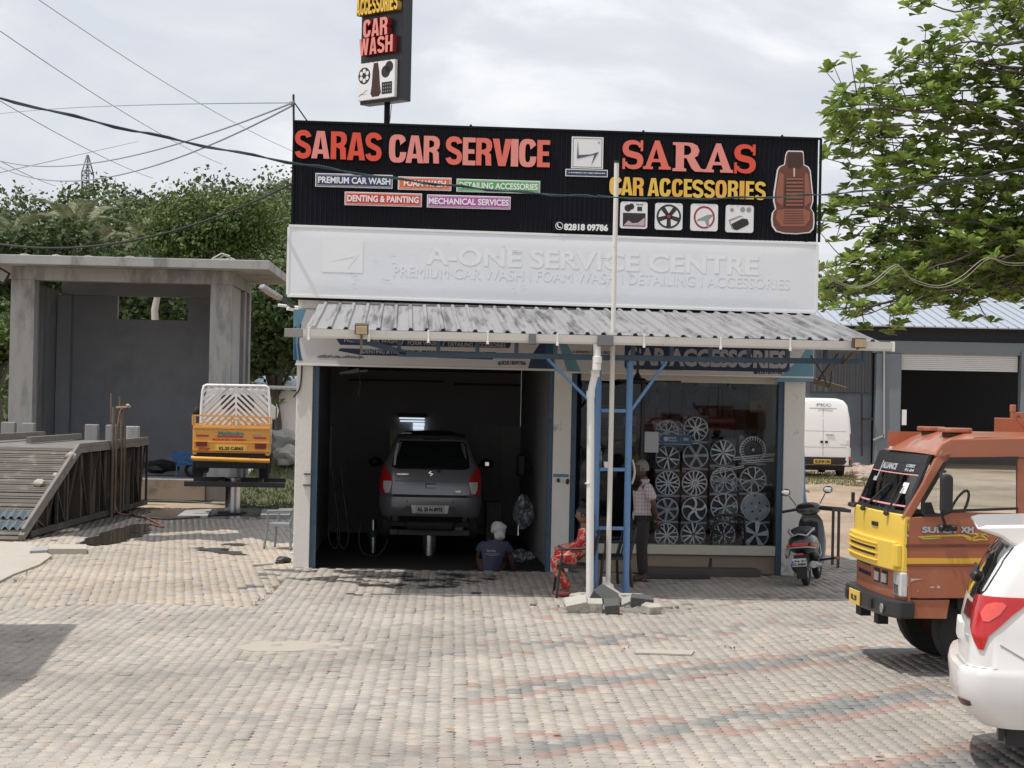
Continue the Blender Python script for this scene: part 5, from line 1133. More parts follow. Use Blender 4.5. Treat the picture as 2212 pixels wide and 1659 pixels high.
# ================================================================ WAREHOUSE ON THE RIGHT
YW=80
ww=lambda px,py,Y=YW:at(px,py,Y)
wh=thing('warehouse','grey warehouse with pale metal roof and half raised white roller shutter','building',WORLD,(ww(2000,900).x,YW,0))
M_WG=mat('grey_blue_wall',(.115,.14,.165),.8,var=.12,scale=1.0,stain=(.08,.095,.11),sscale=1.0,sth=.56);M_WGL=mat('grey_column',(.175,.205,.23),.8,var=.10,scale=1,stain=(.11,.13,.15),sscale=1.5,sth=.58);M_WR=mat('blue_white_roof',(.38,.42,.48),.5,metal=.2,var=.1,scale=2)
def wbx(nm,x0,x1,y0,y1,d0,d1,mt,bev=.0):
 a,b=ww(x0,y1),ww(x1,y0);m=MB(mt);m.box((a.x,YW+d0,a.z),(b.x,YW+d1,b.z));return part(nm,m,wh,bevel=bev)
a,b=ww(1745,706).x,ww(2420,706).x;ze=ww(2000,706).z;zr_=ze+1.9;q=random.Random(1)
n_=30
for k in range(n_):
 x0,x1=lerp(a,b,k/n_),lerp(a,b,(k+.96)/n_);m=MB(M_WR);m.add([(x0,YW-.5,ze),(x1,YW-.5,ze),(x1,YW+9,zr_),(x0,YW+9,zr_),(x0,YW-.5,ze-.05),(x1,YW-.5,ze-.05)],[(0,1,2,3),(4,5,1,0)]);m.bar((x1+.01,YW-.5,ze+.03),(x1+.01,YW+9,zr_+.03),.05);part('roof_sheet',m,wh)
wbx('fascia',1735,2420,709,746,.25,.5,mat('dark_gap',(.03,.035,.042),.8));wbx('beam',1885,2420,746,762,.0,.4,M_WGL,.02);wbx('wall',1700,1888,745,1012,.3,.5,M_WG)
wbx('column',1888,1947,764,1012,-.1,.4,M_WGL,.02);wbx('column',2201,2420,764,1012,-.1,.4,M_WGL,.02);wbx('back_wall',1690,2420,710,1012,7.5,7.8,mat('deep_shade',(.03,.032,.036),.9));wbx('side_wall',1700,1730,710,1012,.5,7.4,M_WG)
mk=MB(M_WP)
for k in range(9):
 z1=lerp(ww(2000,762).z,ww(2000,800).z,k/9);z0=lerp(ww(2000,762).z,ww(2000,800).z,(k+.9)/9);mk=MB(mat('shutter_white',(.60,.61,.60),.5,var=.05));mk.box((ww(1948,780).x,YW+.1,z0),(ww(2200,780).x,YW+.16,z1));part('slat',mk,wh,bevel=.01)
mk=MB(mat('dark_corrugated',(.08,.085,.09),.6,var=.3,scale=3));a,b=ww(1740,845),ww(1884,762);xx=a.x;pts_=[]
while xx<b.x:pts_+=[(xx,0),(xx+.1,0),(xx+.14,-.05),(xx+.22,-.05)];xx+=.26
n=len(pts_);mk.add([(x,YW+.2+y,a.z)for x,y in pts_]+[(x,YW+.2+y,b.z)for x,y in pts_],[(i,i+1,n+i+1,n+i)for i in range(n-1)]);part('corrugated_sheet',mk,wh)
for(p_,q__)in(((1908,745),(1908,945)),((1860,850),(1860,985)),((1908,940),(1885,950)),((1860,905),(1885,905))):
 A,B_=ww(*p_),ww(*q__);A.y=B_.y=YW-.16;m=MB(M_GALV if p_[0]>1900 else M_BLK);m.bar(A,B_,.08);part('conduit',m,wh)
wbx('switch_box',1947,1957,885,918,-.15,-.05,M_WP)
tb_=thing('side_cabinet','open pale shuttered box fixed to the right flank of the shop','cabinet',SHOP,(q1+.1,2.2,1.9));x0=q1;za,zb2=fz(1745,918,2.2),fz(1745,845,2.2)
m=MB(mat('box_inside',(.03,.03,.03),.7));m.box((x0+.001,1.9,za),(x0+.28,2.5,zb2));part('body',m,tb_);m=MB(M_CREAM);m.box((x0+.28,1.86,za-.02),(x0+.34,1.95,zb2+.02));m.box((x0+.0,1.86,za-.06),(x0+.36,2.5,za-.022));part('frame',m,tb_,bevel=.004)
m=MB(mat('brown_tin',(.16,.14,.08),.6,metal=.3,var=.3));xa=fx(1806,850,1.8);m.grid(lambda u,v:(lerp(x0+.002,x0+.95,u),lerp(1.4,2.6,v),lerp(zb2+.30,zb2+.06,u)+.012*math.sin(v*60)),4,60);single('tin_awning',m,'small rusty tin awning sloping off the right flank of the shop','awning',SHOP,(x0+.4,2,zb2),smooth=50)
m=MB(M_BLUE);m.tube([(q1+.03,.3,1.9),(q1+.05,.25,1.2),(q1+.12,.2,.75),(q1+.13,.2,.45)],.035,10);single('blue_pipe',m,'thin blue pipe running down the shop right flank behind the scooter','pipe',SHOP,(q1+.05,.2,0),smooth=50)
st=thing('steel_stand','bare dark steel trestle standing behind the scooter','stand',WORLD,gr(1808,1226));b0=gr(1810,1226);A=at(1745,1096,b0.y);B_=at(1838,1104,b0.y)
m=MB(mat('dark_steel',(.07,.07,.075),.55,metal=.4,var=.2));m.bar(A,B_,.06,.05);m.bar(A+Vector((0,.5,0)),B_+Vector((0,.5,0)),.06,.05);m.bar(B_+Vector((-.03,0,0)),B_+Vector((-.03,.5,0)),.05);part('top_rail',m,st,bevel=.004)
for x,y in((b0.x,b0.y),(A.x+.15,A.y+.5),(b0.x,b0.y+.5)):m=MB(MATS['dark_steel']);m.bar((x,y,0),(x,y,A.z-.026),.04);part('leg',m,st)
tw=thing('pylon','slender grey lattice pylon rising above the wooded hill','pylon',WORLD,(at(189,500,230).x,230,at(189,470,230).z));Mt=mat('grey_steel_far',(.16,.17,.18),.7);Yt=230
def tp(px,py,dy=0):p=at(px,py,Yt);return Vector((p.x,Yt+dy,p.z))
m=MB(Mt)
for sx in(-1,1):
 for dy in(-1.3,1.3):m.bar(tp(189.5+sx*8.5,480,dy),tp(189.5+sx*7.5,375,dy),.14);m.bar(tp(189.5+sx*7.5,375,dy),tp(189.5+sx*.6,335,dy*.1),.12)
part('leg',m,tw);m=MB(Mt);
for k in range(9):
 y0_,y1_=470-11*k,459-11*k
 if k<9:m.bar(tp(182,y0_,-1.3),tp(197,y1_,-1.3),.08);m.bar(tp(197,y0_,-1.3),tp(182,y1_,-1.3),.08);m.bar(tp(182,y1_,-1.3),tp(197,y1_,-1.3),.08)
for y_ in(375,362,350):m.bar(tp(189.5-(y_-335)*.19,y_),tp(189.5+(y_-335)*.19,y_),.08);
m.bar(tp(183,372),tp(193,355),.12);m.bar(tp(196,372),tp(186,355),.12)
part('bracing',m,tw)
M_CAB=mat('teal_black_cable',(.02,.045,.055),.5,var=.1);M_WIRE=mat('grey_wire',(.30,.32,.36),.6,var=0);M_CW=mat('cream_cable',(.30,.29,.23),.6)
def wire(lab,a,b,d,r,mt=M_WIRE,nm='overhead_wire',grp='overhead wires crossing the sky',n=26,wob=0,twist=0):
 m=MB(mt);P=sag(a,b,d,n,wob,3)
 m.tube(P,r,5)
 if twist:
  P2_=[p+Vector((0,twist*math.sin(i*1.9),twist*math.cos(i*1.3)))for i,p in enumerate(P)];m.tube(P2_,r,5)
 return single(nm,m,lab,'cable',WORLD,a,grp)
wire('thick teal service cable sagging across the front of the black signboard',at(-60,196,16),at(1290,425,22),-.12+.30,.009,M_CAB,'service_cable',None,40,0,.016)
wire('teal service cable continuing right from the thin pole into the almond tree',at(1290,425,22),at(2300,345,30),.22,.008,M_CAB,'service_cable',None,40,0,.018)
wire('black cable rising from the left edge to the signboard corner over the forest',at(-40,520,30),at(632,396,26),.42,.017,M_BLK,'black_cable',None,40)
br=at(632,222,27.2)
for i,(x0,y0,Y0_,x1,y1,Y1_,d,r,lab)in enumerate(((-20,342,60,632,222,27.3,.55,.016,'wire sagging from the left edge to the roof bracket, upper of the pair'),(-20,350,60,632,228,27.3,.85,.016,'wire sagging to the roof bracket, lower of the pair'),(-20,248,70,632,222,27.3,-.1,.010,'faint wire running nearly level to the roof bracket'),
(70,-10,50,640,330,90,.3,.012,'faint wire slanting down from the top edge towards the signboard'),(-10,60,50,480,355,110,.3,.014,'wire slanting down across the sky to the hill crest'),(-10,212,60,330,385,120,.2,.016,'wire slanting from the left edge past the pylon'),
(-10,375,80,300,305,160,0,.02,'faint wire climbing towards the pylon top'),(-10,342,90,120,402,140,.1,.02,'short faint wire dropping behind the far left trees'),(846,226,27.6,842,262,27.6,0,.006,'thin guy wire dropping from the pole sign cabinet'))):
 wire(lab,at(x0,y0,Y0_),at(x1,y1,Y1_),d,r)
rbk=thing('roof_bracket','thin upright steel bracket at the roof corner holding the wires','bracket',WORLD,at(636,262,27.2));m=MB(M_BLK);m.bar(at(635,300,27.2),at(634,204,27.2),.03);part('upright',m,rbk);m=MB(M_BLK);m.bar(at(636,222,27.2),at(664,262,27.2),.02);part('stay',m,rbk);m=MB(M_GALV);m.rock(at(631,222,27.2),(.05,.05,.05),1,1);part('insulator',m,rbk)
hose('cream cable looping in swags from the signboard to the right through the almond tree',[at(1768,572,27),at(1800,600,28),at(1838,618,29),(at(1880,612,30)),at(1935,572,31),at(1965,600,31.5),at(2025,617,32),at(2075,598,32.5),at(2130,557,33),at(2180,568,34),at(2260,566,35)],.008,M_CW,'swag_cable','cable')
hose('second cream cable hanging just under the first swags',[at(1768,575,27.1),at(1800,606,28),at(1845,622,29),(at(1890,611,30)),at(1940,575,31),at(1975,609,31.5),at(2030,621,32),at(2080,604,32.5),at(2135,560,33),at(2180,573,34),at(2260,570,35)],.006,M_CW,'swag_cable','cable')
def flood(lab,c,a,sz=.12,tilt=.5,arm=None):
 t=thing('floodlight',lab,'lamp',SHOP,c);Rm=Matrix.Rotation(a,3,'Z')@Matrix.Rotation(tilt,3,'X')
 m=MB(mat('lamp_body',(.06,.05,.045),.5,var=.2));m.box((c[0]-sz,c[1]-.03,c[2]-sz*.75),(c[0]+sz,c[1]+.05,c[2]+sz*.75),Rm,c);part('housing',m,t,bevel=.012)
 m=MB(mat('lamp_lens',(.55,.42,.26),.3,var=.1));m.box((c[0]-sz*.82,c[1]-.045,c[2]-sz*.58),(c[0]+sz*.82,c[1]-.032,c[2]+sz*.58),Rm,c);part('lens',m,t)
 m=MB(M_RUST);
 for A,B_ in arm:m.bar(A,B_,.028)
 part('bracket',m,t)
c=(fx(781,712,VG-.15),VG-.15,fz(781,711,VG-.15));flood('floodlight with tan lens clipped to the canopy gutter above the wash bay',c,0,.085,.35,[((c[0],c[1]+.03,c[2]-.06),(c[0],c[1]+.05,fz(781,765,VG-.15))),((c[0],c[1]+.04,c[2]-.1),(c[0],VG,c[2]-.1))])
c=(fx(1856,741,VG-.12),VG-.12,fz(1856,741,VG-.12));flood('dark floodlight at the right end of the canopy gutter',c,.2,.085,.1,[((c[0],c[1]+.03,c[2]-.05),(c[0]-.02,VP,zc)),((c[0]-.3,VP,zc-.2),(c[0],VP,zc+.1))])
hose('dark tangle of loose cable hung on the canopy end by the floodlight',[SHOP.w((c[0]-.45,VP,zc+.1)),SHOP.w((c[0]-.3,VP,zc-.12)),SHOP.w((c[0]-.22,VP-.05,zc-.3)),SHOP.w((c[0]-.18,VP,zc-.1)),SHOP.w((c[0]-.35,VP,zc-.22)),SHOP.w((c[0]-.1,VP,zc+.12))],.010,M_HOSE,'cable_tangle','cable')
sl=thing('street_lamp','grey LED street lamp slanting from the left corner of the shop','street lamp',WORLD,at(641,668,27));m=MB(M_GALV);a,b=at(564,618,26.3),at(606,645,26.5);m.bar(a,b,.13,.07);part('head',m,sl,bevel=.02);m=MB(mat('warm_lens',(.45,.33,.25),.4));dn=Vector((0,0,-.037));m.bar(a.lerp(b,.1)+dn,a.lerp(b,.75)+dn,.10,.012);part('lens',m,sl);m=MB(M_BLK);m.bar(b,at(642,668,27),.045);part('arm',m,sl)
for i,(x0,y0,x1,y1)in enumerate(((601,659,644,664),(620,667,648,671))):
 m=MB(mat('tube_white',(.85,.85,.85),.4,var=0));m.cyl(at(x0,y0,26.8),at(x1,y1,26.9),.022,n=10);single('tube_light',m,['upper white tube light at the left corner under the street lamp','lower shorter white tube light at the shop left corner'][i],'lamp',WORLD,at(x0,y0,26.8),smooth=40)
p=cf(10,592,-.1);t=thing('wall_lamp','octagonal glass lamp fixed to the outer left column of the shell','lamp',CBF,(p[0],-.1,p[1]));m=MB(M_BLK);m.box((p[0]-.25,-.25,p[1]-.2),(p[0]+.12,-.15,p[1]+.12),Matrix.Rotation(.5,3,'Y'));part('housing',m,t,bevel=.03);m=MB(M_PICG);m.box((p[0]-.2,-.26,p[1]-.15),(p[0]+.08,-.252,p[1]+.08),Matrix.Rotation(.5,3,'Y'));part('lens',m,t)
AWp=[gr(-330,1351),gr(165,1348),gr(60,1470),gr(-20,1520),gr(-330,1520)];hA=3.0;off=Vector((SUN_DIR.x/SUN_DIR.z*hA,SUN_DIR.y/SUN_DIR.z*hA,0))  # unseen roof added here, its outline set by the ground shadow it casts
aw=thing('shadow_caster_roof','unseen flat grey roof on thin posts, added beyond the left edge to cast a shadow','awning',WORLD,AWp[0]+off);m=MB(M_GALV);m.prism([(p.x+off.x,p.y+off.y)for p in AWp],hA,hA+.05,'z');part('roof',m,aw,recalc=True)
for p in(AWp[0],AWp[4]):m=MB(M_GALV);m.cyl((p.x+off.x+.1,p.y+off.y,0),(p.x+off.x+.1,p.y+off.y,hA-.002),.04,n=10);part('post',m,aw)
# ================================================================ VEHICLES
def paint(n,c,**k):return mat(n,c,k.pop('rough',.3),var=k.pop('var',.03),coat=.8,scale=2,**k)
P_GREY=paint('grey_car_paint',(.17,.178,.195),metal=.35);P_WHITE=paint('white_car_paint',(.80,.80,.79),rough=.35,stain=(.60,.57,.50),sscale=1.1,sth=.66,sfac=.4);P_ORG=paint('orange_jeep_paint',(.78,.36,.035),stain=(.45,.20,.04),sscale=3,sth=.6)
P_RUST=mat('faded_brown_red_paint',(.36,.112,.052),.42,var=.14,scale=1.8,coat=.45,stain=(.43,.19,.115),sscale=1.3,sth=.54,sfac=.6,bump=.04,bscale=3);P_YEL=mat('faded_yellow_paint',(.80,.56,.08),.5,var=.10,scale=3,coat=.2,stain=(.62,.42,.10),sscale=4,sth=.62,sfac=.6)
M_CGL=glass_mat('car_glass',(.10,.115,.12),1.8,.03);M_CGD=mat('dark_car_glass',(.010,.012,.014),.05,var=0,spec=.8);M_TLR=mat('tail_red',(.50,.012,.012),.12,var=.1,scale=20,coat=.6);M_TLR2=mat('tail_dark_red',(.14,.006,.008),.2,var=.1);M_TLW=mat('lamp_clear',(.62,.62,.62),.12,var=.25,scale=25,coat=.6)
M_CHR=mat('chrome',(.75,.75,.76),.12,metal=1,var=0);M_PLW=mat('plate_white',(.66,.66,.64),.5,var=.03);M_PLY=mat('plate_yellow',(.72,.50,.10),.5,var=.05);M_TXT=mat('plate_black',(.015,.015,.015),.5,var=0)
class Shell:
 """plan rings stacked in height: (z, half width, y of the near face, y of the far face, corner radius, bow)"""
 def __init__(s,lv):s.lv=lv
 def at(s,z):
  L=s.lv
  if z<=L[0][0]:return L[0]
  for a,b in zip(L,L[1:]):
   if a[0]<=z<=b[0]:t=(z-a[0])/(b[0]-a[0]);return[lerp(a[i],b[i],t)for i in range(6)]
  return L[-1]
 def pt(s,sa,z,off=0.0):
  _,w,yr,yf,c,bow=s.at(z);c=min(c,w*.95);fl=w-c;q=PI/2*c;sg=-1 if sa<0 else 1;a=abs(sa)
  if a<=fl:x,y,nx,ny=a,yr+bow*(a/w)**2,0,-1
  elif a<=fl+q:t=(a-fl)/c;x=fl+c*math.sin(t);y=yr+bow*(fl/w)**2+c*(1-math.cos(t));nx,ny=math.sin(t),-math.cos(t)
  else:x=w;y=yr+bow*(fl/w)**2+c+(a-fl-q);nx,ny=1,0
  return Vector((sg*(x+nx*off),y+ny*off,z))
 def smax(s,z):_,w,yr,yf,c,bow=s.at(z);c=min(c,w*.95);return w-c+PI/2*c+(yf-yr-c)
 def body(s,mb,zs,nc=8,nf=5):
  rings=[]
  for z in zs:
   _,w,yr,yf,c,bow=s.at(z);c=min(c,w*.95);fl=w-c;q=PI/2*c;S=s.smax(z)
   ss=[fl*i/nf for i in range(nf)]+[fl+q*i/nc for i in range(nc+1)]+[fl+q+(S-fl-q)*i/4 for i in range(1,5)]
   ss=[-a for a in ss[:0:-1]]+ss;rings.append([s.pt(a,z)for a in ss])
  n=len(rings[0]);vs=[p for r in rings for p in r]
  fs=[(i*n+k,i*n+k+1,(i+1)*n+k+1,(i+1)*n+k)for i in range(len(rings)-1)for k in range(n-1)]
  fs+=[(i*n+n-1,i*n,(i+1)*n,(i+1)*n+n-1)for i in range(len(rings)-1)]
  fs.append(tuple(range((len(rings)-1)*n,len(rings)*n)));fs.append(tuple(range(n))[::-1]);mb.add(vs,fs);return mb
 def patch(s,mb,rows,off=.004,nu=8,sub=4,thick_=.0):
  """rows: (z, s left, s right) from bottom to top"""
  R_=[]
  for a,b in zip(rows,rows[1:]):
   for i in range(sub):t=i/sub;R_.append([lerp(a[k],b[k],t)for k in range(3)])
  R_.append(rows[-1]);vs=[]
  for z,a,b in R_:vs+=[s.pt(lerp(a,b,i/nu),z,off)for i in range(nu+1)]
  n=nu+1;fs=[(j*n+i,j*n+i+1,(j+1)*n+i+1,(j+1)*n+i)for j in range(len(R_)-1)for i in range(nu)]
  N=len(vs);
  for z,a,b in R_:vs+=[s.pt(lerp(a,b,i/nu),z,-.012)for i in range(n)]
  m_=len(R_);rim=[i for i in range(n)]+[j*n+nu for j in range(1,m_)]+[(m_-1)*n+i for i in range(nu-1,-1,-1)]+[j*n for j in range(m_-2,0,-1)]
  fs+=[(rim[k],N+rim[k],N+rim[(k+1)%len(rim)],rim[(k+1)%len(rim)])for k in range(len(rim))]
  mb.add(vs,fs);return mb
def wheel(parent,c,r,w,axis='x',rim=M_GALV,name='wheel',d=1):
 prof=[(r*.62,-w/2),(r*.92,-w/2),(r,-w*.34),(r,w*.34),(r*.92,w/2),(r*.62,w/2),(r*.60,w*.3),(r*.3,w*.2*d),(.01,w*.25*d)]
 m=MB(M_RUB);m.lathe(prof[:6],c,28,axis);o=part(name,m,parent,smooth=35,recalc=True)
 m=MB(rim);m.lathe([(r*.63,-w*.42),(r*.6,-w*.2),(r*.25,-w*.1),(.01,-w*.12)],c,20,axis);m.lathe([(r*.63,w*.42),(r*.6,w*.2),(r*.25,w*.1),(.01,w*.12)],c,20,axis);part('rim',m,o,smooth=35);return o
hb_c=at(931,1000,28.4);HBF=Frame((hb_c.x,28.4,0),YAW+R(-1.0));LZ=.39
hb=thing('hatchback','grey hatchback seen from behind, raised on the lift in the wash bay','car',HBF,(0,1.8,LZ))
L=[(LZ+z,w,y,yf,c,b)for z,w,y,yf,c,b in((.18,.70,.12,3.3,.25,.05),(.26,.77,.03,3.45,.28,.07),(.42,.80,-.02,3.5,.28,.09),(.56,.80,-.02,3.5,.28,.09),(.60,.79,.02,3.45,.26,.08),(.78,.79,.045,3.4,.26,.08),(.90,.775,.08,3.3,.24,.08),(1.0,.75,.12,2.7,.20,.07),(1.2,.66,.21,2.2,.16,.06),(1.36,.60,.30,1.9,.14,.05),(1.44,.57,.33,1.8,.14,.05),(1.50,.54,.42,1.7,.2,.05),(1.52,.46,.6,1.6,.2,.05))]
sh=Shell(L);m=MB(P_GREY);sh.body(m,[l[0]for l in L]+[],8);part('body',m,hb,smooth=32)
def hp(nm,mt,rows,off=.004,lab=None,**k):m=MB(mt);sh.patch(m,[(LZ+z,a,b)for z,a,b in rows],off,**k);return part(nm,m,hb,smooth=40,label=lab)
hp('rear_window',M_CGD,[(.985,-.52,.52),(1.02,-.60,.60),(1.2,-.575,.575),(1.38,-.53,.53),(1.42,-.48,.48)],.005)
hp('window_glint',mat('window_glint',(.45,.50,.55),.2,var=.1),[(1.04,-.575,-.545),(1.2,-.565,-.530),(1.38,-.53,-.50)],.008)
for s in(-1,1):
 f=lambda a,b:(min(s*a,s*b),max(s*a,s*b))
 hp('tail_light',M_TLR,[(z,*f(a,b))for z,a,b in((.60,.66,.74),(.68,.60,.86),(.80,.585,.93),(.90,.62,.92),(.985,.70,.84),(1.03,.745,.80))],.012)
 hp('reversing_light',M_TLW,[(z,*f(a,b))for z,a,b in((.62,.635,.70),(.70,.605,.735),(.80,.59,.735))],.017)
 hp('side_window',M_CGD,[(z,*f(a,b))for z,a,b in((1.0,1.05,2.5),(1.2,.98,2.2),(1.36,.95,1.9))],.004)
 hp('door_seam',M_BLK,[(z,*f(a,a+.01))for z,a in((.5,1.5),(.9,1.5),(1.36,1.4))],.002)
 c=Vector((s*.92,2.15,LZ+1.02));m=MB(M_BLK);m.rock(c,(.12,.07,.085),1,2,.03);m.bar(c,(s*.75,2.2,LZ+.98),.04);part('wing_mirror',m,hb,smooth=60)
m=MB(M_CHR);m.box((.92-.03,2.072,LZ+.99),(.92+.03,2.085,LZ+1.05));part('mirror_glint',m,hb)
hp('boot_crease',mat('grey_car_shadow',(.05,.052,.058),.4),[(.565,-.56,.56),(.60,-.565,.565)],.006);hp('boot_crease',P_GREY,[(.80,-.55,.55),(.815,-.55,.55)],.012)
hp('bumper_lip',M_BLK,[(.18,-.62,.62),(.27,-.60,.60)],.006);hp('bumper_insert',mat('grey_car_deep',(.09,.093,.10),.35),[(.285,-.50,.50),(.38,-.40,.40),(.43,-.36,.36)],.004)
hp('number_plate',M_PLW,[(.315,-.27,.27),(.44,-.29,.29)],.006);hp('number_plate',M_TXT,[(.325,-.215,.215),(.43,-.215,.215)],.010);hp('number_plate',M_PLW,[(.33,-.21,.21),(.425,-.21,.21)],.013)
yb_=sh.pt(0,LZ+.38,.02).y;m=MB(M_TXT);put_text(m,'KL 25 N 8973',-.185,.19,LZ+.345,LZ+.41,yb_,.003,.05);part('plate_lettering',m,hb)
hp('brake_light',M_TLR2,[(1.435,-.13,.13),(1.455,-.13,.13)],.004);hp('boot_handle',M_BLK,[(.70,-.075,.075),(.775,-.085,.085)],.005);hp('boot_handle',P_GREY,[(.71,-.065,.085),(.755,-.06,.09)],.012)
y_=sh.pt(0,LZ+.92,.01).y;m=MB(M_CHR);m.prism([(x*.045,LZ+.925+z*.04)for x,z in((-.9,.2),(0,1),(.3,.75),(-.2,.35),(.95,-.15),(0,-1),(-.3,-.75),(.2,-.35))],y_-.012,y_-.006);part('emblem',m,hb,recalc=True)
m=MB(M_CHR);put_text(m,'CELERIO',-.52,-.34,LZ+.895,LZ+.92,sh.pt(-.43,LZ+.9,.01).y-.012,.004,.05);put_text(m,'VXI',.38,.46,LZ+.645,LZ+.67,sh.pt(.42,LZ+.66,.01).y-.008,.004,.05);part('badge_lettering',m,hb)
m=MB(M_BLK);m.tube([(.13,.10,LZ+.965),(.08,.12,LZ+1.0),(-.02,.15,LZ+1.05),(-.25,.16,LZ+1.07)],.010,6);m.rock((.13,.08,LZ+.955),(.025,.02,.02),1,1);part('wiper',m,hb)
for k in(-1,1):m=MB(M_BLK);p=sh.pt(k*.35,LZ+.50,.002);m.cyl(p,p+Vector((0,-.006,0)),.012,n=8);part('sensor',m,hb)
for x in(-.66,.66):
 for y in(.55,2.9):wheel(hb,(x,y,LZ+.17),.27,.16)
m=MB(M_DARKIN);m.box((-.6,.2,LZ+.10),(.6,3.2,LZ+.18));m.tube([(-.35,.15,LZ+.12),(.35,.15,LZ+.12)],.07,10);part('underbody',m,hb)
m=MB(M_BLK);m.rock((0,1.0,LZ+1.54),(.42,.5,.03),5,3,.3);part('roof_dark_cap',m,hb,smooth=60)  # thin lumpy black cap laid on the hatchback roof
def lift(lab,frame,y,z0,z1,hw,arms,r=.12,cyl=M_STEEL):
 t=thing('car_lift',lab,'car lift',frame,(0,y,z0));m=MB(cyl);m.cyl((0,y,z0),(0,y,z1),r,n=24);part('piston',m,t,smooth=40)
 m=MB(M_BLK);m.cyl((0,y,z0),(0,y,z0+.04),r*1.9,n=20);part('collar',m,t)
 for(ya,yb2,xa,xb,za,zbb)in arms:m=MB(M_BLK);m.box((xa,y+ya,za),(xb,y+yb2,zbb));part('arm',m,t,bevel=.008)
 return t
lift('hydraulic post lift holding the grey hatchback in the wash bay',HBF,.95,-.24,LZ+.06,.6,[(-.6,-.48,-.55,.55,LZ-.05,LZ+.04),(.9,1.02,-.55,.55,LZ-.05,LZ+.04),(-.7,1.1,-.62,-.5,LZ-.04,LZ+.05),(-.7,1.1,.5,.62,LZ-.04,LZ+.05)])
JF=Frame((at(501,1000,37.5).x,37.5,0),R(6.5));J=lambda px,py,v=0:JF.on(px,py,v)
jp=thing('pickup_jeep','orange pickup jeep with white chevron guard, raised on the outdoor lift','jeep',JF,(0,2,.76))
jx0,jx1=J(416,940)[0],J(584.5,940)[0];jz=lambda py:J(500,py)[1]
def jb(nm,x0,x1,ya,yb2,v0,v1,mt,bev=.01,lab=None):m=MB(mt);m.box((J(x0,940,v0)[0],v0,jz(yb2)),(J(x1,940,v0)[0],v1,jz(ya)));return part(nm,m,jp,bevel=bev,label=lab)
jb('tailgate',416,584,922,976,0,.05,P_ORG,.02);jb('tailgate_ledge',417,583,922,927,-.03,-.001,P_ORG,.006);jb('tailgate_ledge',418,582,954,957,-.015,-.001,P_ORG,.004)
jb('load_bed',417,583,930,984,.052,2.1,P_ORG,.02);jb('chassis',425,575,978,1012,.05,3.6,M_DARKIN)
m=MB(P_ORG);m.tube([(jx0,-.12,jz(990)),(jx0+.05,-.14,jz(991)),(jx1-.06,-.14,jz(994)),(jx1-.02,-.12,jz(994))],.045,10);part('bumper_bar',m,jp,smooth=50)
for a,b in(((416,897),(584,902)),((416,918),(584,922)),((416,897),(416,918)),((584,902),(584,922)),((422,916),(500,905)),((500,905),(578,918)),((500,905),(500,920)),((421,899),(421,918)),((579,902),(579,920))):
 p_,q_=J(*a),J(*b);m=MB(P_ORG);m.bar((p_[0],.02,p_[1]),(q_[0],.02,q_[1]),.03 if a!=(422,916)else .02);part('rail',m,jp)
M_WPT=mat('white_guard_paint',(.80,.80,.78),.4,var=.04)
m=MB(M_WPT);g_=[(434,918),(435,880),(438,845),(441,834),(446,832),(574,834),(579,838),(582,870),(585,915)];m.tube([(J(x,y,.25)[0],.25,J(x,y,.25)[1])for x,y in g_],.03,8);part('guard_frame',m,jp,smooth=50)
cxm=510
for k in range(9):
 yt=834+0*k
for s in(-1,1):
 for k in range(10):
  x_in=cxm;y_in=838+13*k-26+12
  dx=70;a=(cxm+s*1,y_in);b=(cxm+s*72,y_in+72*.95)
  def clip(p0,p1):
   t0,t1=0,1
   for t_ in[i/60 for i in range(61)]:pass
   pts=[(lerp(p0[0],p1[0],i/60),lerp(p0[1],p1[1],i/60))for i in range(61)]
   ok=[p for p in pts if 835<=p[1]<=918 and 434+(918-p[1])*.06<=p[0]<=585-(918-p[1])*.08]
   return(ok[0],ok[-1])if len(ok)>3 else None
  c_=clip(a,b)
  if c_:p_,q_=J(*c_[0],.25),J(*c_[1],.25);m=MB(M_WPT);m.bar((p_[0],.25,p_[1]),(q_[0],.25,q_[1]),.045,.02,up=(0,1,0));part('guard_bar',m,jp)
for s in(-1,1):
 for k in range(5):
  a=(cxm+s*(14+14*k),834);b=(cxm+s*(14+14*k+80),834+76)
  pts=[(lerp(a[0],b[0],i/60),lerp(a[1],b[1],i/60))for i in range(61)];ok=[p for p in pts if 834<=p[1]<=918 and 434+(918-p[1])*.06<=p[0]<=585-(918-p[1])*.08]
  if len(ok)>3:p_,q_=J(*ok[0],.25),J(*ok[-1],.25);m=MB(M_WPT);m.bar((p_[0],.25,p_[1]),(q_[0],.25,q_[1]),.045,.02,up=(0,1,0));part('guard_bar',m,jp)
p_,q_=J(cxm,834,.25),J(cxm,918,.25);m=MB(M_WPT);m.bar((p_[0],.25,p_[1]),(q_[0],.25,q_[1]),.04,.022,up=(0,1,0));part('guard_bar',m,jp)
m=MB(mat('cab_off_white',(.30,.31,.31),.5,var=.08));c0,c1=J(436,900,2.2)[0],J(586,900,2.2)[0];cz1=J(500,838,2.2)[1]
jsh=Shell([(1.2,(c1-c0)/2,0,1.6,.12,.02),(1.9,(c1-c0)/2,0,1.6,.12,.02),(cz1-.2,(c1-c0)/2*.95,.05,1.4,.15,.02),(cz1-.04,(c1-c0)/2*.88,.12,1.3,.2,.02),(cz1,(c1-c0)/2*.7,.25,1.2,.2,.02)])
vs0=len(m.v);jsh.body(m,[l[0]for l in jsh.lv]);m.v=[(x+(c0+c1)/2,y+2.2,z)for x,y,z in m.v];part('cab',m,jp,smooth=35)
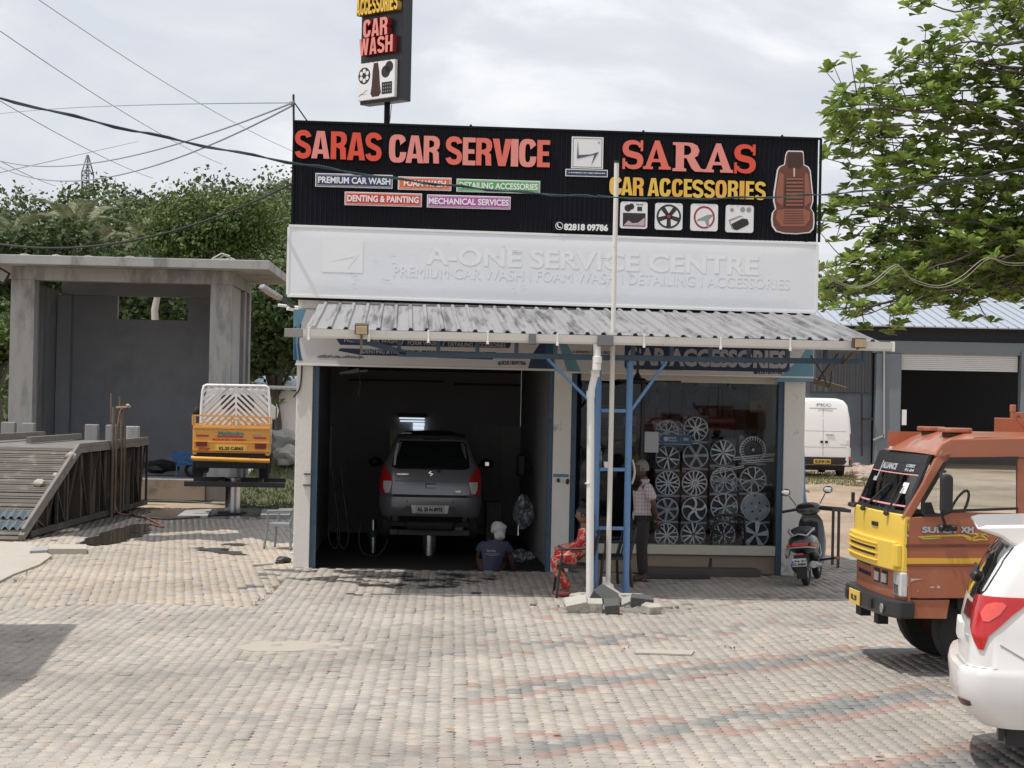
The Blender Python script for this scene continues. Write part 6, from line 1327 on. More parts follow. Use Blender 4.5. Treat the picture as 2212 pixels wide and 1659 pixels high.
for x0,x1,y0,y1 in((478,508,853,885),(512,549,853,886)):m=MB(M_CGD);m.prism(rrect(J(x0,860,2.19)[0],J(x1,860,2.19)[0],J(500,y1,2.19)[1],J(500,y0,2.19)[1],.07),2.17,2.195);part('cab_window',m,jp,recalc=True)
m=MB(M_CGD);m.box((J(567,860,2.3)[0],2.28,J(500,885,2.3)[1]),(J(585,860,2.3)[0]-.02,2.30,J(500,850,2.3)[1]));part('cab_window',m,jp)
for s,x in((-1,428),(1,571)):wheel(jp,(J(x,1010,.55)[0],.55,1.09),.34,.20);wheel(jp,(J(x,1010,.55)[0],3.0,1.09),.34,.2)
for x0,x1 in((424,448),(551,575)):
 jb('tail_light',x0,x1,955+(x0>500)*2,965+(x0>500)*3,-.05,-.016,M_TLR2,.006)
for x0,x1,y0,y1 in((424,451,940,944),(469,525,941,945),(548,575,943,947)):jb('reflector',x0,x1,y0,y1,-.012,-.001,M_TLR,.002)
jb('number_plate',466,534,962,974,-.03,-.002,M_PLY,.003)
def jt(s,x0,x1,y0,y1,mt,y=-.006,b=.04):m=MB(mt);put_text(m,s,J(x0,940)[0],J(x1,940)[0],jz(y1),jz(y0),y,.003,b);part('lettering',m,jp)
jt('KL.25 C.8065',474,526,965,972,M_TXT,-.031);jt('Mahindra',471,527,932,940,mat('teal_letter',(.03,.28,.28),.5,var=0));jt('STOP',430,454,968,974,mat('red_letter',(.40,.02,.01),.5,var=0));jt('SOUND HORN',459,532,948,952,MATS['red_letter']);jt('DI 4WD',545,567,938,942,M_PGREY)
c=J(428,890,2.6);m=MB(M_BLK);m.rock((c[0]-.05,2.8,J(428,890,2.8)[1]),(.08,.04,.12),2,1,.1);part('wing_mirror',m,jp,smooth=50)
lift('hydraulic post lift with black runways holding the orange jeep outdoors',JF,.9,0,.74,1,[(-.95,-.80,J(398,1040)[0],J(616,1040)[0],.60,.70),(.7,.85,J(408,1040)[0],J(616,1040)[0],.62,.72),(-.78,.68,-.28,-.18,.62,.735),(-.78,.68,.52,.62,.62,.735)],.16)
VF_=Frame((at(1779,900,66).x,66,0),R(2));vn=thing('delivery_van','tall white van seen from behind, parked before the warehouse','van',VF_,(0,2,0))
L=[(.42,.98,0,5.2,.10,.02),(.60,1.02,-.02,5.3,.12,.03),(1.5,1.03,0,5.3,.14,.03),(2.1,.99,.06,5.2,.16,.03),(2.55,.92,.12,5.0,.22,.03),(2.72,.80,.18,4.8,.28,.03),(2.80,.6,.4,4.6,.3,.03)]
vs_=Shell(L);m=MB(P_WHITE);vs_.body(m,[.42,.6,1.0,1.5,2.1,2.55,2.72,2.80]);part('body',m,vn,smooth=35)
def vp(nm,mt,rows,off=.006):m=MB(mt);vs_.patch(m,rows,off,4,2);return part(nm,m,vn)
SE=mat('van_seam',(.42,.43,.44),.6,var=0)
vp('door_seam',SE,[(.75,-.012,.012),(2.42,-.012,.012)]);vp('door_seam',SE,[(2.42,-.9,.9),(2.45,-.9,.9)]);vp('door_seam',SE,[(1.05,-.85,.85),(1.065,-.85,.85)]);vp('door_seam',SE,[(1.62,-.85,.85),(1.635,-.85,.85)])
vp('bumper',M_BLK,[(.43,-.98,.98),(.70,-1.0,1.0)],.03);vp('number_plate',M_PLY,[(.46,-.33,.28),(.62,-.33,.28)],.045)
for s in(-1,1):a,b=sorted((s*.98,s*1.12));vp('tail_light',M_TLR2,[(1.05,a,b),(1.55,a,b)],.012);a,b=sorted((s*.93,s*1.08));vp('reflector',M_TLR,[(.62,a,b),(.72,a,b)],.035);vp('hinge',M_WP,[(1.28,s*.9-.06,s*.9+.06),(1.33,s*.9-.06,s*.9+.06)],.02)
for x in(-.05,.12):vp('lock',M_BLK,[(1.20,x-.05,x+.05),(1.28,x-.05,x+.05)],.02)
vp('handle',SE,[(1.49,.1,.38),(1.53,.1,.38)],.03)
m=MB(M_TXT);put_text(m,'KL 07 BV 1184',-.28,.24,.49,.59,vs_.pt(0,.54,.05).y-.01,.004,.05);m.use(mat('van_letter_grey',(.38,.39,.41),.5));put_text(m,'PKC',-.24,.28,2.50,2.61,vs_.pt(0,2.5,.02).y-.02,.01,.04);put_text(m,'Traveller',.62,.95,1.13,1.17,vs_.pt(.8,1.2,.01).y-.01,.004,.04);part('lettering',m,vn)
for x in(-.82,.82):
 for y in(.95,4.2):wheel(vn,(x,y,.34),.34,.22)
m=MB(M_DARKIN);m.box((-.8,.3,.22),(.8,4.8,.43));m.tube([(-.62,.05,.38),(.5,.05,.38)],.03,8);part('underbody',m,vn)
ZN=16.95;TX_=1966;th_=R(3.3);TF=Frame((at(1957,1300,ZN).x,ZN,0),PI+th_)
fwd=Vector((-math.cos(th_),-math.sin(th_),0));side=Vector((-fwd.y,fwd.x,0))
class TFrame(Frame):
 pass
TF=Frame((at(1957,1300,ZN).x,ZN,0),th_)
def T(px,py,d=0):return TF.on(px,py,d)
WD=1.86
tr=thing('truck','brown red truck with yellow front panel and black bumper, parked facing left','truck',TF,(1.5,.9,0))
def tpoly(nm,ptspx,mt,d0=0.0,d1=.03,bev=0,sm_=None,lab=None):
 m=MB(mt);m.prism([T(x,y,d0)for x,y in ptspx],d0,d1);return part(nm,m,tr,bevel=bev,recalc=True,label=lab)
zroof=T(2060,936)[1]
def lz(px,py):return T(px,py)
prof=[(1958,1345),(1958,1292),(1957,1200),(1957,1117),(1975,1082),(2016,1000),(2034,972),(2049,962),(2090,958),(2300,956)]
P0=[T(*p)for p in prof]
def ring(d):
 t=d/WD;bulge=.10*math.sin(PI*t);out=[]
 for i,(l,z)in enumerate(P0):
  k={0:1,1:1,2:1,3:1,4:.9,5:.8,6:.7,7:.4,8:.2,9:0}[i];zz=z+(.16*math.sin(PI*t)**.5 if i>=6 else .0)
  out.append((l-bulge*k,d,zz))
 return out
M_WS=glass_mat('windscreen_glass',(.80,.84,.84),1.5,.02)
fz_=lambda z,d,o=0:None
def front_l(z,d):
 t=max(0,min(1,d/WD));z0=T(1957,1117)[1];zt_=T(2016,985)[1];lt=T(2016,985)[0]
 base=0 if z<=z0 else(z-z0)/(zt_-z0)*lt
 return base-.08*(math.sin(PI*t)**.6)
zA,zBb,zC,zD=T(1957,1345)[1],T(1957,1237)[1],T(1957,1117)[1],T(2016,985)[1]
def fgrid(nm,mt,z0,z1,d0,d1,off=0,nd=14,nz=4,inner=.03,thick_=True,bev=0,parent=None):
 m=MB(mt);
 def fn(u,v):d=lerp(d0,d1,u);z=lerp(z0,z1,v);return(front_l(z,d)-off,d,z)
 m.grid(fn,nd,nz,flip=True);n0=len(m.v)
 def fi(u,v):d=lerp(d0,d1,u);z=lerp(z0,z1,v);return(front_l(z,d)-off+inner,d,z)
 m.grid(fi,nd,nz)
 W_=nd+1;rim=list(range(W_))+[j*W_+nd for j in range(1,nz+1)]+[nz*W_+i for i in range(nd-1,-1,-1)]+[j*W_ for j in range(nz-1,0,-1)]
 m.add([],[]);m.f+=[[rim[k],rim[(k+1)%len(rim)],n0+rim[(k+1)%len(rim)],n0+rim[k]]for k in range(len(rim))];m.fm+=[0]*len(rim)
 return part(nm,m,parent or tr,smooth=35,bevel=bev,recalc=True)
fgrid('front_panel',P_RUST,T(1957,1300)[1],zBb+.03,.02,WD,0)
fgrid('bonnet_panel',P_YEL,zBb,zC+.02,-.0,WD,.035,inner=.06,nz=6,bev=.01)
zy=lambda y:T(1957,y)[1]
fgrid('grille_block',P_YEL,zBb+.01,zy(1172),.10,WD-.02,.075,inner=.05,bev=.012)
for k,(y0,y1)in enumerate(((1198,1193),(1212,1208))):fgrid('grille_slot',M_BLK,zy(y0),zy(y1),.58,WD-.28,.082,inner=.02)
for y in(1183,1190,1204,1220):fgrid('grille_rib',P_YEL,zy(y+2),zy(y),.5,WD-.1,.092,inner=.03)
m=MB(P_YEL);m.box((-.09,.02,zy(1226)),(-.04,.16,zy(1178)));part('side_vent',m,tr,bevel=.01)
fgrid('badge',M_BLK,zy(1147),zy(1138),.62,.82,.045,inner=.01)
for y0,y1 in((1238,1229),(1262,1253)):
 for k in range(10):fgrid('louvre_slot',M_DARKIN,zy(y0+5),zy(y1+5),.98+k*.06,1.01+k*.06,.006,inner=.02,nd=1,nz=1)
for d in(.42,.66):fgrid('fog_recess',M_DARKIN,zy(1274),zy(1243),d,d+.17,.004,inner=.02,nd=3);fgrid('fog_lamp',M_TLW,zy(1270),zy(1250),d+.02,d+.15,.014,inner=.02,nd=3)
m=MB(M_TLW);m.box((-.06,-.01,zy(1290)),(.01,.24,zy(1237)));part('headlight',m,tr,bevel=.015);m=MB(M_CHR);m.box((-.065,.04,zy(1285)),(-.0605,.2,zy(1265)));part('headlight_reflector',m,tr)
m=MB(P_RUST);m.box((.015,-.004,zy(1300)),(.04,.04,zy(1237)));part('corner_strip',m,tr)
zb0,zb1=zy(1337),zy(1298);m=MB(mat('scuffed_black',(.025,.026,.028),.45,var=.2,stain=(.22,.21,.20),sscale=6,sth=.68));o_=[(-.06,-.02),(.08,-.02),(.08,WD+.02),(-.06,WD+.02),(-.16,WD-.2),(-.20,WD/2),(-.16,.2)];m.prism(o_,zb0,zb1,'z');part('bumper',m,tr,bevel=.02,recalc=True)
for d in(.55,1.48):m=MB(M_DARKIN);m.box((-.197,d-.05,zb0+.04),(-.15,d+.05,zb1-.04));part('bumper_slot',m,tr)
m=MB(M_PLY);m.box((-.216,.88,zb0+.02),(-.202,1.28,zb1-.01));part('number_plate',m,tr,bevel=.003);m=MB(M_TXT);Mx=Matrix.Translation((-.2175,1.08,(zb0+zb1)/2))@Matrix.Rotation(-PI/2,4,'Z');put_text_M(m,'KL 25',Mx,.22,.05,.002,.05);part('plate_lettering',m,tr)
for d in(.22,):m=MB(M_GALV);m.cyl((-.162,d,(zb0+zb1)/2-.01),(-.175,d,(zb0+zb1)/2-.01),.045,n=14);part('reflector',m,tr)
m=MB(M_DARKIN);m.box((-.14,1.1,zb0-.10),(-.04,1.3,zb0-.002));m.box((-.1,.6,zb0-.12),(-.0,.75,zb0-.002));m.box((.1,.2,.52),(3.5,WD-.2,zb1));part('underbody',m,tr)
DZ=[(1958,1292),(2158,1302),(2310,1302),(2310,1115),(2060,1110),(2037,1118),(1963,1119),(1957,1117)]
tpoly('door',[(1958,1292),(1990,1293),(2158,1292),(2205,1250),(2310,1235),(2310,1112),(2056,1106),(2037,1113),(1963,1118),(1957,1117)],P_RUST,0,.05,.008)
tpoly('sill_panel',[(1957,1336),(1959,1296),(2052,1296),(2045,1337)],P_RUST,.012,.06,.006)
tpoly('door_rib',[(1957,1176),(2310,1174),(2310,1181),(1957,1183)],mat('truck_groove',(.17,.05,.026),.6),-.004,-.0005)
tpoly('door_rib',[(1958,1222),(2310,1222),(2310,1224),(1958,1224)],MATS['truck_groove'],-.004,-.0005)
tpoly('yellow_stripe',[(1958,1206),(2310,1206),(2310,1217),(1958,1218)],mat('stripe_yellow',(.74,.42,.04),.45,var=.1),-.006,-.0005)
tpoly('windscreen_pillar',[(1949,1119),(1969,1119),(2038,1001),(2056,990),(2056,976),(2022,988),(1992,1046)],P_RUST,.0,.06,.01)
tpoly('roof_side',[(2018,984),(2036,958),(2054,948),(2310,944),(2310,990),(2056,990),(2040,1000)],P_RUST,.0,.05,.012)
tpoly('window_pillar',[(2198,990),(2310,990),(2310,1114),(2198,1114)],P_RUST,.01,.06,.006)
tpoly('window_frame',[(2037,1004),(2052,989),(2200,986),(2200,993),(2055,997),(2043,1008),(1998,1085),(1998,1110),(1990,1112),(1991,1082)],M_BLK,-.008,.02,0)
tpoly('window_sill',[(1995,1110),(2036,1109),(2054,1101),(2200,1096),(2200,1101),(2056,1107),(2037,1115),(1995,1115)],M_BLK,-.008,.02,0)
tpoly('door_window',[(1999,1110),(1999,1086),(2044,1007),(2056,997),(2198,993),(2198,1097),(2054,1101),(2036,1109)],glass_mat('side_glass',(.86,.90,.90),.8),.022,.026,0)
tpoly('quarter_panel',[(1996,1110),(2020,1109),(2012,1085),(1997,1085)],M_BLK,.014,.02)
m=MB(P_RUST);za_=T(2060,944)[1]
def rfn(u,v):l=lerp(T(2022,984)[0]-.03,2.6,u);d=lerp(.03,WD-.03,v);rise=sm(min(1,u*5.5));base=lerp(T(2016,985)[1]+.01,T(2070,944)[1],rise);return(l-.10*math.sin(PI*v)*(1-rise),d,base+.045*math.sin(PI*v)**.6*(.35+.65*rise))
m.grid(rfn,24,14);part('roof',m,tr,smooth=50)
for i,(a,b,y0,y1,d0)in enumerate(((1987,2036,927,940,1.35),(2032,2092,931,944,.55))):
 c0,c1=T(a,y1,d0)[0],T(b,y1,d0)[0];zc0=za_+.015;m=MB(P_RUST);m.prism(rrect(c0,c1,d0-.18,d0+.18,.08),zc0+.02,zc0+.065,'z');m.use(M_BLK);m.prism(rrect(c0+.04,c1-.04,d0-.15,d0+.15,.06),zc0-.02,zc0+.02,'z');part('roof_vent',m,tr,bevel=.012,recalc=True)
fgrid('windscreen',M_WS,zC+.05,zD-.06,.10,WD-.1,.0,inner=.006)
fgrid('windscreen_seal',M_BLK,zC+.015,zC+.05,.05,WD-.05,.01,inner=.03);fgrid('windscreen_seal',M_BLK,zD-.08,zD+.005,.05,WD-.05,.01,inner=.03)
fgrid('windscreen_seal',M_BLK,zC+.05,zD-.06,.04,.10,.006,inner=.03,nd=2);fgrid('windscreen_seal',M_BLK,zC+.05,zD-.06,WD-.1,WD-.04,.006,inner=.03,nd=2)
fgrid('sun_strip',M_BLK,zD-.17,zD-.075,.10,WD-.1,.006,inner=.004);fgrid('pink_line',mat('pink_line',(.65,.30,.32),.5),zD-.19,zD-.18,.10,WD-.1,.005,inner=.003);fgrid('pink_line',MATS['pink_line'],zC+.085,zC+.10,.10,WD-.1,.005,inner=.003)
def ftext(s,z0,z1,d0,d1,mt,off=.012):
 me,lo,hi=text_me(s,.04);m=MB(mt);vs=[]
 for v in me.vertices:d=lerp(d1,d0,(v.co.x-lo[0])/(hi[0]-lo[0]));z=lerp(z0,z1,(v.co.y-lo[1])/(hi[1]-lo[1]));vs.append((front_l(z,d)-off-(.002 if v.co.z>0 else 0),d,z))
 m.add(vs,[list(p.vertices)for p in me.polygons]);return part('lettering',m,tr)
ftext('ALLIANCE',zD-.155,zD-.095,.72,1.25,M_PGREY);ftext('LORRY',zD-.12,zD-.09,.22,.46,M_PGREY);ftext('91-04',zD-.16,zD-.13,.22,.46,M_PGREY)
fgrid('sticker',M_WP,zD-.36,zD-.26,.22,.36,.006,inner=.003,nd=2);
for(z0,z1,d0,d1)in((zC+.30,zC+.62,1.30,1.34),(zC+.58,zC+.62,1.20,1.34),(zC+.28,zC+.32,1.30,1.46)):fgrid('sticker',M_PGREY,z0,z1,d0,d1,.006,inner=.003,nd=2)
m=MB(M_DARKIN);m.box((.05,.08,zC-.25),(.42,WD-.08,zC+.02));part('dashboard',m,tr,bevel=.03);m=MB(mat('seat_grey',(.10,.11,.12),.8));m.box((1.15,.15,zC-.35),(1.62,.75,zC-.1));m.box((1.50,.17,zC-.1),(1.68,.73,zC+.38),Matrix.Rotation(.15,3,'Y'));m.box((1.54,.3,zC+.38),(1.66,.6,zC+.52));part('seat',m,tr,bevel=.05)
m=MB(M_BLK);c=Vector((.62,.5,zC+.06));m.tube([c+Vector((.08*math.sin(a),.2*math.cos(a),.17*math.sin(a)))for a in[2*PI*i/20 for i in range(21)]],.014,6);part('steering_wheel',m,tr,smooth=60)
tpoly('far_door',[(1975,1292),(2300,1292),(2300,1112),(2050,1108),(1972,1117)],P_RUST,WD-.06,WD-.02);m=MB(P_RUST);m.box((2.2,.06,zC),(2.26,WD-.06,za_));m.box((T(2030,1000)[0],WD-.06,zD-.04),(2.3,WD-.02,za_+.02));part('rear_panel',m,tr)
m=MB(P_RUST);a,b=T(1963,1117),T(2024,986);m.bar((a[0],WD-.05,a[1]),(b[0],WD-.05,b[1]),.07,.06,up=(0,1,0));part('windscreen_pillar',m,tr)
for d0,l_ in((1.15,.55),(.35,.35)):
 a=Vector((front_l(zC+.02,d0)-.06,d0,zC+.015));m=MB(M_BLK);m.bar(a,a+Vector((.14,-.45 if d0>1 else-.05,.26)),.018);m.rock(a,(.03,.04,.03),1,1,.1);part('wiper',m,tr)
a=Vector((front_l(zC,1.7)-.05,1.72,zC+.02));m=MB(M_BLK);m.bar(a,a+Vector((0,0,.12)),.03);m.rock(a,(.06,.07,.035),4,1,.1);part('washer',m,tr)
mp=[T(2040,1018),T(2022,1018),T(2020,1070),T(2021,1110),T(2032,1132),T(2048,1137)];m=MB(M_BLK);m.tube([(mp[0][0],-.02,mp[0][1]),(mp[1][0],-.16,mp[1][1]),(mp[2][0],-.20,mp[2][1]),(mp[3][0],-.20,mp[3][1]),(mp[4][0],-.14,mp[4][1]),(mp[5][0],-.03,mp[5][1])],.014,8);part('mirror_arm',m,tr,smooth=50)
a,b=T(2015,1107),T(2042,1022);m=MB(M_BLK);m.prism(rrect(a[0],b[0],a[1],b[1],.05),-.27,-.19);part('wing_mirror',m,tr,bevel=.02,recalc=True);m=MB(M_CHR);m.prism(rrect(a[0]+.02,b[0]-.02,a[1]+.02,b[1]-.02,.04),-.189,-.186);part('mirror_glass',m,tr,recalc=True)
a=T(2043,1140);m=MB(M_BLK);m.box((a[0]-.07,-.04,a[1]-.025),(a[0]+.09,-.004,a[1]+.03));m.rock((a[0]-.05,-.03,a[1]),(.035,.03,.035),1,1,.1);m.rock((a[0]+.07,-.03,a[1]),(.035,.03,.035),2,1,.1);part('mirror_bracket',m,tr,bevel=.006)
def ttext(s,x0,x1,y0,y1,mt,dd=.006,b=.05):m=MB(mt);p_,q_=T(x0,y1),T(x1,y1);put_text(m,s,p_[0],q_[0],p_[1],T(x0,y0)[1],-dd,.002,b);part('lettering',m,tr)
ttext('SUPER',1990,2070,1136,1152,M_BLK,.003,.08);ttext('SUPER',1991,2068,1137,1151,M_PGREY,.006);ttext('XM',2073,2104,1136,1152,M_BLK,.003,.08);ttext('XM',2074,2103,1137,1151,M_PGREY,.006)
M_SG=mat('swoosh_gold',(.70,.42,.05),.45);M_SGr=mat('swoosh_green',(.38,.42,.06),.45)
def tsw(mt,pts,w=.010,d=-.006):
 P=[T(x,y)for x,y in pts];n=len(P);up,dn=[],[]
 for i,(l,z)in enumerate(P):k=w*(1-.6*abs(2*i/(n-1)-1));up.append((l,z+k));dn.append((l,z-k))
 m=MB(mt);m.prism(up+dn[::-1],d,d+.0045);part('swoosh',m,tr,recalc=True)
tsw(M_SG,[(1983,1160),(2010,1158),(2045,1157),(2078,1156),(2092,1160),(2104,1167),(2118,1165),(2134,1166)]);tsw(M_SGr,[(1984,1158),(1992,1163),(2010,1163),(2032,1162)]);tsw(M_SG,[(2090,1152),(2108,1153),(2124,1159),(2134,1165)]);tsw(M_SGr,[(2084,1162),(2096,1166),(2112,1157),(2128,1154),(2136,1160)])
M_SCR=mat('bare_scratch',(.50,.42,.38),.7,var=.3,scale=20)
for pts in([(1958,1242),(1964,1247),(1972,1250),(1995,1251),(1974,1254),(1966,1258),(1960,1268)],[(2008,1269),(2014,1266),(2020,1268),(2014,1271)],[(2023,1269),(2027,1264),(2032,1268),(2029,1272)],[(1981,1276),(1984,1276),(1984,1279)],[(1959,1152),(1962,1155),(1964,1160),(1960,1158)],[(2036,972),(2034,976),(2030,985),(2031,978)]):tpoly('paint_chip',pts,M_SCR,-.0025,-.0004)
wc=(T(2088,1350,.15)[0],.30,.43)
wheel(tr,(.78,.30,.43),.43,.26,'y',mat('truck_rim',(.10,.04,.03),.7));wheel(tr,(.78,WD-.3,.43),.43,.24,'y',MATS['truck_rim'])
m=MB(M_DARKIN);m.box((.5,.06,.62),(2.5,WD-.06,.9));part('inner_arch',m,tr)
ck=thing('roof_carrier',None,None,TF,(2.0,.9,0))if False else None
a=T(2183,897,.5);m=MB(P_RUST);m.cyl((a[0]+.02,.5,a[1]+.03),(a[0]+.02,.5,a[1]+.10),.03,n=10);m.bar((a[0],.5,a[1]),(a[0]+.8,.5,a[1]+.01),.05,.06);m.bar((a[0]+.05,.5,a[1]),(a[0]+.25,.5,za_-.02),.05);m.bar((a[0]+.22,.5,a[1]),(a[0]+.22,.5,za_-.02),.06);m.box((a[0]+.25,.1,za_-.02),(a[0]+1.2,WD-.1,a[1]-.03));part('cargo_frame',m,tr,bevel=.006)
ZM=12.15;MF=Frame((at(2060,1500,ZM+.1).x,ZM,0),R(0));rzm=R(-90-7+0)
hd=Vector((math.cos(R(-12)),math.sin(R(-12)),0));rz=math.atan2(-hd.x,hd.y);acr=Vector((math.cos(rz),math.sin(rz),0))
near=1 if acr.y<0 else-1
org=at(2060,1480,ZM+.25);MV=Frame(Vector((org.x,org.y,0))-acr*(near*.86),rz)
mv=thing('people_carrier','white people carrier parked at the right edge, showing only its rear corner','car',MV,(0,2.2,0))
L=[(.33,.80,.16,4.3,.22,.07),(.42,.86,.045,4.4,.22,.07),(.50,.885,.0,4.45,.22,.07),(.68,.90,-.02,4.45,.22,.07),(.72,.895,-.01,4.45,.22,.07),(.745,.885,.05,4.4,.20,.07),(.95,.885,.06,4.4,.18,.07),(1.10,.87,.09,4.4,.18,.07),(1.20,.855,.12,4.3,.17,.06),(1.45,.80,.25,3.9,.16,.07),(1.54,.765,.32,3.5,.16,.06),(1.62,.73,.40,3.3,.2,.06),(1.665,.66,.50,3.1,.25,.06),(1.685,.50,.75,2.9,.25,.06)]
ms_=Shell(L);m=MB(P_WHITE);ms_.body(m,[l[0]for l in L],10,6);part('body',m,mv,smooth=30)
nr_s=near
def mp_(nm,mt,rows,off=.004,sub=4,nu=10):
 rr_=[(z,min(nr_s*a,nr_s*b),max(nr_s*a,nr_s*b))for z,a,b in rows];m=MB(mt);ms_.patch(m,rr_,off,nu,sub);return part(nm,m,mv,smooth=40)
mp_('rear_window',M_CGL,[(1.17,-.70,.70),(1.25,-.72,.76),(1.42,-.68,.74),(1.54,-.64,.70)],.006)
mp_('rear_window_backing',M_CGD,[(1.17,-.70,.70),(1.25,-.72,.76),(1.42,-.68,.74),(1.54,-.64,.70)],.003)
mp_('tail_light',M_TLR,[(.86,.86,.89),(.95,.79,.92),(1.03,.70,.98),(1.10,.63,1.03),(1.17,.58,1.09),(1.205,.60,1.12),(1.215,.70,1.06)],.014)
mp_('tail_light_inner',M_TLR2,[(1.04,.25,.66),(1.14,.25,.62)],.010);mp_('tail_light_ring',mat('tail_bright',(.85,.10,.08),.15,var=.3,scale=14,coat=.6),[(1.05,.86,.90),(1.10,.82,.95),(1.16,.84,.97),(1.18,.89,.94)],.019)
mp_('tail_light',M_TLR,[(1.03,-.95,-.75),(1.18,-1.05,-.72)],.012)
mp_('reflector',mat('reflector_brown',(.10,.03,.025),.25),[(.470,.72,.80),(.48,.68,.84),(.508,.67,.85),(.515,.67,.80)],.007);mp_('number_plate',M_PLW,[(.86,-.25,.27),(.97,-.25,.27)],.02);mp_('badge',M_PGREY,[(.90,.55,.68),(.93,.55,.68)],.008)
mp_('bumper_seam',mat('seam_grey',(.30,.30,.30),.6,var=0),[(.735,.2,1.0),(.742,.2,1.0)],.003)
for pts in([(.90,1.0),(.80,1.18),(.72,1.32),(.66,1.50),(.645,1.8)],):
 for(z0,s0),(z1,s1)in zip(pts,pts[1:]):
  A=ms_.pt(nr_s*s0,z0,.001);B_=ms_.pt(nr_s*s1,z1,.001);m=MB(MATS['seam_grey']);m.bar(A,B_,.006);part('panel_seam',m,mv)
m=MB(P_WHITE);m.prism([(.13,1.655),(.20,1.678),(.62,1.70),(.9,1.70),(.9,1.56),(.45,1.53),(.36,1.555),(.30,1.60)],-.70,.70,'x');part('spoiler',m,mv,smooth=30,bevel=.02,recalc=True)
m=MB(M_BLK);p=ms_.pt(nr_s*.25,1.30,.02);m.rock(p,(.05,.05,.04),3,2,.2);m.bar(p,ms_.pt(nr_s*-.3,1.34,.03),.02);part('wiper',m,mv,smooth=40)
m=MB(M_BLK);m.box((-.7,.35,.20),(.7,4.0,.40));m.box((nr_s*.5,.30,.24),(nr_s*.75,.34,.36));part('underbody',m,mv)
for s in(-1,1):wheel(mv,(s*.80,.98,.32),.32,.2,'x');wheel(mv,(s*.80,3.7,.32),.32,.2,'x')
for a,b in((1.55,2.35),(2.42,3.5)):mp_('side_window',M_CGD,[(1.14,a-.02,b+.25*(a>2)),(1.30,a,b),(1.50,a+.06,b-.25*(a>2))],.004)
for a in(2.38,3.72):mp_('door_seam',MATS['seam_grey'],[(.45,a,a+.008),(.75,a,a+.008),(1.12,a,a+.008)],.002)
for s_ in(1.62,4.30):mp_('wheel_arch',M_BLK,[(.34,s_-.40,s_+.40),(.50,s_-.37,s_+.37),(.62,s_-.28,s_+.28),(.69,s_-.10,s_+.10)],.004)
b0=gr(1737,1268);SF=Frame((b0.x,b0.y,0),R(-17));sc=thing('motor_scooter','black motor scooter parked by the shop corner, seen from behind','scooter',SF,(0,.6,0))
lean=Matrix.Rotation(R(-6),4,'Y')
P_SB=paint('black_scooter_paint',(.02,.02,.023));P_SG=paint('grey_scooter_paint',(.10,.11,.12))
def sct(nm,m,parent=None,**k):m.v=[tuple(lean@Vector(p))for p in m.v];return part(nm,m,parent or sc,**k)
def tyre(y):
 m=MB(M_RUB);m.lathe([(.15,-.035),(.20,-.05),(.235,-.035),(.245,0),(.235,.035),(.20,.05),(.15,.035)],(0,y,.245),28,'x');o=sct('wheel',m,smooth=35);m=MB(M_GALV);m.lathe([(.155,-.03),(.14,0),(.155,.03)],(0,y,.245),20,'x');m.cyl((-.06,y,.245),(.06,y,.245),.05,n=12);sct('rim',m,o,smooth=40)
tyre(.24);tyre(1.38)
def loft(mt,rings,nm,par=None,n=16,sm_=60,p=2.5):
 m=MB(mt);vs=[]
 for(y,z,rx,rz_,cx0)in rings:
  for k in range(n):a=2*PI*k/n;c,s=math.cos(a),math.sin(a);vs.append((cx0+rx*math.copysign(abs(c)**(2/p),c),y,z+rz_*math.copysign(abs(s)**(2/p),s)))
 fs=[(i*n+k,i*n+(k+1)%n,(i+1)*n+(k+1)%n,(i+1)*n+k)for i in range(len(rings)-1)for k in range(n)]+[tuple(range(n))[::-1],tuple(range((len(rings)-1)*n,len(rings)*n))]
 m.add(vs,fs);return sct(nm,m,par,smooth=sm_)
loft(P_SB,[(-.08,.60,.08,.05,0),(0,.60,.15,.11,0),(.15,.58,.19,.14,0),(.45,.56,.19,.15,0),(.7,.50,.15,.16,0),(.8,.42,.12,.12,0)],'rear_body')
loft(mat('seat_vinyl',(.03,.03,.032),.6,var=.2),[(-.02,.74,.09,.03,0),(.08,.76,.13,.05,0),(.4,.76,.14,.05,0),(.7,.73,.12,.05,0),(.78,.71,.07,.03,0)],'seat')
loft(P_SB,[(.85,.25,.14,.04,0),(1.0,.30,.17,.12,0),(1.12,.55,.20,.28,0),(1.17,.75,.18,.18,0),(1.15,.90,.12,.06,0)],'leg_shield')
loft(P_SB,[(.75,.23,.16,.03,0),(1.05,.23,.15,.03,0)],'floorboard')
loft(P_SB,[(.95,1.0,.13,.05,0),(1.03,1.02,.18,.09,0),(1.14,1.0,.14,.08,0),(1.2,.96,.06,.04,0)],'handlebar_cowl')
loft(P_SB,[(1.2,.50,.03,.02,0),(1.32,.52,.09,.035,0),(1.5,.47,.09,.03,0),(1.62,.36,.06,.02,0)],'front_mudguard')
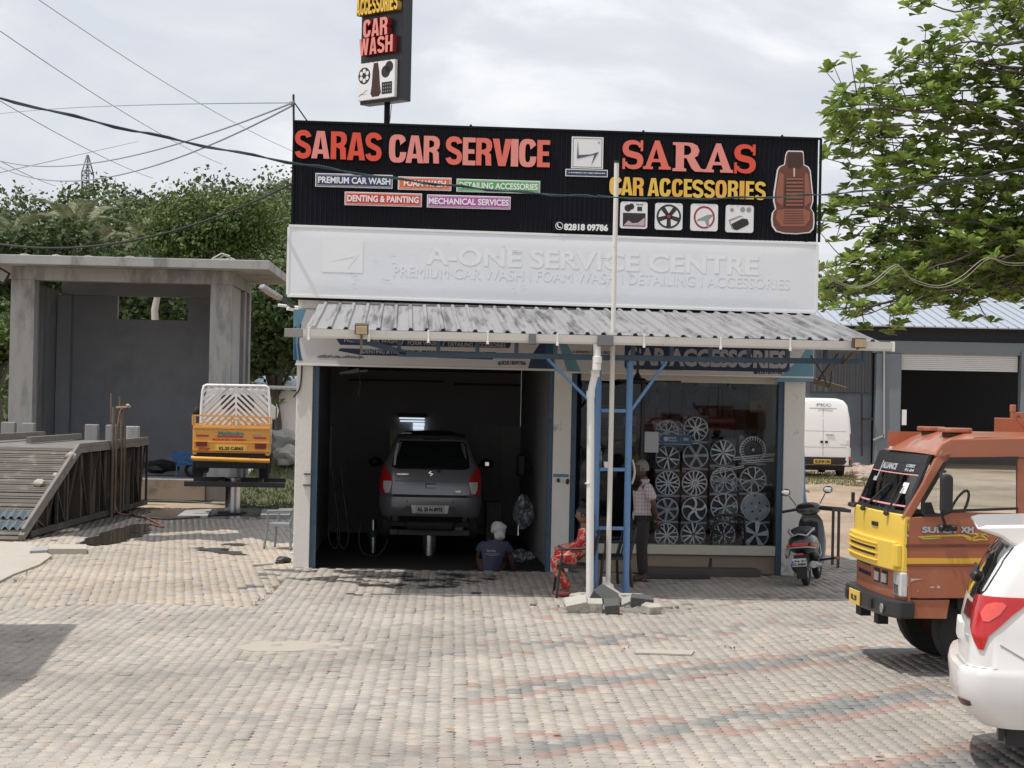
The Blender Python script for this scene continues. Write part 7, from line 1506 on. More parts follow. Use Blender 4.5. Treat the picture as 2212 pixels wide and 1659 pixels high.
for s in(-1,1):
 m=MB(M_BLK);m.cyl((s*.16,1.02,1.02),(s*.36,.95,1.0),.020,n=10);sct('hand_grip',m,smooth=40);m=MB(M_BLK);m.bar((s*.2,1.1,1.03),(s*.38,1.06,1.0),.012);sct('brake_lever',m)
 m=MB(M_BLK);m.tube([(s*.17,1.04,1.08),(s*.22,1.03,1.16),(s*.26,1.02,1.22)],.008,6);o=sct('mirror_stalk',m);m=MB(M_BLK);m.rock((s*.30,1.03,1.27),(.07,.018,.055),1,2,0);o2=sct('mirror',m,smooth=60);m=MB(M_CHR);m.rock((s*.30,1.012,1.27),(.058,.006,.045),1,2,0);sct('mirror_glass',m,o2,smooth=60)
 m=MB(mat('winker_orange',(.50,.10,.03),.25));m.rock((s*.155,.0,.56),(.04,.04,.045),1,2,0);sct('indicator',m,smooth=60)
 m=MB(M_GALV);m.tube([(s*.21,.0,.47),(s*.23,.12,.40),(s*.22,.35,.42),(s*.20,.42,.55)],.010,6);m.tube([(s*.10,-.06,.70),(s*.16,.05,.76),(s*.17,.25,.78)],.013,6);sct('guard_rail',m,smooth=60)
m=MB(M_GALV);m.tube([(-.21,-.02,.52),(-.12,-.10,.545),(0,-.12,.55),(.12,-.10,.545),(.21,-.02,.52)],.011,6);m.tube([(-.10,-.06,.70),(0,-.10,.73),(.10,-.06,.70)],.013,6);sct('rear_rail',m,smooth=60)
m=MB(M_TLR);m.box((-.11,-.105,.555),(.11,-.05,.61));sct('tail_light',m,bevel=.012);m=MB(M_TLR);m.box((-.05,-.125,.445),(.04,-.11,.47));sct('reflector',m)
m=MB(M_PLW);m.box((-.12,-.14,.29),(.08,-.132,.40),Matrix.Rotation(.15,3,'X'));sct('number_plate',m);m=MB(M_TXT);put_text(m,'KL 61',-.08,.07,.352,.388,-.143,.002,.05);put_text(m,'C 5454',-.09,.07,.302,.338,-.141,.002,.05);sct('plate_lettering',m);m=MB(mat('plate_blue',(.05,.15,.45),.5));m.box((-.118,-.144,.30),(-.095,-.142,.39));sct('plate_band',m)
m=MB(M_BLK);m.add([(-.09,-.12,.45),(.09,-.12,.45),(.07,-.10,.12),(-.07,-.10,.12),(-.09,-.11,.45),(.09,-.11,.45),(.07,-.09,.12),(-.07,-.09,.12)],[(0,3,2,1),(4,5,6,7),(0,1,5,4),(1,2,6,5),(2,3,7,6),(3,0,4,7)]);sct('mudflap',m)
m=MB(M_GALV);m.cyl((.15,.0,.30),(.17,.45,.26),.05,.035,n=12);m.tube([(.17,.45,.26),(.12,.7,.2)],.02,6);sct('exhaust',m,smooth=40);m=MB(mat('engine_dark',(.05,.05,.05),.6));m.rock((-.12,.35,.28),(.08,.2,.12),3,2,.2);sct('engine',m,smooth=50)
m=MB(M_GALV);m.tube([(-.16,.55,.25),(-.22,.45,.02)],.012,6);m.tube([(-.12,.5,.2),(-.18,.38,.0)],.01,6);sct('side_stand',m);m=MB(M_BLK);m.bar((.18,.5,.32),(.40,.42,.34),.03);m.use(MATS['winker_orange']);m.rock((.42,.41,.34),(.035,.03,.025),1,1,0);sct('foot_peg',m)
# ================================================================ GOODS IN THE SHOP WINDOW
M_ALU=mat('alloy_silver',(.80,.82,.84),.4,metal=.0,var=.15,scale=12);M_ALD=mat('alloy_dark',(.035,.037,.042),.5,var=.3,scale=8);M_CARD=mat('cover_card',(.05,.05,.055),.7,var=.2);M_STRIP=mat('card_strip',(.34,.35,.35),.6);M_CAP=mat('hub_cap',(.62,.60,.56),.3)
VC=.46
def px7(x,y):return 1399+.281*x,822.9+.281*y
covers=[(150,390,92,'y',7,'half covered ten spoke wheel cover, topmost at the left of the window stack'),(370,370,98,'loop',7,'looped spoke wheel cover marked 13, topmost beside the blue sticker'),
(155,590,96,'tri',5,'wheel cover with five triangular openings below the white notice'),(370,575,100,'star',6,'dull grey star spoke wheel cover under the blue sticker'),(580,550,100,'tri',6,'dark wheel cover with slanted triangular openings in the third column'),(810,530,105,'fine',26,'wheel cover with many fine radial fins near the right pillar'),
(155,785,96,'y',9,'nine spoke forked wheel cover left of the fanned one'),(362,785,100,'fan',14,'wheel cover with many fanned blades'),(585,765,105,'loop',5,'wheel cover under glossy plastic in the third column'),(812,760,105,'y',6,'wide six spoke wheel cover below the chrome strips'),
(148,990,92,'star',7,'grey star wheel cover marked 13 beside the standing man'),(360,990,98,'swirl',5,'five blade swirling wheel cover marked 14'),(590,970,108,'y',6,'black and silver six spoke wheel cover above the lace backed chair'),(830,970,115,'steel',8,'plain steel look wheel cover with round holes'),
(145,1185,92,'y',8,'eight spoke wheel cover at the lowest left of the window'),(350,1180,98,'tri',6,'wheel cover with red hub in the lowest row'),(580,1185,98,'y',7,'wheel cover hidden behind the lace backed chair'),(830,1180,105,'blade',5,'wheel cover of broad white blades in the lowest right corner')]
marks={1:'13',5:'15',6:'13',7:'14',8:'15',10:'13',11:'14',14:'12',15:'14',16:'15'}
for i,(x,y,r,st_,n_,lab)in enumerate(covers):
 X,Y=px7(x,y);u,z=F(X,Y,VC);rr=r*.281/148;t=thing('wheel_cover',lab,'wheel cover',SHOP,(u,VC,z),'wheel covers stacked in the shop window')
 m=MB(M_CARD);m.box((u-rr*1.04,VC+.05,z-rr*1.1),(u+rr*1.04,VC+.056,z+rr*1.06));part('card',m,t)
 m=MB(M_STRIP);m.box((u-rr*1.0,VC+.03,z-rr*1.12),(u+rr*1.0,VC+.045,z-rr*.96));part('card_edge',m,t)
 m=MB(M_ALU if st_!='tri' else mat('alloy_mid',(.42,.44,.47),.45,metal=.0,var=.2,scale=12));m.lathe([(rr*.90,.03),(rr*.93,-.012),(rr*.98,-.008),(rr,.03)],(u,VC,z),40,'y');part('rim',m,t,smooth=40)
 m=MB(M_ALD);m.lathe([(rr*.91,.025),(.001,.03)],(u,VC,z),30,'y');part('back_disc',m,t)
 m=MB(M_CAP if i!=15 else M_TLR);m.cyl((u,VC+.01,z),(u,VC-.03,z),rr*.13,rr*.10,n=14);part('hub',m,t,smooth=40)
 a0=i*.37
 for k in range(n_):
  a=a0+2*PI*k/n_;er=Vector((math.cos(a),0,math.sin(a)));et=Vector((-math.sin(a),0,math.cos(a)));c=Vector((u,VC,z));mt=M_ALU
  m=MB(mt);P=lambda rad,tan_,y_=0:c+er*rr*rad+et*rr*tan_+Vector((0,y_,0))
  def strip(pts,w0,w1):
   nn=len(pts);
   for j in range(nn-1):m.bar(pts[j],pts[j+1],rr*lerp(w0,w1,j/max(1,nn-1)),rr*.08,up=(0,1,0))
  if st_=='y':strip([P(.12,0,-.02),P(.5,0,-.012)],.10,.10);strip([P(.48,.0,-.012),P(.93,.2)],.08,.08);strip([P(.48,.0,-.012),P(.93,-.2)],.08,.08)
  elif st_=='loop':strip([P(.12,.02,-.02),P(.45,.17,-.015),P(.72,.2,-.01),P(.93,.05)],.07,.07);strip([P(.12,-.02,-.02),P(.45,-.17,-.015),P(.72,-.2,-.01),P(.93,-.05)],.07,.07)
  elif st_=='tri':strip([P(.16,0,-.02),P(.92,.32)],.12,.09);strip([P(.16,0,-.02),P(.92,-.12)],.08,.08)
  elif st_=='star':m.mats=[MATS['alloy_mid']]if 'alloy_mid' in MATS else[M_ALU];m.cur=0;m.add([P(.1,.1,-.02),P(.93,.13),P(.93,-.13),P(.1,-.1,-.02),P(.5,0,-.03)],[(0,1,4),(1,2,4),(2,3,4),(3,0,4)])
  elif st_=='fine':strip([P(.70,0,-.01),P(.93,.03)],.05,.05)
  elif st_=='fan':strip([P(.15,0,-.02),P(.55,.06,-.02),P(.93,.0)],.09,.12)
  elif st_=='swirl':strip([P(.1,0,-.02),P(.45,-.10,-.03),P(.75,-.05,-.02),P(.93,.12)],.17,.17)
  elif st_=='steel':m.mats=[M_ALD];m.lathe([(rr*.075,-.021),(.001,-.0215)],tuple(c+er*rr*(.38 if k%2 else .78)),12,'y')
  elif st_=='blade':m.add([P(.1,.06,-.02),P(.9,.34,-.0),P(.93,-.08,-.01),P(.1,-.08,-.03)],[(0,1,2,3)])
  part('spoke',m,t)
 if st_=='steel':m=MB(mat('alloy_mid',(.26,.27,.29),.4));m.lathe([(rr*.92,-.008),(rr*.7,-.02),(rr*.5,-.006),(rr*.2,-.02),(.001,-.02)],(u,VC,z),36,'y');part('dish',m,t,smooth=60)
 if i in marks:m=MB(M_STRIP);put_text(m,marks[i],u-rr*.98,u-rr*.72,z+rr*.80,z+rr*1.02,VC-.0,.002,.04);part('size_mark',m,t)
def film_mat():
 m=bpy.data.materials.new('clear_film');m.use_nodes=True;N=m.node_tree.nodes;L=m.node_tree.links;N.remove(N['Principled BSDF']);t=N.new('ShaderNodeBsdfTransparent');t.inputs[0].default_value=(.9,.93,.95,1);g=N.new('ShaderNodeBsdfPrincipled');g.inputs['Base Color'].default_value=(.7,.75,.78,1);g.inputs['Roughness'].default_value=.12
 tc=N.new('ShaderNodeTexCoord');n=N.new('ShaderNodeTexNoise');n.inputs['Scale'].default_value=7;n.inputs['Distortion'].default_value=2.2;n.inputs['Detail'].default_value=5;r=N.new('ShaderNodeValToRGB');r.color_ramp.elements[0].position=.48;r.color_ramp.elements[1].position=.72;r.color_ramp.elements[1].color=(.75,.75,.75,1);r.color_ramp.elements[0].color=(.06,.06,.06,1)
 b=N.new('ShaderNodeBump');b.inputs['Strength'].default_value=.8;mx=N.new('ShaderNodeMixShader');L.new(tc.outputs['Object'],n.inputs['Vector']);L.new(n.outputs[0],r.inputs[0]);L.new(r.outputs[0],mx.inputs[0]);L.new(n.outputs[0],b.inputs['Height']);L.new(b.outputs[0],g.inputs['Normal']);L.new(t.outputs[0],mx.inputs[1]);L.new(g.outputs[0],mx.inputs[2]);L.new(mx.outputs[0],N['Material Output'].inputs['Surface']);return m
M_FILM=film_mat()
def sheet(name,lab,cat,ptspx,v,mt,wob=.02,fr_=None):
 P=[F(x,y,v)for x,y in ptspx]
 m=MB(mt);
 def fn(a,b):
  x=lerp(lerp(P[0][0],P[1][0],a),lerp(P[3][0],P[2][0],a),b);z=lerp(lerp(P[0][1],P[1][1],a),lerp(P[3][1],P[2][1],a),b);return(x,v+wob*noise.noise(Vector((x*9,z*9,v))),z)
 m.grid(fn,24,12);return single(name,m,lab,cat,SHOP,(P[0][0],v,P[0][1]),smooth=60)
sheet('plastic_film','crumpled clear plastic film hanging over the third column wheel covers','film',[px7(480,730),px7(730,740),px7(960,800),px7(500,880)],.34,M_FILM,.05);sheet('plastic_film','clear plastic film over the two topmost wheel covers','film',[px7(30,300),px7(290,310),px7(330,430),px7(60,430)],.36,M_FILM,.04)
sheet('plastic_film','clear plastic wrap folded across the lower right wheel covers','film',[px7(500,1040),px7(730,870),px7(760,990),px7(600,1090)],.38,M_FILM,.04)
for k,(a,b,lab)in enumerate(((px7(660,590),px7(975,560),'upper chrome door strip wrapped in plastic behind the window'),(px7(720,615),px7(970,600),'lower chrome door strip wrapped in plastic behind the window'),(px7(500,700),px7(740,650),'chrome strip lying slanted across the third column'))):
 A,B_=F(*a,.40),F(*b,.40);m=MB(M_ALU);m.bar((A[0],.40,A[1]),(B_[0],.40,B_[1]),.035,.012);m.bar((A[0],.39,A[1]-.03),(B_[0],.39,B_[1]-.025),.02,.01);single('door_strip',m,lab,'trim strip',SHOP,(A[0],.4,A[1]),'plastic wrapped chrome strips')
a,b=F(1392,977,.105),F(1423,933,.105);m=MB(mat('notice_paper',(.42,.45,.49),.6,var=.05));m.box((a[0],.100,a[1]),(b[0],.104,b[1]));single('paper_notice',m,'blank grey white paper notice stuck on the shop window','notice',SHOP,(a[0],.1,a[1]))
a,b=F(1429,962,.105),F(1495,940,.105);t=thing('window_sticker','blue finance sticker on the shop window beside the paper notice','sticker',SHOP,(a[0],.1,a[1]));m=MB(mat('sticker_blue',(.02,.06,.14),.5));m.box((a[0],.100,a[1]),(b[0],.104,b[1]));part('face',m,t);w_,h_=b[0]-a[0],b[1]-a[1]
m=MB(mat('sticker_print',(.36,.40,.46),.5,var=0));put_text(m,'BAJAJ',a[0]+.23*w_,a[0]+.48*w_,a[1]+.6*h_,a[1]+.8*h_,.0995,.002,.04);put_text(m,'FINSERV',a[0]+.23*w_,a[0]+.52*w_,a[1]+.38*h_,a[1]+.54*h_,.0995,.002,.03);put_text(m,'EMI',a[0]+.72*w_,a[0]+.88*w_,a[1]+.48*h_,a[1]+.74*h_,.0995,.002,.04)
m.box((a[0]+.62*w_,.0975,a[1]+.35*h_),(a[0]+.625*w_,.0995,a[1]+.85*h_));m.cyl((a[0]+.14*w_,.0995,a[1]+.6*h_),(a[0]+.14*w_,.0975,a[1]+.6*h_),h_*.22,n=16);m.box((a[0]+.06*w_,.0975,a[1]+.12*h_),(a[0]+.94*w_,.0995,a[1]+.16*h_));part('lettering',m,t)
for(x0,x1,y0,y1,v,lab,mt)in((1377,1436,901,915,1.2,'pair of dark red rolls on the left of the window display',(.16,.02,.03)),(1529,1587,900,918,1.2,'pair of brown red rolls on the middle of the window display',(.15,.04,.035))):
 a,b=F(x0,y1,v),F(x1,y0,v);m=MB(mat('roll_%d'%x0,mt,.4,var=.2));r=(b[1]-a[1])/2;m.tube([(a[0],v,a[1]+r),(b[0],v,a[1]+r)],r,14);m.tube([(a[0],v+.1,a[1]-r),(b[0]-.05,v+.1,a[1]-r)],r,14);single('paired_roll',m,lab,'roll',SHOP,(a[0],v,a[1]),smooth=50)  # two plain tubes in one reddish tone behind the glass
a,b=F(1620,891,1.6),F(1656,866,1.6);t=thing('yellow_poster','small yellow poster with a dark seat picture inside the shop','poster',SHOP,(a[0],1.6,a[1]));m=MB(mat('poster_yellow',(.34,.26,.09),.6));m.box((a[0],1.6,a[1]),(b[0],1.61,b[1]));part('sheet',m,t);m=MB(M_ALD);m.prism(rrect(a[0]+.1,b[0]-.08,a[1]+.05,b[1]-.06,.04),1.59,1.599);part('print',m,t,recalc=True)
m=MB(M_HOSE);c=F(1613,835,.25);
for k in range(6):r=.13+.02*k;m.tube([(c[0]+r*1.1*math.cos(a),.22+.012*k,c[1]+r*math.sin(a))for a in[2*PI*i/22 for i in range(22)]],.008,5)
single('wire_coil',m,'black wire coil hanging inside the top of the shop window','coil',SHOP,(c[0],.25,c[1]),smooth=60)
fc=F(1377,822,-1.2);t=thing('ceiling_fan','black ceiling fan hanging under the canopy near the shop door','fan',SHOP,(fc[0],-1.2,fc[1]));m=MB(M_BLK);m.cyl((fc[0],-1.2,fc[1]+.06),(fc[0],-1.2,3.42),.018,n=8);m.lathe([(.01,.10),(.05,.04),(.05,0)],(fc[0],-1.2,fc[1]+.02),14);part('downrod',m,t,smooth=50);m=MB(M_BLK);m.lathe([(.01,.05),(.11,.03),(.13,0),(.09,-.03),(.01,-.04)],(fc[0],-1.2,fc[1]),20);part('motor',m,t,smooth=50)
for k in range(3):
 a=R(-8+120*k);d=Vector((math.cos(a),math.sin(a),0));e_=Vector((-d.y,d.x,.15));p=Vector((fc[0],-1.2,fc[1]));m=MB(M_BLK);m.add([p+d*.12-e_*.03,p+d*.6-e_*.07,p+d*.6+e_*.07,p+d*.12+e_*.03,p+d*.12-e_*.03-Vector((0,0,.008)),p+d*.6-e_*.07-Vector((0,0,.008)),p+d*.6+e_*.07-Vector((0,0,.008)),p+d*.12+e_*.03-Vector((0,0,.008))],[(0,1,2,3),(7,6,5,4),(0,4,5,1),(1,5,6,2),(2,6,7,3),(3,7,4,0)]);part('blade',m,t)
zr2=fz(1320,1014,VP)+.022;ub_=fx(1294,1000,VP);m=MB(glass_mat('clear_plastic',(.75,.80,.84),2.2,.08));m.lathe([(.001,0),(.035,0),(.036,.12),(.033,.16),(.036,.19),(.014,.235),(.014,.25)],(ub_,VP,zr2),16);t=thing('water_bottle','clear plastic water bottle standing on a blue rung','bottle',SHOP,(ub_,VP,zr2));part('body',m,t,smooth=50);m=MB(M_PLW);m.cyl((ub_,VP,zr2+.25),(ub_,VP,zr2+.27),.016,n=12);part('cap',m,t);m=MB(mat('bottle_label',(.12,.2,.3),.5));m.cyl((ub_,VP,zr2+.10),(ub_,VP,zr2+.155),.0368,n=16,cap=False);part('wrapper',m,t)
m=MB(M_WP);uc_=fx(1309,1005,VP);m.lathe([(.001,0),(.026,0),(.033,.075),(.030,.075),(.024,.004)],(uc_,VP,zr2),14);single('paper_cup',m,'white paper cup beside the water bottle on the blue rung','cup',SHOP,(uc_,VP,zr2),smooth=40)
m=MB(mat('towel_white',(.62,.62,.60),.9));ut=ub+.05
def tw_(u_,v_):return(ut+.035*math.sin(v_*3.1)+.012*math.sin(u_*9),VP+lerp(-.03,.06,u_),fz(1365,lerp(993,1045,v_),VP))
m.grid(tw_,6,12);single('towel',m,'narrow white cloth hanging on the right blue post','cloth',SHOP,(ut,VP,1.4),smooth=60)
# ================================================================ CHAIRS
def chair(label,frame,mt,seat=.41,w=.44,back=.82,lace=False):
 t=thing('plastic_chair',label,'chair',frame,(0,0,0),'plastic chairs about the forecourt');hw=w/2
 m=MB(mt);m.grid(lambda u,v:(lerp(-hw,hw,u),lerp(-.21,.21,v),seat-.015*math.sin(PI*u)*math.sin(PI*v)),8,8);m.grid(lambda u,v:(lerp(-hw,hw,u),lerp(-.21,.21,v),seat-.03),8,8,flip=True)
 for a,b in(((-hw,-.21),(hw,-.21)),((hw,-.21),(hw,.21)),((hw,.21),(-hw,.21)),((-hw,.21),(-hw,-.21))):m.bar((a[0],a[1],seat-.02),(b[0],b[1],seat-.02),.03,.04)
 part('seat',m,t,smooth=40)
 for sx in(-1,1):
  for sy in(-1,1):m=MB(mt);m.bar((sx*(hw+.02),sy*.23,0),(sx*(hw-.015),sy*.19,seat-.035),.045,.03);part('leg',m,t,bevel=.006)
 m=MB(mt)
 if lace:
  q=random.Random(9)
  bm=bmesh.new();
  pts=[(lerp(-hw,hw,(i+.5*(j%2)+q.uniform(-.25,.25))/9),lerp(.0,1,(j+q.uniform(-.2,.2))/11))for j in range(12)for i in range(10)]
  pos=lambda x,s:Vector((x*(1-.12*s),.19+.10*s,seat+.02+(back-seat)*s))
  P3=[(x,s)for x,s in pts if abs(x)<=hw+.01 and s<=1.02]
  for i,(x,s)in enumerate(P3):
   ds=sorted(range(len(P3)),key=lambda j:(P3[j][0]-x)**2+((P3[j][1]-s)*.42)**2)[1:4]
   for j in ds:
    if j>i or True:m.bar(pos(x,s),pos(*P3[j]),.011,.008)
  bm.free()
  m2=MB(mat('lace_cover',(.10,.10,.10),.7));part('lace_back',m,t,kind='stuff')
 else:
  for k in range(5):x=lerp(-hw+.06,hw-.06,k/4);m.bar((x,.2,seat),(x*.9,.29,back-.05),.03,.012)
  part('slatted_back',m,t)
 m=MB(mt);m.tube([(-hw,.2,seat),(-hw*.97,.25,seat+.2),(-hw*.85,.29,back-.03),(-hw*.5,.30,back),(hw*.5,.30,back),(hw*.85,.29,back-.03),(hw*.97,.25,seat+.2),(hw,.2,seat)],.018,8);part('back_frame',m,t,smooth=50)
 if not lace:
  for sx in(-1,1):m=MB(mt);m.tube([(sx*(hw+.01),-.18,seat),(sx*(hw+.03),-.17,seat+.20),(sx*(hw+.02),.24,seat+.22)],.018,8);part('armrest',m,t,smooth=50)
 return t
M_CHB=mat('black_chair_plastic',(.018,.018,.020),.4,var=.1);M_CHG=mat('grey_chair_plastic',(.20,.22,.22),.45,var=.1)
g_=gr(1228,1290);chair('black plastic chair carrying the seated girl in red beside the downpipe',Frame((gr(1236,1293).x+.02,gr(1236,1293).y+.28,0),R(-90)+YAW),M_CHB,.41,.44)
p=gr(1318,1270);chair('black plastic chair half hidden behind the blue ladder post',Frame((p.x,p.y+.25,0),R(-70)),M_CHB)
p=gr(1568,1240);chair('black chair with lacy perforated back standing at the shop window',Frame((p.x,p.y+.22,0),R(180)+R(6)),M_CHB,.42,.50,.86,True)
p=gr(607,1187);chair('grey plastic chair facing left beside the left pillar',Frame((p.x,p.y+.22,0),R(-90-15)),M_CHG,.41,.42,.84)
# ================================================================ PEOPLE
SKIN=mat('brown_skin',(.19,.095,.06),.55,var=.08,scale=12);SKIN2=mat('dark_brown_skin',(.10,.052,.036),.55,var=.08)
def skin(nm,par,J_,bones,mt,root,sub=2,smooth_=True,xs=1):
 names=list(J_);idx={n:i for i,n in enumerate(names)};me=bpy.data.meshes.new(nm);me.from_pydata([J_[n][0]for n in names],[(idx[a],idx[b])for a,b in bones],[]);me.materials.append(mt)
 o=link(nm,me,par);md=o.modifiers.new('k','SKIN');md.use_smooth_shade=True;md.branch_smoothing=.6
 for n,sv in zip(names,me.skin_vertices[0].data):
  r=J_[n][1];sv.radius=r if isinstance(r,tuple)else(r,r);sv.use_root=n==root
 s=o.modifiers.new('s','SUBSURF');s.levels=s.render_levels=sub;ORG[o.name]=(0,0,0);return o
def head(par,c,fwd,mt,hair,r=.095,hair_top=True,beard=False,tilt=0):
 """skull with brow, nose, mouth, chin, ears and hair; fwd is the unit direction the face looks to"""
 f=Vector(fwd).normalized();s=Vector((-f.y,f.x,0)).normalized();u=f.cross(s)*-1;u=Vector((0,0,1))if abs(f.z)<.05 else s.cross(f)*(1 if s.cross(f).z>0 else-1)
 if abs(f.z)>=.05 and u.z<0:u=-u
 c=Vector(c);bm=bmesh.new();bmesh.ops.create_uvsphere(bm,u_segments=24,v_segments=18,radius=1);vs=[]
 for v in bm.verts:
  x,y,z=v.co;a,b,d=x*.98,y*.78,z*1.22
  if d<-.3 and a<0:a*=.72
  if a>0:a*=.93-.12*max(0,-d);b*=1-.12*max(0,-d)
  if a>.55 and abs(b)<.22:a+=.26*math.exp(-((d+.12)/.16)**2)*math.exp(-(b/.13)**2);a+=.07*math.exp(-((d+.48)/.08)**2);a+=.10*math.exp(-((d+.85)/.16)**2)
  a+=.05*math.exp(-((d-.18)/.10)**2)*(a>.5)
  vs.append(c+(f*a+s*b+u*d)*r)
 m=MB(mt);m.add(vs,[[v.index for v in q_.verts]for q_ in bm.faces]);bm.free()
 for sg in(-1,1):m.rock(c+(f*-.05+s*sg*.80+u*-.05)*r,(.16*r,.16*r,.28*r),2,1,.1)
 o=part('head',m,par,smooth=70)
 m=MB(M_TXT)
 for sg in(-1,1):m.rock(c+(f*.90+s*sg*.30+u*.05)*r,(.07*r,.10*r,.05*r),1,1,0);m.bar(c+(f*.93+s*sg*.14+u*.22)*r,c+(f*.84+s*sg*.46+u*.22)*r,.05*r)
 part('eyes',m,o,smooth=60)
 m=MB(hair);bm=bmesh.new();bmesh.ops.create_uvsphere(bm,u_segments=20,v_segments=14,radius=1);keep=[]
 V=[]
 for v in bm.verts:x,y,z=v.co;V.append(c+(f*x*1.02+s*y*.85+u*z*1.28)*r*(1.03+.03*noise.noise(v.co*6)))
 F_=[[v.index for v in q_.verts]for q_ in bm.faces if(lambda p:(p.z>.50 if p.x>.2 else p.z>-.28))(q_.calc_center_median())];m.add(V,F_);bm.free();part('hair',m,par,smooth=70);return o
def hand(par,c,d,side_,mt,r=1.0,curl=.5):
 """palm plus four unequal bent fingers and a thumb; c wrist, d direction of the fingers, side_ thumb side"""
 c=Vector(c);d=Vector(d).normalized();t=Vector(side_).normalized();t=(t-d*t.dot(d)).normalized();n=d.cross(t);J_={'w':(c,(.022*r,.016*r)),'p':(c+d*.05*r,(.034*r,.014*r)),'q':(c+d*.085*r,(.036*r,.012*r))};B_=[('w','p'),('p','q')]
 m=MB(mt);pc_=c+d*.045*r;m.rock(pc_,(.03*r,.03*r,.04*r),1,2,.05)
 for k,L_ in enumerate((.068,.078,.072,.056)):
  o=c+d*.07*r+t*(.030-.020*k)*r;a=o+d*L_*.45*r+n*.008*curl;b=a+(d*.8+n*curl).normalized()*L_*.32*r;e_=b+(d*.4+n*curl*1.4).normalized()*L_*.26*r;m.tube([c+d*.02*r+t*(.018-.012*k)*r,o,a,b,e_],.009,7,[.011*r,.0095*r,.0088*r,.008*r,.006*r])
 o=c+d*.02*r+t*.025*r;m.tube([o,o+(t+d*.6).normalized()*.04*r,o+(t*.6+d).normalized()*.065*r+n*.01],.009,7,[.012*r,.010*r,.007*r]);return part('hand',m,par,smooth=60)
bm_=gr(1386,1257);MAN=Frame((bm_.x,bm_.y,0),0);man=thing('person','elderly man in checked pale shirt standing with hands clasped behind his back','person',MAN,(0,0,0))
def shirt_mat(name,a,b,s=24):
 m=bpy.data.materials.new(name);m.use_nodes=True;N=m.node_tree.nodes;L=m.node_tree.links;p=N['Principled BSDF'];p.inputs['Roughness'].default_value=.9;tc=N.new('ShaderNodeTexCoord');out=[]
 sx=N.new('ShaderNodeSeparateXYZ');L.new(tc.outputs['Object'],sx.inputs[0])
 for ch,k in(('X',s),('Z',s*.8)):
  mu=N.new('ShaderNodeMath');mu.operation='MULTIPLY';mu.inputs[1].default_value=k*6.28;sn=N.new('ShaderNodeMath');sn.operation='SINE';gt=N.new('ShaderNodeMath');gt.operation='GREATER_THAN';gt.inputs[1].default_value=.62;L.new(sx.outputs[ch],mu.inputs[0]);L.new(mu.outputs[0],sn.inputs[0]);L.new(sn.outputs[0],gt.inputs[0]);out.append(gt)
 ad=N.new('ShaderNodeMath');ad.operation='ADD';ad.use_clamp=False;L.new(out[0].outputs[0],ad.inputs[0]);L.new(out[1].outputs[0],ad.inputs[1]);hf=N.new('ShaderNodeMath');hf.operation='MULTIPLY';hf.inputs[1].default_value=.5;L.new(ad.outputs[0],hf.inputs[0])
 mx=N.new('ShaderNodeMix');mx.data_type='RGBA';mx.inputs['A'].default_value=(*a,1);mx.inputs['B'].default_value=(*b,1);L.new(hf.outputs[0],mx.inputs['Factor']);L.new(mx.outputs['Result'],p.inputs['Base Color']);
 n=N.new('ShaderNodeTexNoise');n.inputs['Scale'].default_value=9;n.inputs['Distortion'].default_value=1;bp=N.new('ShaderNodeBump');bp.inputs['Strength'].default_value=.5;bp.inputs['Distance'].default_value=.02;L.new(tc.outputs['Object'],n.inputs[0]);L.new(n.outputs[0],bp.inputs['Height']);L.new(bp.outputs[0],p.inputs['Normal']);return m
M_CHK=shirt_mat('checked_shirt',(.56,.50,.51),(.33,.25,.28));M_TRO=mat('dark_trousers',(.035,.03,.03),.9,var=.2,bump=.3,bscale=14)
JN={'pel':((0,0,.92),(.10,.11)),'wai':((-.015,0,1.05),(.10,.11)),'che':((.01,0,1.25),(.09,.11)),'nk':((.02,0,1.40),(.05,.05)),'nk2':((-.005,0,1.47),.05)}
for s,n in((-1,'l'),(1,'r')):
 JN.update({n+'sh':((.03,s*.16,1.345),.045),n+'el':((.13,s*.21,1.09),.040),n+'wr':((.185,s*.07,.86),.027),n+'hi':((.0,s*.085,.86),.07),n+'kn':((-.01,s*.09,.47),.055),n+'an':((.03,s*.095,.09),.038),n+'to':((-.12,s*.10,.035),(.035,.025))})
bd=[('pel','wai'),('wai','che'),('che','nk'),('nk','nk2')]
for n in 'lr':bd+=[('che',n+'sh'),(n+'sh',n+'el'),(n+'el',n+'wr'),('pel',n+'hi'),(n+'hi',n+'kn'),(n+'kn',n+'an'),(n+'an',n+'to')]
skin('body',man,JN,bd,SKIN2,'pel')
SJ={'a':((-.0,0,.80),(.145,.165)),'b':((-.02,0,.95),(.15,.165)),'c':((-.02,0,1.08),(.15,.165)),'d':((.005,0,1.26),(.16,.18)),'e':((.018,0,1.39),(.10,.10)),'e2':((.015,0,1.425),(.062,.062))}
sb_=[('a','b'),('b','c'),('c','d'),('d','e'),('e','e2')]
for s,n in((-1,'l'),(1,'r')):SJ.update({n+'1':((.03,s*.165,1.35),.082),n+'2':((.09,s*.20,1.20),.074),n+'3':((.118,s*.21,1.13),.070)});sb_+=[('d',n+'1'),(n+'1',n+'2'),(n+'2',n+'3')]
skin('shirt',man,SJ,sb_,M_CHK,'c');TJ={'p':((0,0,.93),(.135,.15))};tb2=[]
for s,n in((-1,'l'),(1,'r')):TJ.update({n+'1':((0,s*.085,.84),.10),n+'2':((-.01,s*.09,.47),.078),n+'3':((.015,s*.095,.10),.072)});tb2+=[('p',n+'1'),(n+'1',n+'2'),(n+'2',n+'3')]
skin('trousers',man,TJ,tb2,M_TRO,'p');M_HW=mat('grey_white_hair',(.20,.195,.19),.8,var=.2);head(man,(-.03,0,1.56),(-1,-.05,-.04),SKIN2,M_HW,.098)
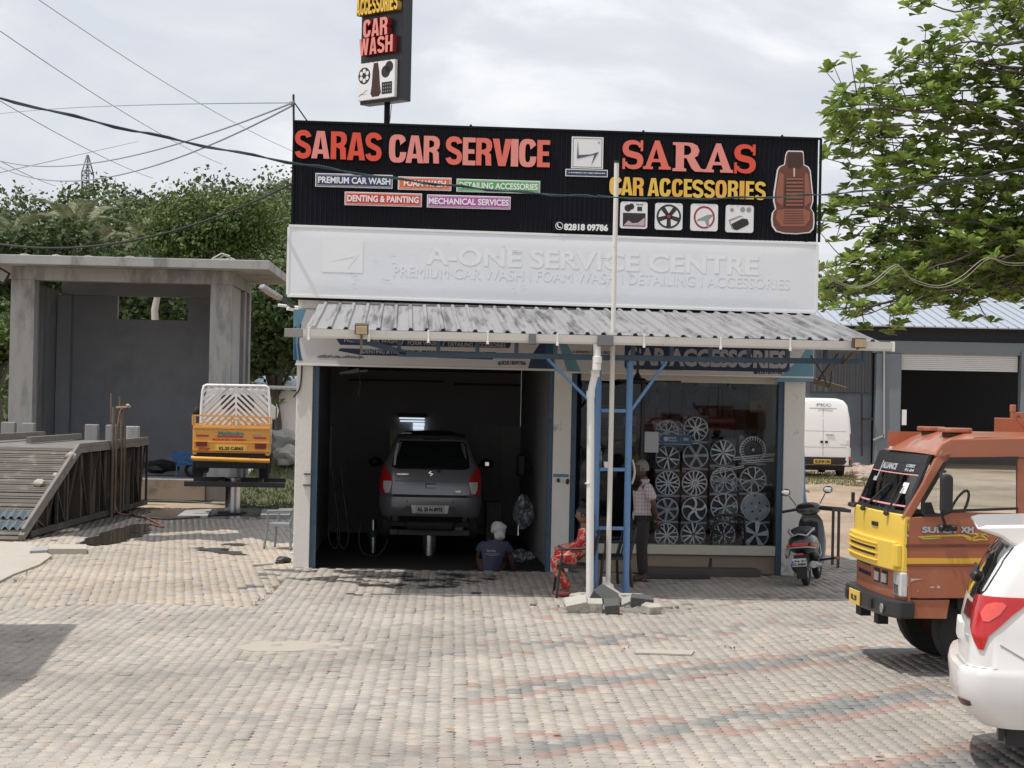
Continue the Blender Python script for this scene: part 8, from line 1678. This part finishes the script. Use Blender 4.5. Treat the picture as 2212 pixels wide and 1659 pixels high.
hand(man,(.19,-.05,.85),(.25,.3,-1),(-.4,0,.1),SKIN2,1,.5);hand(man,(.18,.05,.83),(.3,-.3,-.9),(-.4,0,.1),SKIN2,1,.6)
for s in(-1,1):m=MB(mat('sandal_brown',(.10,.05,.03),.7));m.prism([(-.16,s*.1-.045),(.08,s*.1-.04),(.09,s*.1+.04),(-.15,s*.1+.05)],0,.022,'z');m.bar((-.07,s*.1-.045,.03),(-.07,s*.1+.045,.06),.03,.01);part('sandal',m,man,bevel=.005)
G0=gr(1236,1293);GIRL=Frame((G0.x+.16,G0.y+.28,0),0);girl=thing('person','girl in patterned red dress and trousers seated sideways on a black chair','person',GIRL,(0,0,0))
def floral(name):
 m=bpy.data.materials.new(name);m.use_nodes=True;N=m.node_tree.nodes;L=m.node_tree.links;p=N['Principled BSDF'];p.inputs['Roughness'].default_value=.6;tc=N.new('ShaderNodeTexCoord');n=N.new('ShaderNodeTexNoise');n.inputs['Scale'].default_value=7;n.inputs['Distortion'].default_value=2.5;n.inputs['Detail'].default_value=3;r=N.new('ShaderNodeValToRGB')
 r.color_ramp.interpolation='LINEAR';E=r.color_ramp.elements;E[0].position=.0;E[0].color=(.34,.008,.014,1);E[1].position=.50;E[1].color=(.45,.015,.02,1);a=E.new(.55);a.color=(.62,.22,.16,1);b=E.new(.62);b.color=(.55,.42,.30,1);c=E.new(.67);c.color=(.45,.03,.03,1)
 L.new(tc.outputs['Object'],n.inputs[0]);L.new(n.outputs[0],r.inputs[0]);L.new(r.outputs[0],p.inputs['Base Color']);n2=N.new('ShaderNodeTexNoise');n2.inputs['Scale'].default_value=12;bp=N.new('ShaderNodeBump');bp.inputs['Strength'].default_value=.6;bp.inputs['Distance'].default_value=.02;L.new(tc.outputs['Object'],n2.inputs[0]);L.new(n2.outputs[0],bp.inputs['Height']);L.new(bp.outputs[0],p.inputs['Normal']);return m
M_FLO=floral('red_floral_cloth')
GJ={'pel':((0,0,.50),(.08,.08)),'wai':((.0,0,.62),(.06,.07)),'che':((-.02,0,.78),(.06,.08)),'nk':((-.02,0,.90),.045),'nk2':((-.03,0,.945),.038)}
gb_=[('pel','wai'),('wai','che'),('che','nk'),('nk','nk2')]
for s,n in((-1,'l'),(1,'r')):
 GJ.update({n+'sh':((-.01,s*.11,.84),.03),n+'el':((-.07,s*.15,.66),.024),n+'wr':((-.27,s*.05,.60),.020),n+'hi':((-.08,s*.07,.49),.05),n+'kn':((-.41,s*.08,.47),.04),n+'an':((-.20,s*.07,.10),.03),n+'to':((-.36,s*.07,.03),(.03,.02))});gb_+=[('che',n+'sh'),(n+'sh',n+'el'),(n+'el',n+'wr'),('pel',n+'hi'),(n+'hi',n+'kn'),(n+'kn',n+'an'),(n+'an',n+'to')]
skin('body',girl,GJ,gb_,SKIN,'pel')
DJ={'a':((-.02,0,.50),(.15,.16)),'b':((.0,0,.62),(.125,.135)),'c':((-.02,0,.78),(.12,.14)),'d':((-.02,0,.885),(.07,.07)),'k1':((-.25,0,.53),(.065,.15)),'k2':((-.40,0,.50),(.055,.14))};db_=[('a','b'),('b','c'),('c','d'),('a','k1'),('k1','k2')]
for s,n in((-1,'l'),(1,'r')):DJ.update({n+'1':((-.01,s*.12,.845),.062),n+'2':((-.07,s*.15,.665),.056),n+'3':((-.20,s*.08,.62),.044)});db_+=[('c',n+'1'),(n+'1',n+'2'),(n+'2',n+'3')]
skin('dress',girl,DJ,db_,M_FLO,'a');QJ={'p':((-.02,0,.47),(.10,.12))};qb=[]
for s,n in((-1,'l'),(1,'r')):QJ.update({n+'1':((-.40,s*.08,.46),.085),n+'2':((-.30,s*.075,.27),.072),n+'3':((-.21,s*.07,.10),.062)});qb+=[('p',n+'1'),(n+'1',n+'2'),(n+'2',n+'3')]
skin('trousers',girl,QJ,qb,M_FLO,'p');M_HB=mat('black_hair',(.015,.013,.012),.5,var=.2);head(girl,(-.045,0,1.03),(-1,-.05,-.08),SKIN,M_HB,.084)
m=MB(M_HB);m.rock((.055,0,1.0),(.045,.045,.07),3,2,.15);part('hair_bun',m,girl,smooth=60);m=MB(M_WP);m.rock((.05,-.03,1.02),(.02,.03,.06),2,1,.2);part('ribbon',m,girl,smooth=50)
hand(girl,(-.28,-.05,.60),(-1,.3,-.2),(0,0,1),SKIN,.8,.5);hand(girl,(-.28,.05,.60),(-1,-.3,-.2),(0,0,1),SKIN,.8,.5)
for s in(-1,1):m=MB(mat('pink_shoe',(.45,.13,.12),.5));m.rock((-.28,s*.07,.04),(.12,.042,.038),3,2,.05);part('shoe',m,girl,smooth=60)
W0=at(1064,1240,27.0);WK=Frame((W0.x,27.0,-.24),0);wk=thing('person','worker in navy shirt and white head cloth crouching with his back turned','person',WK,(0,0,0))
M_NVS=mat('navy_shirt',(.055,.055,.10),.9,var=.12,scale=8,bump=.5,bscale=10)
KJ={'pel':((-.04,0,.20),(.11,.10)),'wai':((-.03,.0,.34),(.10,.08)),'che':((.0,.03,.54),(.10,.08)),'nk':((.05,.06,.68),.045),'nk2':((.06,.07,.72),.05)};kb=[('pel','wai'),('wai','che'),('che','nk'),('nk','nk2')]
for s,n in((-1,'l'),(1,'r')):
 KJ.update({n+'sh':((s*.155+.02,.05,.60),.04),n+'el':((s*.24+.02,.18,.42),.042),n+'wr':((s*.20+.08,.38,.36),.03),n+'hi':((s*.1-.04,.05,.20),.09),n+'kn':((s*.20,.42,.42),.06),n+'an':((s*.14,.26,.07),.04),n+'to':((s*.15,.40,.03),(.035,.025))});kb+=[('che',n+'sh'),(n+'sh',n+'el'),(n+'el',n+'wr'),('pel',n+'hi'),(n+'hi',n+'kn'),(n+'kn',n+'an'),(n+'an',n+'to')]
skin('body',wk,KJ,kb,SKIN2,'pel')
KS={'a':((-.05,0,.12),(.19,.15)),'b':((-.04,0,.28),(.175,.135)),'c':((-.0,.02,.48),(.20,.15)),'d':((.04,.055,.64),(.11,.10)),'e':((.05,.06,.685),.065)};ks=[('a','b'),('b','c'),('c','d'),('d','e')]
for s,n in((-1,'l'),(1,'r')):KS.update({n+'1':((s*.165+.02,.05,.605),.085),n+'2':((s*.225+.02,.13,.47),.074)});ks+=[('c',n+'1'),(n+'1',n+'2')]
skin('shirt',wk,KS,ks,M_NVS,'b');head(wk,(.07,.08,.80),(.3,1,-.25),SKIN2,M_HB,.095)
m=MB(mat('head_cloth',(.50,.50,.50),.9,var=.2,scale=20,bump=.6,bscale=30));m.rock((.07,.07,.83),(.115,.115,.10),3,3,.14);m.rock((.09,.0,.74),(.085,.05,.07),5,2,.3);part('head_cloth',m,wk,smooth=60)
m=MB(SKIN2);m.tube([(.24,.10,.46),(.27,.14,.34),(.30,.22,.24)],.036,8,[.042,.036,.028]);part('forearm',m,wk,smooth=60);hand(wk,(.30,.22,.24),(.1,.5,-.8),(-1,0,0),SKIN2,1,.6)
m=MB(M_PICG);put_text(m,'Service',-.09,.04,.50,.54,-.128,.003,.02);m.bar((-.12,-.135,.47),(.10,-.135,.475),.006);m.bar((-.06,-.14,.45),(.06,-.14,.455),.005);part('shirt_print',m,wk)
# ================================================================ BAY CLUTTER
def bx(name,lab,cat,xa,xb,ya,yb2,v,dpt,mt,bev=.01):
 a,b=F(xa,yb2,v),F(xb,ya,v);m=MB(mt);m.box((a[0],v,a[1]),(b[0],v+dpt,b[1]));return single(name,m,lab,cat,SHOP,(a[0],v,a[1]),bevel=bev)
M_MACH=mat('dim_green_grey',(.07,.075,.07),.6,var=.25)
t=bx('air_compressor','dim boxy machine standing behind the crouching worker','machine',1048,1084,1085,1200,3.4,.5,M_MACH);m=MB(M_BLK);a=F(1062,1105,3.38);m.cyl((a[0],3.395,a[1]),(a[0],3.37,a[1]),.07,n=14);o=part('dial',m,t)
c=F(1127,1005,4.0);t=thing('wall_fan','dark wall fan on a bracket at the right of the wash bay','fan',SHOP,(c[0],4.0,c[1]));m=MB(M_BLK);m.box((c[0]-.08,3.95,c[1]-.18),(c[0]+.07,4.1,c[1]+.18));part('housing',m,t,bevel=.03);m=MB(M_BLK);m.bar((c[0]+.07,4.0,c[1]-.05),(c[0]+.32,4.05,c[1]-.05),.05);m.bar((c[0]-.3,4.0,c[1]-.16),(c[0]-.06,4.0,c[1]-.16),.02);part('bracket',m,t)
m=MB(M_FILM);a=F(1130,1105,2.6);m.rock((a[0],2.6,a[1]),(.15,.08,.26),4,3,.25);single('plastic_bag',m,'large clear plastic bag hanging on the bay wall','bag',SHOP,(a[0],2.6,a[1]),smooth=30)
m=MB(M_FILM);a=F(1128,1200,1.5);m.rock((a[0],1.5,a[1]),(.18,.1,.09),6,3,.3);single('plastic_bag',m,'crumpled clear plastic on the bay floor beside the worker','bag',SHOP,(a[0],1.5,a[1]),smooth=30)
m=MB(MATS['head_cloth']);a=F(991,1145,2.2);m.rock((a[0],2.2,a[1]),(.07,.04,.10),8,2,.5);single('rag',m,'grey white rag hanging under the raised hatchback','rag',SHOP,(a[0],2.2,a[1]),smooth=30)
bx('timber_post','pale timber post leaning near the left wall of the bay','post',711,718,921,1008,3.0,.05,mat('dim_timber',(.16,.14,.12),.8));
t=thing('steel_cylinder','short steel cylinder standing left of the hatchback','cylinder',SHOP,(F(806,1160,3)[0],3,-.24));a=F(806,1160,3.0);m=MB(M_STEEL);m.cyl((a[0],3,-.24),(a[0],3,F(806,1123,3)[1]),.055,n=16);part('tube',m,t,smooth=40);m=MB(mat('dim_green',(.03,.08,.04),.6));m.cyl((a[0],3,F(806,1160,3)[1]),(a[0],3,F(806,1145,3)[1]),.09,n=16);part('band',m,t)
for k,(x0,lab)in enumerate(((716,'black air hose looping down the left wall of the bay'),(735,'second black hose hung inside the bay, nearer the car'))):
 P=[SHOP.w((F(x0+a_,b_,2.0)[0],2.0,F(x0+a_,b_,2.0)[1]))for a_,b_ in((0,1006),(6,1060),(14,1120),(18,1160),(8,1185),(-6,1160),(-4,1110))];hose(lab,P,.012,M_HOSE,'air_hose','hose',6)
hose('thin cable dangling from the lintel at the left of the bay',[SHOP.w((F(x_,y_,.5)[0],.5,F(x_,y_,.5)[1]))for x_,y_ in((775,800),(778,830),(774,850),(780,864))],.008,M_HOSE,'loose_cable','cable',5)
hose('black hose coiled on the bay floor left of the lift post',[SHOP.w((F(x_,y_,2.4)[0],2.4+k*.03,F(x_,y_,2.4)[1]))for k,(x_,y_)in enumerate(((780,1130),(775,1165),(785,1195),(815,1200),(835,1175),(838,1150)))],.012,mat('grey_hose',(.07,.07,.075),.5),'air_hose','hose',6)
for k,(xa,xb,lab)in enumerate(((735,772,'left of two fluorescent battens under the bay lintel'),(745,790,'right of two fluorescent battens under the bay lintel'))):
 a,b=F(xa,806-k,1.0),F(xb,797+k*2,1.0);m=MB(M_PICG);m.bar((a[0],1.0+k*.3,a[1]),(b[0],1.3+k*.3,b[1]),.04,.03);single('batten_lamp',m,lab,'lamp',SHOP,(a[0],1,a[1]))
hose('dark cable running down the left pillar edge',[SHOP.w((F(x_,y_,-.03)[0],-.03,F(x_,y_,-.03)[1]))for x_,y_ in((652,790),(651,815),(647,840),(640,850),(634,858))],.012,M_HOSE,'pillar_cable','cable',6)
for px,py,lab in((666,1024,'upper small latch on the left pillar'),(664,1048,'lower small latch on the left pillar')):a=F(px,py,-.01);m=MB(M_RUST);m.box((a[0]-.06,-.03,a[1]-.012),(a[0]+.05,-.001,a[1]+.012));single('latch',m,lab,'latch',SHOP,(a[0],-.01,a[1]),bevel=.003)
a=F(1214,1027,-.01);m=MB(mat('blue_smear',(.12,.24,.33),.7,var=.3,scale=20));m.box((p0+.01,-.006,a[1]-.025),(p1-.02,-.0015,a[1]+.02));single('painted_band',m,'faded blue painted band across the middle pillar','paint band',SHOP,(a[0],0,a[1]))
a=F(1206,1038,-.01);m=MB(M_BLK);m.rock((a[0]+.0,-.02,a[1]),(.03,.02,.04),2,1,.2);single('dark_knob',m,'black knob left on the middle pillar below the blue band','knob',SHOP,(a[0],0,a[1]));a=F(1226,1040,-.01);m=MB(M_BLK);m.rock((a[0],-.02,a[1]),(.03,.02,.045),3,1,.2);single('dark_knob',m,'larger black knob at the right edge of the middle pillar','knob',SHOP,(a[0],0,a[1]))
for k,(px,py,lab,c)in enumerate(((1364,1231,'left black slipper on the step behind the standing man',M_BLK),(1376,1234,'right black slipper on the step behind the standing man',M_BLK),(1492,1244,'small yellow flowered slipper on the dark mat',mat('slipper_yellow',(.42,.30,.10),.6)))):
 p=gr(px,py,.0);m=MB(c);m.rock((p.x,p.y,.03),(.09,.045,.03),k,2,.1);m.tube([(p.x-.03,p.y-.04,.04),(p.x-.02,p.y,.08),(p.x-.03,p.y+.04,.04)],.010,5);single('slipper',m,lab,'slipper',WORLD,(p.x,p.y,0),smooth=50)
p_=[gr(1395,1252),gr(1535,1252),gr(1520,1241),gr(1400,1241)];m=MB(mat('door_mat',(.05,.045,.045),.95,var=.3,scale=20));m.prism([(p.x,p.y)for p in p_],.012,.025,'z');single('door_mat',m,'long dark mat lying before the shop step','mat',WORLD,p_[0],recalc=True)
# ================================================================ RUBBLE HEAP AND LEAVES
M_RL=mat('rubble_pale',(.42,.40,.35),.95,var=.18,scale=5,bump=.5,bscale=25,stain=(.20,.20,.17),sscale=4,sth=.55);M_RD=mat('rubble_dark',(.085,.088,.085),.9,var=.3,scale=6,bump=.6,bscale=25,stain=(.22,.21,.19),sscale=4,sth=.60)
def chunk(lab,x0,x1,y0,y1,mt,tilt,z=None,seed=0,thick_=.09,dep=.2):
 thick_*=1.35;q=random.Random(seed);b=gr((x0+x1)/2,y1-2);s=(y1-869)/2.45;w=(x1-x0)/s;h=(y1-y0)/s;cz=max(h*.42,thick_*.6);n=q.choice((4,4,5));dep*=.75;pl_=[(w/2*1.25*(1+q.uniform(-.12,.12))*math.cos(2*PI*i/n+PI/4),dep*(1+q.uniform(-.2,.2))*math.sin(2*PI*i/n+PI/4))for i in range(n)]
 m=MB(mt);m.prism(pl_,-thick_/2,thick_/2,'z');A=Matrix.Rotation(tilt[0],3,'X')@Matrix.Rotation(tilt[1],3,'Y');
 m.v=[tuple(A@Vector((p[0]+q.uniform(-.012,.012),p[1]+q.uniform(-.012,.012),p[2]+q.uniform(-.008,.008)))+Vector((b.x,b.y+dep*.6,cz)))for p in m.v];return single('rubble_block',m,lab,'rubble',WORLD,(b.x,b.y+dep*.6,0),'broken blocks heaped at the foot of the poles',bevel=.008,recalc=True)
for i,a in enumerate((('long flat kerb piece under the back of the heap',1232,1398,1288,1298,M_RL,(.05,0),None,1,.05,.10),('small white block at the far left of the heap, against the downpipe',1229,1258,1290,1302,M_RL,(.1,.05),None,2,.06,.12),('large pale angular block at the left end of the heap',1222,1272,1298,1326,M_RL,(.35,-.25),None,3,.10,.22),
('flat pale block lying front centre left of the heap',1259,1306,1306,1326,M_RL,(.15,.05),None,4,.09,.2),('big dark block tilted against the thin pole',1282,1341,1276,1312,M_RD,(.55,.45),None,5,.10,.22),('pale slab leaning to the right off the thin pole',1302,1352,1266,1300,M_RL,(.4,.62),None,6,.05,.16),
('dark rough block at the front of the heap',1302,1340,1305,1330,M_RD,(.3,-.12),None,7,.10,.2),('mid grey block right of the dark front block',1341,1377,1294,1314,M_CONC,(.35,-.35),None,8,.07,.16),('dark flat block behind at the right of the heap',1358,1414,1297,1316,M_RD,(.2,.08),None,9,.09,.18),('pale dark streaked block at the right end of the heap',1388,1427,1312,1329,M_RL,(.18,.05),None,10,.07,.16))):chunk(*a)
gm=MB(mat('gravel_grey',(.27,.26,.23),.95,var=.3,scale=30));q=random.Random(12)
for k in range(46):
 a=q.gauss(0,.38);b=q.gauss(0,.12);c=gr(1325,1316);r=q.uniform(.018,.042);gm.rock((c.x+a,c.y+.15+b,r*.6),(r*q.uniform(.8,1.5),r,r*.8),k,1,.4)
for k in range(1300):
 a=q.gauss(0,.32);b=q.gauss(0,.10);c=gr(1330,1322);r=q.uniform(.004,.013);p=(c.x+a*1.2,c.y+.12+b,.012+r*.4);gm.v+=[(p[0]+r,p[1],p[2]),(p[0],p[1]+r,p[2]),(p[0]-r,p[1],p[2]),(p[0],p[1]-r,p[2]),(p[0],p[1],p[2]+r)];n=len(gm.v)-5
 for i in range(4):gm.f.append([n+i,n+(i+1)%4,n+4]);gm.fm.append(0)
o=link('gravel',gm.data('gravel'));tag(o,kind='stuff')
M_DLF=mat('dry_leaf_brown',(.42,.24,.12),.8,var=.4,scale=15);M_DLD=mat('dry_leaf_dark',(.13,.06,.035),.8,var=.3,scale=15)
for i,(px,py,s,mt,lab)in enumerate(((972,1579,.055,M_DLF,'curled tan leaf on the paving near the bottom centre'),(1201,1585,.055,M_DLF,'folded tan leaf right of the other near the bottom centre'),(1862,1401,.05,M_DLD,'curled dark brown leaf in front of the truck bumper'),(1588,1385,.03,M_DLD,'tiny dark leaf between the red bands mid forecourt'),(1490,1320,.03,M_DLD,'small dark leaf near the shade edge'),(1900,1640,.05,M_DLD,'reddish leaf at the bottom edge near the carrier'),(1745,1300,.035,M_DLD,'small dark leaf in the sun behind the truck'))):
 p=gr(px,py,.012);m=MB(mt);a=i*1.3
 def lf_(u,v):x=(u-.5)*2*s*.8;y=(v-.5)*2*s*.55*math.sin(PI*min(.97,max(.03,u)));return(p.x+x*math.cos(a)-y*math.sin(a),p.y+x*math.sin(a)+y*math.cos(a),p.z+.012+9*y*y+3.5*x*x)
 m.grid(lf_,8,6);single('dry_leaf',m,lab,'leaf',WORLD,(p.x,p.y,0),smooth=60)
p=gr(1432,1404,.0);P_=[gr(1370,1413),gr(1494,1417),gr(1500,1408),gr(1378,1405)];m=MB(M_CONCW);m.prism([(q_.x,q_.y)for q_ in P_],.0,.016,'z');single('cement_patch',m,'pale rectangular cement patch set in the paving between bands','patch',WORLD,P_[0],recalc=True)
P_=[gr(505,1400),gr(540,1407),gr(790,1408),gr(830,1394),gr(820,1386),gr(560,1385)];m=MB(mat('sand_film',(.395,.35,.295),.95,var=.12));m.prism([(q_.x,q_.y)for q_ in P_],-.004,.0035,'z');single('cement_patch',m,'yellowish cement patch in the left half of the forecourt','patch',WORLD,P_[0],recalc=True)
b0=at(392,1028,44.9);t=thing('wheelbarrow','blue steel wheelbarrow parked on the plinth left of the jeep','wheelbarrow',WORLD,(b0.x,44.9,.44));Wb=lambda px,py,dy=0:at(px,py,44.9+dy)
M_WB=mat('barrow_blue',(.04,.14,.32),.5,var=.15);m=MB(M_WB);p1_,p2_,p3_,p4_=Wb(374,976),Wb(424,978),Wb(424,1005),Wb(386,1004)
vs=[p1_+Vector((0,-.3,0)),p2_+Vector((0,-.3,0)),p3_+Vector((0,-.18,0)),p4_+Vector((0,-.18,0)),p1_+Vector((0,.3,0)),p2_+Vector((0,.3,0)),p3_+Vector((0,.18,0)),p4_+Vector((0,.18,0))];m.add(vs,[(0,1,2,3),(7,6,5,4),(0,3,7,4),(1,5,6,2),(3,2,6,7)]);part('tray',m,t)
for dy in(-.2,.2):m=MB(M_WB);m.bar(Wb(361,987,dy),Wb(425,1006,dy),.04);m.bar(Wb(382,1004,dy),Wb(381,1030,dy),.035);part('frame',m,t)
c=Wb(405,1018);m=MB(M_RUB);m.lathe([(.10,-.04),(.17,-.04),(.18,0),(.17,.04),(.10,.04)],(c.x+.1,44.9,.44+.18),20,'y');part('wheel',m,t,smooth=40)
m=MB(M_BLK);c=at(350,1008,45.5);m.rock((c.x,45.5,c.z),(.45,.4,.16),6,2,.3);single('covered_heap',m,'low black covered heap lying left of the wheelbarrow','heap',WORLD,(c.x,45.5,.44),smooth=50)
